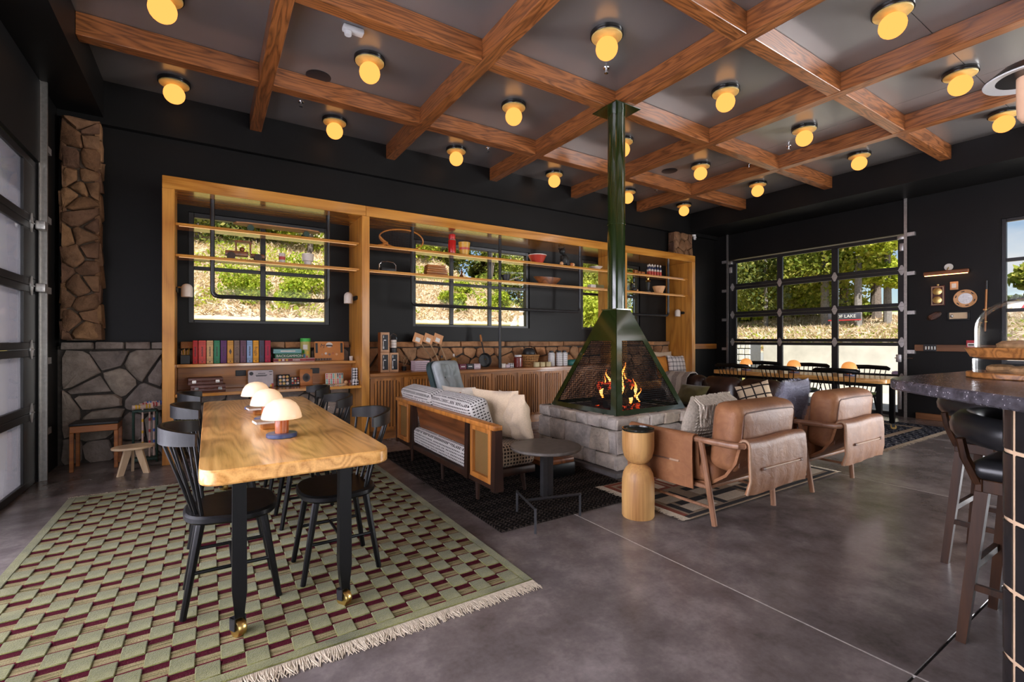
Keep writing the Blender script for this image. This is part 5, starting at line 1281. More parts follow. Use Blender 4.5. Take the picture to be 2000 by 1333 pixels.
# patio seat beyond the glazed door
plain('terracotta_frame', (.50, .19, .09), .6, var=.1); plain('patio_blue', (.28, .40, .60), .85); plain('patio_mauve', (.55, .32, .38), .85, var=.15)
t_ = thing('patio_sofa', 'terracotta framed patio seat outside the glazed door', 'outdoor sofa', (10.95, 3.05, -.06))
for s in (-1, 1):
    for y in (-.35, .35): MB().rbox(s*.36-.03, s*.36+.03, y-.03, y+.03, 0, .62 if s > 0 else .5, .006).build('leg', 'terracotta_frame', t_)
MB().rbox(-.39, .39, -.38, .38, .30, .37, .01).build('seat_frame', 'terracotta_frame', t_); cushion_mb(-.38, .38, -.36, .36, .375, .52, .05, .015).build('seat_cushion', 'terracotta_frame', t_)
MB().rbox(.34, .39, -.38, .38, .60, .72, .01).build('back_rail', 'terracotta_frame', t_)
cushion('patio_cushion', 'mauve cushion on the patio seat outside the door', 'patio_mauve', .5, .42, .15, (10.85, 3.25, .52), -1.1, .3, 13)
cushion('patio_cushion', 'pale blue cushion under the mauve one on the patio seat', 'patio_blue', .45, .40, .10, (10.80, 3.1, .465), -1.25, .1, 14)

# ================================================================ bar
t = NT('terrazzo'); vo = t.n('ShaderNodeTexVoronoi', {'Vector': t.co(), 'Scale': 95.0, 'Randomness': 1.0}).outputs; n1 = t.noise(30, 4)
sp = t.math('MULTIPLY', t.math('LESS_THAN', vo['Distance'], .22), t.math('GREATER_THAN', n1, .5))
t.bsdf(t.mix(sp, t.ramp(n1, [(.35, '#38363a'), (.65, '#524f56')]), '#9b969a'), .22, t.bump(n1, .05, .003), 0, .5)
plain('bar_grout', (.72, .50, .32), .85, var=.1); plain('bar_tile', (.018, .017, .018), .16, spec=.6, var=.2, scale=6, bump=.05)
edge = [(1.60, -1.6), (1.60, -.4), (1.70, .05), (1.90, .335), (2.12, .557), (2.25, .69), (2.34, .775), (2.43, .825), (2.56, .845), (2.82, .84), (3.22, .80), (4.6, .78), (4.6, -1.6)]
def smooth_poly(P_):
    out = []; n = len(P_)
    for i in range(n):
        p, q = Vector(P_[i]), Vector(P_[(i+1) % n]); out += [p.lerp(q, .25)[:], p.lerp(q, .75)[:]]
    return out
ep = smooth_poly(smooth_poly(edge)); BT = 1.14
bb = thing('bar_counter', 'bar faced in glossy black tiles under a thick speckled stone top', 'bar')
MB().prism(ep, BT-.042, BT, r=.006).build('stone_top', 'terrazzo', bb)
base = [(4.4, .08), (3.3, .08), (2.75, .15), (2.50, .36), (2.37, .455), (2.31, .46), (2.255, .42), (2.12, .26), (1.98, -.05), (1.95, -.6), (1.95, -1.5)]
def resample(P_):
    P_ = [Vector(p) for p in P_]; cum = [0]
    for a, b in zip(P_, P_[1:]): cum.append(cum[-1]+(b-a).length)
    def at(s):
        for k in range(len(P_)-1):
            if s <= cum[k+1] or k == len(P_)-2: return P_[k].lerp(P_[k+1], (s-cum[k])/(cum[k+1]-cum[k]))
    return at, cum
sm = [Vector(base[0])]+[Vector(q) for i in range(1, len(base)-1) for q in (Vector(base[i]).lerp(Vector(base[i-1]), .25), Vector(base[i]).lerp(Vector(base[i+1]), .25))]+[Vector(base[-1])]
at, cum = resample(sm); Ltot = cum[-1]
MB().prism([tuple(at(Ltot*k/80)) for k in range(81)]+[(4.4, -1.5)], 0, BT-.043).build('grout_body', 'bar_grout', bb, 40)
tw = .228; seam = min((abs((at(s_/400*Ltot)-Vector((2.255, .42))).length), s_/400*Ltot) for s_ in range(401))[1]; k0 = seam % tw
zr = [-.006, .226, .459, .692, .924, BT-.043]
for i in range(int((Ltot-k0)/tw)):
    for j in range(5):
        z0, z1 = max(.002, zr[j]+.006), zr[j+1]-.006
        s0 = k0+i*tw+.007; s1 = k0+(i+1)*tw-.007; vs = []; fs = []
        for q in range(7):
            s = s0+(s1-s0)*q/6; p_ = at(s); d = (at(min(Ltot, s+.01))-at(max(0, s-.01))).normalized(); nn = Vector((d.y, -d.x))
            a = p_+nn*.0005; b = p_+nn*.004; vs += [(a.x, a.y, z0), (b.x, b.y, z0+.003), (b.x, b.y, z1-.003), (a.x, a.y, z1)]
        for q in range(6):
            for e in range(3): fs.append((q*4+e, q*4+4+e, q*4+5+e, q*4+1+e))
        fs += [(0, 1, 2, 3), (27, 26, 25, 24)]
        MB().add(vs, fs).build('tile', 'bar_tile', bb, 40)
# bar stools
plain('stool_leather', (.012, .012, .013), .30, spec=.55, var=.2, scale=12, bump=.1)
def bar_stool():
    c = thing('bar_stool', 'x', 'stool', group='black leather bar stools')   # faces -y, back on the +y side
    for sx in (-1, 1):
        for sy in (-1, 1):
            p0, p1 = Vector((sx*.185, sy*.165, .70)), Vector((sx*.235, sy*.225, 0)); m_ = MB()
            def sq(p, a): return [(p.x-a, p.y-a, p.z), (p.x+a, p.y-a, p.z), (p.x+a, p.y+a, p.z), (p.x-a, p.y+a, p.z)]
            m_.add(sq(p1, .017)+sq(p0, .022), [(3,2,1,0), (4,5,6,7), (0,1,5,4), (1,2,6,5), (2,3,7,6), (3,0,4,7)]); m_.build('leg', 'stool_walnut', c, 0)
        MB().box(sx*.222-.01, sx*.222+.01, -.20, .20, .235, .262).build('footrest', 'stool_walnut', c, 0)
    for sy in (-1, 1): MB().box(-.21, .21, sy*.205-.011, sy*.205+.011, .30 if sy > 0 else .20, .33 if sy > 0 else .235).build('footrest', 'stool_walnut', c, 0)
    for a in ((-.215, .215, .165, .19), (-.215, .215, -.19, -.165), (-.215, -.19, -.165, .165), (.19, .215, -.165, .165)): MB().rbox(a[0], a[1], a[2], a[3], .655, .71, .003, 1).build('seat_rail', 'stool_walnut', c, 0)
    cushion_mb(-.225, .225, -.215, .20, .711, .785, .035, .012).build('seat', 'stool_leather', c)
    for s in (-1, 1): MB().path([(s*.20, .18, .69), (s*.235, .215, .80), (s*.25, .225, .88)], [.02, .018, .016], 6).build('back_post', 'stool_walnut', c)
    pts = []
    for k in range(15):
        a = -2.15+4.3*k/14; pts.append((.265*math.sin(a), .02+.245*math.cos(a), .905+.015*math.cos(a)))
    MB().path(pts, [.038]+[.052]*13+[.038], 12, flat=1.25).build('backrest', 'stool_leather', c)
    return c
bst = bar_stool(); bst.location = (2.975, .445, 0); bst['label'] = 'black leather bar stool with walnut legs, nearest the tiled bar corner'
c = copy_tree(bst); c.location = (3.865, .735, 0); c['label'] = 'black leather bar stool mostly hidden under the bar top'
# cake stand
t = NT('dome_glass'); fr = t.n('ShaderNodeLayerWeight', {'Blend': .10}).outputs['Fresnel']
mxs = t.n('ShaderNodeMixShader', {0: t.math('MULTIPLY', fr, .45)}); t.t.links.new(t.n('ShaderNodeBsdfTransparent', {0: (.93, .93, .93)}).outputs[0], mxs.inputs[1]); t.t.links.new(t.n('ShaderNodeBsdfGlossy', {'Color': (.9, .9, .9), 'Roughness': .03}).outputs[0], mxs.inputs[2]); t.t.links.new(mxs.outputs[0], t.out.inputs[0])
plain('pastry', (.40, .22, .09), .8, var=.35, scale=24, bump=.8)
k_ = thing('cake_stand', 'two tier acacia cake stand with glass covers on the bar', 'cake stand', (2.868, .498, BT+.0005)); k_.scale = (.70, .70, .70)
MB().lathe([(0, 0), (.258, 0), (.265, .006), (.265, .030), (.26, .035), (0, .035)], 40).build('lower_board', 'acacia', k_)
MB().lathe([(.232, .0355), (.235, .0355), (.235, .114), (.232, .114)], 40).build('lower_glass', 'dome_glass', k_)
MB().lathe([(0, .115), (.20, .115), (.245, .128), (.272, .180), (.268, .184), (.24, .15), (0, .145)], 40).build('upper_tray', 'acacia', k_)
pr = [(.225, .186), (.225, .30)]+[(.225*math.cos(a*PI/20), .30+.185*math.sin(a*PI/20)) for a in range(1, 11)]
MB().lathe(pr[:-1]+[(.01, .486), (.004, .483)]+[(r-.004, z-.003) for r, z in reversed(pr[:-1])], 40).build('glass_dome', 'dome_glass', k_)
MB().ball((0, 0, .50), .02, 12).build('knob', 'dome_glass', k_)
for i, (dx, dy, z, lb) in enumerate(((-.13, -.02, .036, 'round brown pastry under the lower glass, facing the wall display'), (.06, .12, .036, 'round brown pastry under the lower glass, at the back'), (.08, -.13, .036, 'round brown pastry under the lower glass, facing the stools'))):
    o = MB().lathe([(0, 0), (.062, 0), (.07, .012), (.066, .03), (.045, .042), (0, .046)], 20).build('pastry', 'pastry'); o.location = (2.868+dx*.7, .498+dy*.7, BT+z*.7); o.scale = (.7, .7, .7); tag(o, lb, 'pastry', 'pastries on the cake stand')
for i, (dx, dy, lb) in enumerate(((-.08, .02, 'large golden pastry under the glass dome, nearest the wall display'), (.09, -.03, 'large golden pastry under the glass dome, on the camera side'))):
    o = MB().lathe([(0, 0), (.085, 0), (.1, .015), (.102, .03), (.09, .045), (.095, .06), (.07, .078), (0, .084)], 22).build('pastry', 'pastry'); o.location = (2.868+dx*.7, .498+dy*.7, BT+.147*.7); o.scale = (.7, .7, .7); tag(o, lb, 'pastry', 'pastries on the cake stand')
o = MB().lathe([(0, 0), (.06, 0), (.085, .02), (.09, .035), (.082, .035), (.06, .012), (0, .008)], 24).build('wooden_dish', 'acacia'); o.location = (2.60, .40, BT+.0005); o.scale = (.6, .6, .6); tag(o, 'small wooden dish at the edge of the bar', 'dish')

# ================================================================ wall display beside the glazed door
def wbox(par, n, mat, y0, y1, z0, z1, d0, d1, r=.004): return MB().rbox(XR-d1, XR-d0, min(y0, y1), max(y0, y1), z0, z1, r, 1).build(n, mat, par)
MB().rbox(XR-.035, XR-.001, .3, 3.02, 1.125, 1.23, .004, 1).build('trim_5', 'rail_wood')['kind'] = 'structure'
plain('frame_gold', (.55, .44, .26), .4, metal=.3); plain('dial_white', (.80, .78, .73), .4, var=.03); plain('maroon', (.09, .018, .014), .5); plain('peach', (.70, .38, .18), .6)
p = thing('picture_light', 'wooden picture light with a glowing strip above the wall display', 'lamp')
MB().lathe([(0, 0), (.055, 0), (.055, .012), (0, .012)], 24, M=tr(XR-.001, 2.59, 2.475) @ rot('Y', -PI/2)).build('wall_rose', 'dial_white', p)
MB().tube((XR-.013, 2.59, 2.47), (XR-.09, 2.59, 2.42), .008).build('arm', 'brass', p)
wbox(p, 'bar', 'walnut', 2.33, 2.88, 2.355, 2.415, .07, .12, .01); wbox(p, 'glow_strip', 'picture_led', 2.345, 2.865, 2.346, 2.3545, .08, .11, .002)
p = thing('barometer', 'framed case with two round dials on the wall below the picture light', 'barometer')
wbox(p, 'case', 'maroon', 2.635, 2.81, 1.865, 2.185, .001, .03); wbox(p, 'hook', 'brass', 2.71, 2.735, 2.186, 2.215, .002, .015)
for a in ((2.648, 2.656, 1.878, 2.172), (2.789, 2.797, 1.878, 2.172), (2.656, 2.789, 1.878, 1.886), (2.656, 2.789, 2.164, 2.172)): wbox(p, 'gold_line', 'frame_gold', *a, .0305, .034, .001)
for z in (2.095, 1.955): MB().lathe([(0, 0), (.048, 0), (.048, .008), (.042, .012), (0, .012)], 24, M=tr(XR-.0305, 2.7225, z) @ rot('Y', -PI/2)).build('dial', 'dial_white', p); MB().lathe([(.05, 0), (.058, 0), (.058, .012), (.05, .014)], 24, M=tr(XR-.0305, 2.7225, z) @ rot('Y', -PI/2)).build('bezel', 'brass', p)
p = thing('small_picture', 'small orange framed picture beside the dial case', 'picture'); wbox(p, 'frame', 'peach', 2.475, 2.573, 2.105, 2.235, .001, .02); wbox(p, 'print', 'dial_white', 2.497, 2.551, 2.135, 2.205, .0205, .023, .001)
p = thing('wall_plate', 'round wooden plate printed in grey and black on the wall', 'plate')
MB().lathe([(0, .012), (.09, .012), (.135, .03), (.14, .028), (.10, .004), (0, 0)], 36, M=tr(XR-.001, 2.391, 1.957) @ rot('Y', -PI/2)).build('dish', 'peach', p)
MB().lathe([(0, .0125), (.085, .0125), (.085, .015), (0, .015)], 32, M=tr(XR-.001, 2.391, 1.957) @ rot('Y', -PI/2)).build('centre_print', 'galvanised', p)
for k in range(6):
    a = k*1.05+.3; MB().rbox(-.02, .02, -.006, .006, 0, .002, .001, 1, M=tr(XR-.030, 2.391+.112*math.cos(a), 1.957+.112*math.sin(a)) @ rot('X', a+PI/2) @ rot('Y', -PI/2) @ rot('Z', PI/2)).build('print_mark', 'dark_plastic', p)
p = thing('wooden_oval', 'dark carved wooden oval hung at a tilt on the wall', 'carving')
MB().lathe([(0, .02), (.09, .018), (.105, .010), (.105, 0), (0, 0)], 30, M=tr(XR-.001, 2.77, 1.70) @ rot('X', -.55) @ rot('Y', -PI/2), sx=.55).build('board', 'walnut_dark', p)
for k in range(4): MB().box(-.004, .004, -.075+.01*abs(k-1.5), .075-.01*abs(k-1.5), 0, .003, M=tr(XR-.022, 2.77, 1.70) @ rot('X', -.55) @ tr(0, 0, -.03+k*.02) @ rot('Y', -PI/2)).build('groove', 'walnut', p, 0)
p = thing('shadow_box', 'black shadow box frame with a pale slip and grey stone inside', 'picture frame')
for a in ((2.335, 2.612, 1.614, 1.642), (2.335, 2.612, 1.744, 1.772), (2.335, 2.363, 1.642, 1.744), (2.584, 2.612, 1.642, 1.744)): wbox(p, 'frame_bar', 'black_wood', *a, .001, .035)
wbox(p, 'pale_slip', 'pale_birch', 2.364, 2.583, 1.643, 1.743, .001, .012, .001); MB().ball((XR-.014, 2.55, 1.69), .028, 12, sy=.8).build('grey_stone', 'galvanised', p)
p = thing('wooden_flute', 'slim brown wooden pole with a black tip hung upright on the wall', 'pole')
MB().tube((XR-.03, 2.165, 1.44), (XR-.03, 2.15, 2.08), .012).build('shaft', 'teak', p); MB().tube((XR-.03, 2.15, 2.08), (XR-.03, 2.148, 2.21), .016).build('tip', 'dark_plastic', p)
for z in (1.58, 1.76): MB().lathe([(.013, 0), (.018, 0), (.018, .012), (.013, .012)], 12, (XR-.03, 2.158, z)).build('ring', 'brass', p)
MB().ball((XR-.03, 2.175, 1.77), .014, 10).build('bead', 'peach', p)
p = thing('wall_sign', 'small red and white notice on the wooden wall rail', 'sign'); wbox(p, 'plate', 'awning_red', 2.262, 2.373, 1.165, 1.303, .036, .042, .002)
for a in ((2.275, 2.36, 1.205, 1.26),): wbox(p, 'panel', 'dial_white', *a, .0425, .0435, .0005)
wbox(p, 'print_line', 'dark_plastic', 2.285, 2.35, 1.222, 1.243, .044, .045, .0005)
p = thing('wall_outlet', 'dark four gang wall outlet with chrome plates on the wooden rail', 'outlet'); wbox(p, 'plate', 'dark_plastic', 2.733, 2.90, 1.122, 1.236, .036, .042, .003)
for k in range(4): wbox(p, 'switch', 'chrome', 2.748+k*.038, 2.772+k*.038, 1.15, 1.205, .0425, .047, .002)
o = MB().rbox(XR-.05, XR-.001, .3, 3.0, .0, .10, .004, 1).build('baseboard_right', 'rail_wood'); o['kind'] = 'structure'

# ================================================================ corner by the hazy door
b = thing('corner_bench', 'low wooden bench in the dark corner by the stone wainscot', 'bench', (-.97, 6.40, 0))
MB().rbox(-.18, .19, -.15, .15, .385, .45, .004, 1).build('apron', 'bench_wood', b); MB().rbox(-.185, .195, -.155, .155, .451, .475, .006).build('seat_top', 'dark_plastic', b)
for x in (-.165, .175):
    for y in (-.135, .135): MB().rbox(x-.016, x+.016, y-.016, y+.016, 0, .384, .003, 1).build('leg', 'bench_wood', b)
s = thing('kids_stool', 'small pale birch plywood stool with an oval top', 'stool', (-.62, 5.90, 0), .15)
MB().prism([(.17*math.cos(2*PI*i/32), .13*math.sin(2*PI*i/32)) for i in range(32)], .245, .268, r=.005).build('seat', 'pale_birch', s)
for k, a in enumerate((-2.5, -.65, 1.57)):
    cx, cy = math.cos(a), math.sin(a)*.85; px_, py_ = -cy, cx
    T = [Vector((cx*r_, cy*r_, z)) for r_, z in ((.02, .2445), (.085, .2445), (.155, 0), (.10, 0), (.03, .19))]; n_ = Vector((px_, py_, 0)).normalized()*.011
    MB().add([p_-n_ for p_ in T]+[p_+n_ for p_ in T], [(4,3,2,1,0), (5,6,7,8,9)]+[(i, (i+1) % 5, 5+(i+1) % 5, 5+i) for i in range(5)]).build('leg', 'pale_birch', s, 0)
plain('croquet_green', (.006, .035, .022), .5); plain('band_yellow', (.70, .42, .03), .5); plain('mallet_wood', (.62, .45, .38), .5); plain('band_red', (.5, .05, .05), .5); plain('band_blue', (.05, .12, .45), .5)
q = thing('croquet_set', 'green croquet stand with mallets next to the oak post', 'game set', (-.565, 6.34, 0))
MB().rbox(-.11, .11, -.06, .06, .03, .06, .005).build('lower_tray', 'croquet_green', q); MB().rbox(-.10, .10, -.06, .06, .545, .565, .005).build('upper_tray', 'croquet_green', q)
for x in (-.1, .1): MB().tube((x, 0, 0), (x, 0, .56), .012).build('upright', 'croquet_green', q)
for k, (x, y, cm) in enumerate(((-.02, -.03, 'band_yellow'), (.035, .02, 'band_red'), (.07, .045, 'band_blue'))):
    l = MB().tube((x, y, .06), (x, y, .60), .009).build('mallet_shaft', 'mallet_wood', q)
    h_ = MB().tube((x-.085, y-.02, .60+.012*k), (x+.085, y+.02, .60+.012*k), .023).build('mallet_head', 'mallet_wood', q)
    for d in (-.055, -.03, .03, .055): MB().tube((x+d-.007, y+d*.24-.002, .60+.012*k), (x+d+.007, y+d*.24+.002, .60+.012*k), .0242).build('band', cm, h_)
    for z in (.2, .32, .44): MB().tube((x, y, z), (x, y, z+.03), .0096).build('shaft_band', cm, l)

# ================================================================ things on the shelves
Z1, Z2, Z3, Z4, ZW = 2.5645, 2.2295, 1.0355, .7305, .8725
SY = 6.32
def cmat(name, c, rough=.5, **k): plain(name, c, rough, var=.1, **k)
def lat(name, label, cat, loc, parts, group=None, n=20):
    o = thing(name, label, cat, loc, 0, group)
    for pn, mt, prof in parts: MB().lathe(prof, n).build(pn, mt, o)
    return o
cmat('wheel_green', (.02, .05, .03)); cmat('deck_orange', (.45, .20, .07)); cmat('ceramic_white', (.66, .58, .50), .4); cmat('label_red', (.5, .06, .05)); cmat('red_enamel', (.5, .015, .012), .25); cmat('tin_yellow', (.62, .33, .03), .4); cmat('bowl_red', (.45, .04, .02), .4); cmat('dark_iron', (.014, .014, .014), .5)
s = thing('longboard', 'long wooden skateboard on the top shelf over the first window', 'skateboard', (.71, SY, Z1))
pts = [(x, y) for x, y in ((-.47, 0), (-.44, .07), (-.33, .10), (.33, .10), (.44, .07), (.47, 0), (.44, -.07), (.33, -.10), (-.33, -.10), (-.44, -.07))]
MB().prism(pts, .085, .098).build('deck', 'deck_orange', s, 0)
for x in (-.30, .30):
    MB().rbox(x-.02, x+.02, -.05, .05, .045, .085, .005).build('truck', 'chrome', s)
    for y in (-.085, .085): MB().lathe([(0, -.022), (.034, -.022), (.036, -.015), (.036, .015), (.034, .022), (0, .022)], 18, M=tr(x, y, .036) @ rot('X', PI/2)).build('wheel', 'wheel_green', s)
t_ = thing('toy_truck', 'brown wooden toy truck on the second shelf', 'toy', (.36, SY, Z2))
MB().rbox(-.20, .03, -.055, .055, .045, .10, .006).build('bed', 'walnut', t_); MB().rbox(.05, .20, -.05, .05, .04, .085, .012).build('hood', 'walnut', t_)
for a in ((-.10, -.085, .10, .215), (.045, .06, .085, .215)): MB().rbox(a[0], a[1], -.05, .05, a[2], a[3], .003, 1).build('cab_post', 'walnut', t_)
MB().rbox(-.11, .07, -.055, .055, .205, .222, .004).build('cab_roof', 'walnut', t_); MB().ball((-.03, 0, .13), .028, 12).build('driver', 'walnut', t_)
for x in (-.14, .13):
    for y in (-.06, .06): MB().lathe([(0, -.012), (.04, -.012), (.042, 0), (.04, .012), (0, .012)], 20, M=tr(x, y, .042) @ rot('X', PI/2)).build('wheel', 'walnut_dark', t_)
lat('candle_jar', 'white jar with a red label on the second shelf', 'jar', (.75, SY, Z2), [('jar', 'ceramic_white', [(0, 0), (.033, 0), (.036, .005), (.036, .12), (.033, .127), (0, .127)]), ('label', 'label_red', [(.0362, .045), (.0365, .045), (.0365, .085), (.0362, .085)])])
lat('planter', 'stepped white ceramic planter on the second shelf', 'planter', (1.04, SY, Z2), [('pot', 'ceramic_white', [(0, 0), (.04, 0), (.045, .05), (.066, .06), (.07, .145), (.062, .145), (.058, .07), (0, .06)])])
# fishing net
n_ = thing('landing_net', 'wooden fishing landing net standing on the top shelf', 'net', (2.25, SY, Z1+.0))
ring = [(.06+.25*math.cos(a)*(1 if math.cos(a) > 0 else 1.5), .0, .135+.135*math.sin(a)) for a in [2*PI*i/36 for i in range(36)]]
MB().path(ring, .010, 6, closed=True).build('hoop', 'teak', n_); MB().path([(-.31, 0, .14), (-.26, 0, .09), (-.20, 0, .06)], [.012, .016, .012], 8).build('handle_joint', 'teak', n_)
MB().path([(-.20, 0, .06), (-.28, 0, .028), (-.33, 0, .016)], [.02, .016, .012], 8).build('handle', 'teak', n_)
nm = MB()
for i in range(1, 17):
    x = -.30+.61*i/17; c_ = (x-.06)/(.25 if x > .06 else .375); hh_ = .135*math.sqrt(max(0, 1-c_*c_)); nm.path([(x, 0, .135-hh_), (x+.01, .05*math.sin(PI*i/17), .135), (x, 0, .135+hh_)], .0016, 4)
for j in range(1, 9):
    z = .27*j/9; c_ = (z-.135)/.135; q = math.sqrt(max(0, 1-c_*c_)); nm.path([(.06-.375*q, 0, z), (0, .06, z), (.06+.25*q, 0, z)], .0016, 4)
nm.build('netting', 'walnut_dark', n_, 50, kind='stuff')
lat('thermos', 'red thermos flask on the top shelf over the middle window', 'flask', (3.01, SY, Z1), [('body', 'red_enamel', [(0, 0), (.055, 0), (.057, .006), (.057, .21), (.05, .222), (0, .222)]), ('cap', 'red_enamel', [(0, .223), (.048, .223), (.05, .23), (.05, .285), (.044, .293), (0, .293)]), ('collar', 'chrome', [(.0575, .205), (.0585, .205), (.0585, .215), (.0575, .215)])])
lat('tin_bucket', 'yellow and red tin bucket beside the thermos', 'bucket', (3.20, SY-.02, Z1), [('pail', 'tin_yellow', [(0, 0), (.066, 0), (.088, .185), (.09, .19), (.084, .19), (.06, .01), (0, .01)]), ('stripe', 'label_red', [(.0765, .08), (.0805, .11), (.081, .11), (.077, .08)])])
lat('red_bowl', 'red bowl with a pale rim on the top shelf', 'bowl', (4.55, SY, Z1), [('bowl', 'bowl_red', [(0, 0), (.09, 0), (.15, .13), (.145, .13), (.085, .01), (0, .01)]), ('rim', 'ceramic_white', [(.147, .128), (.154, .128), (.156, .14), (.146, .14)])])
b = thing('bear_figure', 'dark standing bear figurine with small figures at its feet', 'figurine', (5.12, SY, Z1))
bmk = MB().ball((0, 0, .11), .075, 14, sx=1.1, sy=.8, sz=1.35); bmk.ball((-.06, -.02, .25), .055, 12).ball((-.10, -.045, .245), .026, 10).ball((-.085, .03, .30), .018, 8).ball((-.03, -.03, .30), .018, 8)
bmk.path([(-.05, -.04, .02), (-.045, -.03, .1)], [.035, .04], 8).path([(.05, -.04, .02), (.045, -.03, .1)], [.035, .04], 8).path([(-.08, -.03, .16), (-.11, -.06, .1)], [.03, .022], 8)
bmk.build('bear', 'dark_iron', b, 60)
for x, mt in ((-.10, 'peach'), (.11, 'rust_leather'), (.15, 'peach')): MB().ball((x, -.05, .035), .033, 10, sz=1.1).build('small_figure', mt, b)
for k, x in enumerate((3.72, 3.98, 4.22)): o = MB().lathe([(0, 0), (.011, 0), (.008, .02), (.011, .032), (0, .038)], 10).build('shelf_peg', 'ceramic_white'); o.location = (x, 6.24, Z1); tag(o, ['tiny white peg on the top shelf next to the pipe post', 'tiny white peg on the top shelf, middle of three', 'tiny white peg on the top shelf nearest the red bowl'][k], 'peg', 'white pegs on the top shelf')
h = thing('fish_kettle', 'dark lidded kettle with a tall chrome handle on the second shelf', 'kettle', (2.05, SY, Z2)); MB().rbox(-.10, .10, -.05, .05, 0, .055, .015).build('pan', 'dark_iron', h)
MB().path([(-.115, 0, .01), (-.115, 0, .10), (-.08, 0, .135), (0, 0, .145), (.08, 0, .135), (.115, 0, .10), (.115, 0, .01)], .007, 8).build('handle', 'chrome', h)
b = thing('wooden_creel', 'woven wooden creel box on the second shelf', 'box', (2.76, SY, Z2))
for k in range(5): MB().rbox(-.17+k*.004, .16-k*.01, -.07, .07, k*.03, k*.03+.028, .006).build('slat', 'acacia' if k % 2 else 'bench_wood', b)
lat('bell_vase', 'small brown bell shaped vase on the second shelf', 'vase', (3.165, SY, Z2), [('body', 'walnut', [(0, 0), (.034, 0), (.034, .02), (.012, .06), (.009, .12), (0, .122)])])
lat('iron_pot', 'small dark iron pot next to the pipe post on the second shelf', 'pot', (3.93, SY-.02, Z2), [('pot', 'dark_iron', [(0, 0), (.05, 0), (.07, .08), (.074, .1), (.068, .1), (.045, .01), (0, .01)])])
lat('iron_cup', 'low dark iron cup on the second shelf', 'cup', (4.16, SY, Z2), [('cup', 'dark_iron', [(0, 0), (.05, 0), (.058, .045), (.052, .045), (.045, .008), (0, .008)])])
d = thing('dough_bowl', 'long carved wooden dough bowl on the second shelf', 'bowl', (4.76, SY, Z2)); MB().lathe([(0, 0), (.055, 0), (.095, .10), (.10, .12), (.088, .12), (.05, .02), (0, .015)], 24, sx=2.8).build('bowl', 'walnut', d)
lat('wooden_bowl', 'shallow pale bowl on the top shelf beside the second pipe', 'bowl', (5.84, SY, Z1), [('bowl', 'ceramic_white', [(0, 0), (.06, 0), (.125, .055), (.12, .055), (.055, .008), (0, .008)])])
b = thing('game_box', 'cream and olive long box on the second shelf beside the flue', 'box', (5.84, SY, Z2)); MB().rbox(-.155, -.04, -.05, .05, 0, .065, .004).build('cream_end', 'ceramic_white', b); MB().rbox(-.039, .155, -.05, .05, 0, .065, .004).build('olive_body', 'olive_velvet', b)
b = thing('wooden_train', 'small orange wooden train on the top shelf of the last bay', 'toy', (6.95, SY, Z1))
for k in range(3): MB().rbox(-.14+k*.1, -.06+k*.1, -.03, .03, .012, .06+.02*(k == 0), .006).build('wagon', 'bench_wood', b); MB().lathe([(0, -.034), (.014, -.034), (.014, .034), (0, .034)], 12, M=tr(-.1+k*.1, 0, .014) @ rot('X', PI/2)).build('wheel', 'walnut_dark', b)
cmat('pin_blue', (.03, .04, .10)); cmat('pin_red', (.5, .05, .03))
pin = thing('skittle_pin', 'x', 'skittle', (7.22, SY, Z1), 0, 'striped skittle pins')
for pn, mt, pr in (('base', 'pin_red', [(0, 0), (.022, 0), (.024, .01), (.024, .085), (0, .085)]), ('band', 'ceramic_white', [(0, .086), (.024, .086), (.023, .125), (0, .125)]), ('shoulder', 'pin_blue', [(0, .126), (.022, .126), (.012, .18), (0, .18)]), ('head', 'ceramic_white', [(0, .181), (.012, .181), (.017, .2), (.013, .222), (0, .228)])): MB().lathe(pr, 14).build(pn, mt, pin)
for k in range(8):
    c = pin if k == 0 else copy_tree(pin); c.location = (7.215+(k % 5)*.078+.035*(k > 4), SY-.03+.07*(k > 4), Z1); c['label'] = ['first', 'second', 'third', 'fourth', 'last'][k % 5]+(' red, white and blue skittle in the front row' if k < 5 else ' red, white and blue skittle in the back row')
d = thing('black_duck', 'black bird figurine on the second shelf beside the flue', 'figurine', (6.82, SY, Z2)); MB().ball((0, 0, .045), .05, 12, sx=1.5, sz=.8).path([(-.05, 0, .06), (-.06, 0, .12)], [.02, .018], 8).ball((-.06, 0, .13), .024, 10).build('body', 'dark_iron', d, 60); MB().ball((.06, -.02, .025), .025, 10).build('orange_ball', 'peach', d)
lat('trophy', 'dark trophy with a golden top on the second shelf of the last bay', 'trophy', (7.21, SY, Z2), [('base', 'dark_iron', [(0, 0), (.045, 0), (.045, .03), (.02, .05), (.035, .15), (.04, .2), (0, .2)]), ('figure', 'brass', [(0, .201), (.03, .21), (.05, .235), (.02, .25), (.018, .28), (.03, .3), (0, .33)])])
lat('wooden_bowl', 'warm wooden bowl on the second shelf of the last bay', 'bowl', (7.52, SY, Z2), [('bowl', 'peach', [(0, 0), (.07, 0), (.12, .12), (.125, .145), (.115, .145), (.065, .01), (0, .01)])])

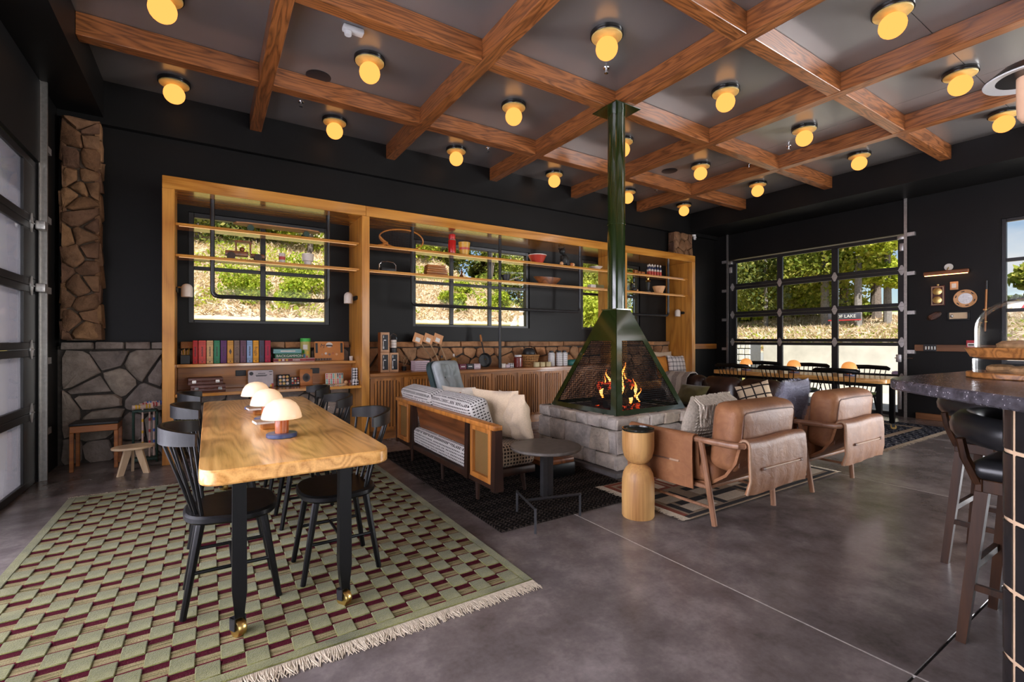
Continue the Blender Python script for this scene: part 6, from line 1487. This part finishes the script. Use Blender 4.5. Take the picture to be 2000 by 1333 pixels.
# shelf with the books
p = thing('pen_cup', 'square black pencil cup at the end of the book shelf', 'cup', (-.22, 6.50, Z3))
MB().rbox(-.045, .045, -.045, .045, 0, .10, .003, 1).build('cup', 'dark_plastic', p)
for k in range(6): MB().tube((-.03+k*.012, -.01+.02*(k % 2), .1), (-.035+k*.014, -.01+.03*(k % 2), .15+.01*(k % 3)), .004, n=6).build('pencil', 'band_yellow' if k % 2 else 'peach', p)
bx = [-.153, -.099, -.021, .049, .115, .182, .25, .313, .382, .447, .513, .573, .641]
bc = [('red', '#b3201d', None), ('coral', '#c4493c', None), ('tan', '#c9a06a', None), ('green', '#2f7d55', None), ('purple', '#5f2f63', None), ('gold', '#c98f36', 'dia'), ('taupe', '#7d6656', 'CLUE'), ('mauve', '#6d4a5a', None), ('pale blue', '#8fa9c8', None), ('amber', '#e09a1c', 'Boggle'), ('slate', '#474656', None), ('crimson', '#ad1f3c', None)]
cmat('page_cream', (.62, .56, .45)); cmat('spine_ink', (.05, .03, .03))
for k, (nm_, cc, tx) in enumerate(bc):
    mt = 'book_'+nm_.replace(' ', '_'); cmat(mt, hexc(cc)[:3], .6, scale=60)
    x0, x1 = bx[k]+.003, bx[k+1]-.003; wd = x1-x0
    b = thing('game_book', nm_+' cloth bound game box in the row of twelve books', 'book', ((x0+x1)/2, 6.44, Z3), 0, 'row of colourful books')
    MB().rbox(-wd/2, wd/2, 0, .16, 0, .265, .006, 2).build('cover', mt, b); MB().rbox(-wd/2+.004, wd/2-.004, .02, .1605, .262, .2652, .0005, 1).build('pages', 'page_cream', b)
    for z in (.035, .05, .215, .235): MB().rbox(-wd/2+.002, wd/2-.002, -.0012, 0, z, z+.003, .0004, 1).build('spine_band', 'spine_ink', b)
    if tx == 'dia': MB().prism([(0, -.035), (.014, 0), (0, .035), (-.014, 0)], 0, .0012, M=tr(0, 0, .135) @ rot('X', PI/2)).build('diamond_mark', 'spine_ink', b)
    elif tx: text(tx, .042, 'spine_ink', b, tr(0, -.0005, .135) @ rot('Y', PI/2) @ rot('X', PI/2))
    else:
        for q in range(7): MB().rbox(-.008+.002*(q % 2), .008, -.0012, 0, .085+q*.016, .095+q*.016, .0004, 1).build('spine_print', 'spine_ink', b)
    MB().rbox(-.006, .006, -.0012, 0, .014, .026, .0004, 1).build('spine_mark', 'spine_ink', b)
cmat('box_teal', (.16, .34, .33)); cmat('box_green', (.012, .11, .045)); cmat('box_red', (.20, .012, .014)); cmat('tin_orange', (.50, .17, .02), .45); cmat('tube_print', (.45, .38, .10)); cmat('lid_green', (.05, .42, .06)); cmat('print_blue', (.1, .25, .5)); cmat('silver_tin', (.42, .36, .35), .35)
def gbox(name, label, mat, x0, x1, y0, y1, z0, z1):
    b = thing(name, label, 'game', ((x0+x1)/2, (y0+y1)/2, z0)); MB().rbox(x0-(x0+x1)/2, x1-(x0+x1)/2, y0-(y0+y1)/2, y1-(y0+y1)/2, 0, z1-z0, .003, 1).build('box', mat, b); return b
b = gbox('board_game', 'flat dark red game box with white edges under the green one', 'box_red', .665, 1.14, 6.42, 6.64, Z3, Z3+.045)
MB().box(-.235, .235, -.1112, -.110, .002, .006).box(-.235, .235, -.1112, -.110, .039, .043).build('edge_line', 'ceramic_white', b, 0)
for k, mt in enumerate(('band_yellow', 'ceramic_white', 'tin_yellow')): MB().box(-.18+k*.04, -.155+k*.04, -.1125, -.1112, .012, .034).build('print_square', mt, b, 0)
for k in range(9): MB().box(-.02+k*.017, -.008+k*.017, -.1125, -.1112, .016, .03).build('print_mark', 'ceramic_white' if k < 5 else 'bowl_red', b, 0)
b = gbox('board_game', 'dark green BACKGAMMON box in the game stack', 'box_green', .685, .985, 6.43, 6.63, Z3+.0455, Z3+.105); text('BACKGAMMON', .042, 'ceramic_white', b, tr(.015, -.1005, .026) @ rot('X', PI/2))
b = gbox('board_game', 'pale teal game box on top of the green one', 'box_teal', .667, .985, 6.42, 6.63, Z3+.1055, Z3+.158)
MB().box(-.08, .085, -.1065, -.105, .02, .034).build('faded_print', 'ceramic_white', b, 0)
b = lat('puzzle_tube', 'tall printed tube with a green lid on the book shelf', 'game', (1.05, 6.56, Z3), [('tube', 'tube_print', [(0, 0), (.058, 0), (.06, .004), (.06, .25), (0, .25)]), ('lid', 'lid_green', [(0, .251), (.062, .251), (.062, .29), (.058, .294), (0, .294)])], n=28)
def curved_patch(par, n, mt, r, a0, a1, z0, z1):
    vs = []; k = 6
    for i in range(k+1):
        a = a0+(a1-a0)*i/k; vs += [(r*math.cos(a), r*math.sin(a), z0), (r*math.cos(a), r*math.sin(a), z1)]
    MB().add(vs, [(2*i, 2*i+2, 2*i+3, 2*i+1) for i in range(k)]).build(n, mt, par, 60)
for a0, a1, z0, z1, mt in ((-2.2, -1.3, .15, .21, 'ceramic_white'), (-2.1, -1.7, .05, .09, 'print_blue'), (-1.6, -1.2, .03, .07, 'label_red'), (-2.3, -1.9, .10, .14, 'lid_green'), (-1.5, -1.0, .09, .13, 'band_yellow')): curved_patch(b, 'print_patch', mt, .0606, a0, a1, z0, z1)
b = thing('map_board', 'orange printed game board standing at the end of the book shelf', 'game', (1.345, 6.57, Z3)); b.rotation_euler = (-.10, 0, 0)
MB().prism(rrect(-.185, .185, 0, .25, .015), 0, .022, M=rot('X', PI/2)).build('board', 'tin_orange', b)
for x in (-.158, .155): MB().rbox(x-.014, x+.014, -.0245, -.0221, .10, .23, .001, 1).build('black_bar', 'dark_plastic', b)
MB().prism([(.042*math.cos(a*PI/12), .205+.034*math.sin(a*PI/12)) for a in range(24)], .0222, .0245, M=rot('X', PI/2)).build('white_badge', 'ceramic_white', b); MB().rbox(-.04, .04, -.026, -.0246, .185, .205, .0005, 1).build('badge_band', 'walnut_dark', b)
text('M', .07, 'walnut_dark', b, tr(-.085, -.0225, .19) @ rot('X', PI/2) @ rot('Z', -.25))
for k in range(5): MB().prism([(-.09+k*.045+.016*math.cos(a*PI/4), .08+.012*(k % 2)+.016*math.sin(a*PI/4)) for a in range(8)], .0222, .024, M=rot('X', PI/2)).build('print_spot', ['deck_orange', 'ceramic_white', 'walnut', 'rust_leather', 'peach'][k], b)
for k in range(12): MB().rbox(-.175+k*.017, -.162+k*.017, -.04, -.0225, .004, .028, .001, 1).build('token', 'walnut' if k % 2 else 'walnut_dark', b)
lat('white_cup', 'tiny white cup at the end of the book shelf', 'cup', (1.605, 6.48, Z3), [('cup', 'ceramic_white', [(0, 0), (.022, 0), (.025, .055), (.022, .055), (.019, .004), (0, .004)])])

# desk
cmat('case_brown', (.10, .032, .018), .45)
for k, (x, y, z, rz, lb) in enumerate(((.0, 6.36, Z4, .0, 'lower brown leather attache case on the desk'), (-.03, 6.38, Z4+.077, .06, 'upper brown leather attache case on the desk'))):
    b = thing('attache_case', lb, 'case', (x, y, z), rz, 'stacked attache cases'); MB().rbox(-.165, .165, -.11, .11, 0, .036, .006).build('tray', 'case_brown', b); MB().rbox(-.165, .165, -.11, .11, .0365, .075, .006).build('lid', 'case_brown', b)
    for q in (-.11, .11): MB().rbox(q-.02, q+.02, -.117, -.1101, .018, .052, .002, 1).build('latch', 'chrome', b)
    MB().path([(-.04, -.112, .036), (-.04, -.13, .036), (.04, -.13, .036), (.04, -.112, .036)], .005, 6).build('handle', 'case_brown', b)
b = thing('game_tin', 'silver game tin with printed text standing on the desk', 'tin', (.53, 6.44, Z4)); b.rotation_euler = (-.12, 0, 0)
MB().prism(rrect(-.135, .135, 0, .21, .02), 0, .035, M=rot('X', PI/2), r=.003).build('tin', 'silver_tin', b); MB().rbox(-.125, .125, .002, .02, .01, .19, .004).build('tin_lid', 'dark_plastic', b)
for z, x0, x1 in ((.165, -.03, .05), (.145, -.055, .07), (.135, -.05, .06), (.185, .09, .125), (.15, .095, .12)): MB().rbox(x0, x1, -.0365, -.0352, z, z+.007, .0005, 1).build('print_line', 'dark_plastic', b)
MB().lathe([(.018, 0), (.022, 0), (.022, .0013), (.018, .0013)], 20, M=tr(-.10, -.0351, .17) @ rot('X', PI/2)).build('print_ring', 'dark_plastic', b)
for k, (x, mt) in enumerate(((.11, 'band_yellow'), (.125, 'bowl_red'))): MB().rbox(x-.012, x+.012, -.046, -.0367, .0, .03+.015*k, .003).build('token', mt, b)
b = thing('token_tray', 'black trays of round gaming tokens leaning on the desk back', 'game', (.85, 6.49, Z4)); b.rotation_euler = (-.25, 0, 0)
MB().rbox(-.13, .01, -.02, .0, 0, .145, .004).build('tray', 'dark_plastic', b); MB().rbox(.012, .13, -.02, 0, 0, .11, .004).build('tray', 'dark_plastic', b)
for i in range(3):
    for j in range(3):
        MB().lathe([(0, 0), (.016, 0), (.016, .005), (0, .005)], 14, M=tr(-.10+i*.04, -.0201, .03+j*.042) @ rot('X', PI/2)).build('token', ['peach', 'brass', 'ceramic_white'][(i+j) % 3], b)
        MB().rbox(.028+i*.032, .050+i*.032, -.025, -.0201, .018+j*.03, .040+j*.03, .003, 1).build('tile_token', ['bowl_red', 'ceramic_white', 'peach'][(i*2+j) % 3], b)
b = thing('wooden_case', 'small upright wooden box with a burned design on the desk', 'box', (1.04, 6.43, Z4)); b.rotation_euler = (-.10, 0, .08)
MB().rbox(-.075, .075, -.015, .015, 0, .205, .004).build('box', 'bench_wood', b)
for r_ in (.045, .03, .015): MB().lathe([(r_-.002, 0), (r_, 0), (r_, .001), (r_-.002, .001)], 20, M=tr(0, -.0151, .10) @ rot('X', PI/2), sy=1.2).build('burned_ring', 'walnut_dark', b)
b = thing('counting_board', 'board with rows of coloured round beads on the desk', 'game', (1.38, 6.42, Z4)); b.rotation_euler = (-.10, 0, 0)
MB().rbox(-.11, .11, -.008, .008, 0, .145, .003).build('board', 'ceramic_white', b); MB().rbox(-.14, .12, -.09, .03, -.004, .004, .002, 1).build('stand', 'pale_birch', b).matrix_local = tr(0, 0, .004) @ rot('X', .10)
cmat('bead_teal', (.12, .38, .30)); cmat('bead_red', (.55, .07, .07)); cmat('bead_amber', (.65, .35, .12))
bead = {m_: MB().lathe([(0, 0), (.010, 0), (.010, .004), (0, .004)], 10, M=rot('X', PI/2)).mesh('bead', m_, 40) for m_ in ('bead_teal', 'bead_red', 'bead_amber', 'dark_plastic')}
for i in range(8):
    for j in range(6):
        mt = 'dark_plastic' if (i > 4 and j == 5) or (i == 5 and j == 4) else ['bead_teal', 'bead_red', 'bead_teal', 'bead_red', 'bead_amber', 'bead_red', 'bead_teal', 'bead_amber'][(i+(j//3)*3) % 8]
        place('bead', bead[mt], b, (-.095+i*.027, -.0081, .016+j*.0225))
b = thing('note_pad', 'white paper pad lying on the desk edge', 'paper', (1.22, 6.20, Z4), .1); MB().rbox(-.06, .06, -.05, .05, 0, .01, .002, 1).build('sheets', 'paper_white', b); MB().tube((.03, -.03, .013), (.12, .0, .013), .004, n=6).build('pen', 'dark_plastic', b)
b = thing('peg_game', 'wooden ball and row of coloured pegs on the desk', 'game', (1.54, 6.36, Z4)); MB().ball((-.035, -.02, .026), .026, 14).build('ball', 'peach', b); MB().rbox(0, .09, -.02, .02, 0, .02, .003).build('peg_rail', 'bench_wood', b)
for k in range(4): MB().tube((.012+k*.022, 0, .02), (.012+k*.022, 0, .05), .008, n=8).build('peg', ['bead_red', 'ceramic_white', 'bead_teal', 'dark_plastic'][k], b)
t = NT('harlequin'); X, Y, Z = t.xyz(); ch_ = t.n('ShaderNodeTexChecker', {'Vector': t.map((1, 1, 1), (0, .785, 0)), 'Scale': 42.0, 'Color1': (.72, .70, .68, 1), 'Color2': (.015, .015, .018, 1)}).outputs['Color']; t.bsdf(ch_, .5)
b = thing('harlequin_box', 'tall black and white diamond patterned box beside the middle post', 'box', (1.595, 6.26, Z4)); MB().rbox(-.035, .03, -.03, .03, 0, .215, .003).build('box', 'harlequin', b); MB().rbox(-.04, .03, -.07, -.031, 0, .06, .003).build('front_box', 'harlequin', b)

# worktop
cmat('kraft_box', (.52, .28, .14)); cmat('label_black', (.012, .014, .018)); cmat('print_white', (.68, .66, .63)); cmat('pink_book', (.52, .40, .43)); cmat('cream_tag', (.60, .27, .10)); cmat('amber_glass', (.20, .09, .02), .15); cmat('red_glass', (.16, .015, .01), .15, Coat_Weight=.5); cmat('rattan', (.40, .19, .06), .6); cmat('candle', (.60, .50, .26), .5); cmat('teal_cloth', (.015, .12, .10)); cmat('plum_box', (.14, .01, .03))
WY = 6.36
for k, (x, z, lb) in enumerate(((2.007, ZW+.270, 'upper kraft box with a black lantern print'), (2.007, ZW, 'lower kraft box with a black lantern print next to the post'), (2.135, ZW, 'kraft box with a black lantern print standing apart beside the stack'))):
    b = thing('kraft_box', lb, 'box', (x, WY, z), 0, 'kraft lantern boxes'); MB().rbox(-.061, .061, -.06, .06, 0, .268 if k < 2 else .26, .003, 1).build('carton', 'kraft_box', b); MB().rbox(-.036, .042, -.0625, -.0601, .03, .235, .001, 1).build('black_panel', 'label_black', b)
    for q in ((-.03, -.012, .045, .075), (-.026, -.018, .075, .15), (-.02, .014, .155, .167), (-.024, -.016, .19, .225)): MB().rbox(q[0], q[1], -.0632, -.0626, q[2], q[3], .0002, 1).build('print_mark', 'print_white', b)
l = lat('camp_lantern', 'white and black camp lantern on the kraft box', 'lantern', (2.15, WY+.02, ZW+.2605), [('base', 'dark_iron', [(0, 0), (.048, 0), (.048, .06), (.04, .066), (0, .066)]), ('glass', 'ceramic_white', [(0, .067), (.043, .067), (.043, .175), (0, .175)]), ('cap', 'dark_iron', [(0, .176), (.045, .176), (.03, .215), (0, .22)])])
for z in (.10, .14): MB().lathe([(.0435, 0), (.045, 0), (.045, .004), (.0435, .004)], 20, (0, 0, z)).build('cage_ring', 'dark_iron', l)
MB().path([(-.045, 0, .18), (-.04, 0, .24), (0, 0, .262), (.04, 0, .24), (.045, 0, .18)], .004, 6).build('handle', 'chrome', l)
for k in range(5): b = gbox('gift_book', ['lowest', 'second', 'middle', 'fourth', 'topmost'][k]+' pink hardback in the stack on the worktop', 'pink_book', 2.43+.002*(k % 2), 2.65, 6.30, 6.46, ZW+k*.0282, ZW+k*.0282+.0275); b['category'] = 'book'; b['group'] = 'stack of pink books'; MB().box(-.108, .108, -.0808, -.0802, .0005, .004).build('shadow_gap', 'dark_plastic', b, 0)
g = thing('dried_branches', 'dried twigs in a small dark pot behind the pink books', 'plant', (2.33, 6.46, ZW)); MB().lathe([(0, 0), (.03, 0), (.036, .06), (0, .06)], 14).build('pot', 'dark_iron', g); rr = random.Random(12)
for k in range(9): MB().path([(0, 0, .05), (rr.uniform(-.05, .05), rr.uniform(-.03, .03), .14), (rr.uniform(-.12, .12), rr.uniform(-.06, .05), rr.uniform(.22, .32))], [.004, .003, .0015], 5).build('twig', 'twig', g)
for k, (x0, x1, zt, lb) in enumerate(((2.56, 2.84, 1.33, 'roasting stick with orange tag, nearest the pink books'), (2.72, 2.90, 1.325, 'roasting stick with orange tag, middle of three'), (2.87, 3.02, 1.325, 'roasting stick with orange tag, nearest the brown bottles'))):
    b = thing('roasting_stick', lb, 'stick', (x1, 6.42, ZW), 0, 'tagged roasting sticks'); MB().path([(0, 0, .0), ((x0-x1)*.45, .05, .22), ((x0-x1)*.95, .09, zt-ZW-.04)], [.009, .008, .006], 7).build('stick', 'twig', b)
    MB().rbox(-.075, .075, -.003, .003, -.07, .07, .002, 1, M=tr((x0-x1), .085, zt-ZW+.0) @ rot('Y', .35) @ rot('X', -.1)).build('tag', 'cream_tag', b); MB().rbox(-.035, .035, -.0045, -.0032, -.05, .01, .0005, 1, M=tr((x0-x1), .085, zt-ZW) @ rot('Y', .35) @ rot('X', -.1)).build('tag_print', 'paper_white', b)
for x, y, h_, lb in ((2.93, 6.50, .17, 'shorter brown glass bottle behind the roasting sticks'), (3.115, 6.48, .19, 'brown glass pump bottle with a white nozzle')):
    b = lat('brown_bottle', lb, 'bottle', (x, y, ZW), [('glass', 'amber_glass', [(0, 0), (.05, 0), (.054, .01), (.054, h_*.7), (.03, h_*.88), (.018, h_*.9), (.018, h_), (0, h_)]), ('cap', 'ceramic_white' if h_ > .18 else 'dark_iron', [(0, h_+.001), (.014, h_+.001), (.014, h_+.035), (0, h_+.037)])], 'brown bottles')
    curved_patch(b, 'label', 'label_black', .0545, -2.0, -1.1, .03, .085)
for k, (x, mt, lb) in enumerate(((3.195, 'plum_box', 'plum coloured small box behind the lounge chair'), (3.315, 'label_black', 'small dark box next to the plum one'), (3.435, 'pink_book', 'small pale printed box beside the skillet'))):
    b = gbox('small_box', lb, mt, x-.055, x+.055, 6.32, 6.40, ZW, ZW+.075); b['category'] = 'box'; b['group'] = 'small boxes on the worktop'; MB().box(-.035, .03, -.0412, -.0402, .03, .045).build('print_line', 'print_white', b, 0)
p = thing('skillet', 'black cast iron skillet with a wooden handle leaning on the stone wall', 'pan', (3.66, 6.50, ZW)); p.rotation_euler = (-.16, 0, 0)
Mp = tr(0, 0, .115) @ rot('X', PI/2)
MB().lathe([(0, .006), (.09, .006), (.112, .04), (.115, .04), (.095, -.002), (0, -.004)], 30, M=Mp).build('pan', 'dark_iron', p); MB().path([(0, -.02, .225), (-.015, -.02, .32), (-.03, -.02, .41)], [.012, .01, .011], 8).build('handle', 'dark_iron', p)
MB().path([(-.03, -.02, .41), (-.035, -.02, .46), (-.042, -.02, .52)], [.014, .019, .014], 8).build('grip', 'teak', p); MB().ball((.02, -.012, .13), .012, 8).build('badge', 'brass', p)
for k, (x, mt, lb) in enumerate(((3.905, 'ceramic_white', 'small white patterned tin by the pipe post'), (3.985, 'pink_book', 'low pink patterned tin behind the white ones'), (4.06, 'harlequin', 'black and white patterned tin next to the red jar'))):
    b = gbox('small_tin', lb, mt, x-.035, x+.035, 6.32, 6.39, ZW, ZW+(.065 if k != 1 else .05)); b['category'] = 'tin'; b['group'] = 'small patterned tins'
lat('red_jar', 'tall dark red glass jar with a pale lid', 'jar', (4.20, WY, ZW), [('glass', 'red_glass', [(0, 0), (.068, 0), (.074, .008), (.074, .15), (.055, .165), (0, .165)]), ('lid', 'print_white', [(0, .166), (.056, .166), (.056, .195), (0, .197)])])
b = thing('rattan_basket', 'open weave rattan basket on the worktop', 'basket', (4.49, 6.47, ZW))
MB().lathe([(0, 0), (.13, 0), (.13, .012), (0, .012)], 30).build('bottom', 'rattan', b)
for j in range(5): MB().path([((.135+.011*j)*math.cos(a*PI/15), (.135+.011*j)*math.sin(a*PI/15)*.75, .02+j*.04) for a in range(30)], .009 if j < 4 else .014, 6, closed=True).build('hoop', 'rattan', b)
for k in range(26):
    a = 2*PI*k/26; MB().path([(.135*math.cos(a), .135*math.sin(a)*.75, .01), (.18*math.cos(a), .18*math.sin(a)*.75, .18)], .007, 5).build('stake', 'rattan', b)
o = MB().lathe([(.105, 0), (.11, .02), (.095, .075), (.06, .105), (0, .115)], 22).build('knitted_hat', 'dark_iron'); o.location = (4.49, 6.47, ZW+.195); tag(o, 'black knitted cap lying on the rattan basket', 'hat')
for k, x in enumerate((4.50, 4.615, 4.735)): lat('candle', ['pale yellow candle tin nearest the red jar', 'pale yellow candle tin in the middle of three', 'pale yellow candle tin nearest the patterned bottles'][k], 'candle', (x, 6.27, ZW), [('tin', 'candle', [(0, 0), (.045, 0), (.048, .004), (.048, .07), (.045, .074), (0, .074)])], 'pale candles on the worktop')
t = NT('dotted_white'); X, Y, Z = t.xyz(); v = t.n('ShaderNodeTexVoronoi', {'Vector': t.map((38, 38, 30)), 'Scale': 1.0, 'Randomness': 0.0}).outputs['Distance']; t.bsdf(t.mix(t.math('LESS_THAN', v, .27), (.70, .68, .66), (.03, .03, .035)), .4)
for k, x in enumerate((4.875, 5.04, 5.17)): lat('patterned_bottle', ['white dotted bottle with a black cap nearest the candles', 'white dotted bottle with a black cap in the middle', 'white dotted bottle with a black cap nearest the teal cloth'][k], 'bottle', (x, WY+.02*(k == 2), ZW), [('body', 'dotted_white', [(0, 0), (.052, 0), (.056, .006), (.056, .205), (.045, .222), (0, .222)]), ('cap', 'dark_plastic', [(0, .223), (.036, .223), (.036, .252), (0, .255)])], 'dotted bottles on the worktop')
cushion_mb(-.085, .085, -.06, .06, 0, .09, .035, .01).build('folded_cloth', 'teal_cloth'); o = COL.objects[-1]; o.location = (5.33, WY, ZW); tag(o, 'folded dark teal cloth bundle at the end of the worktop', 'cloth')
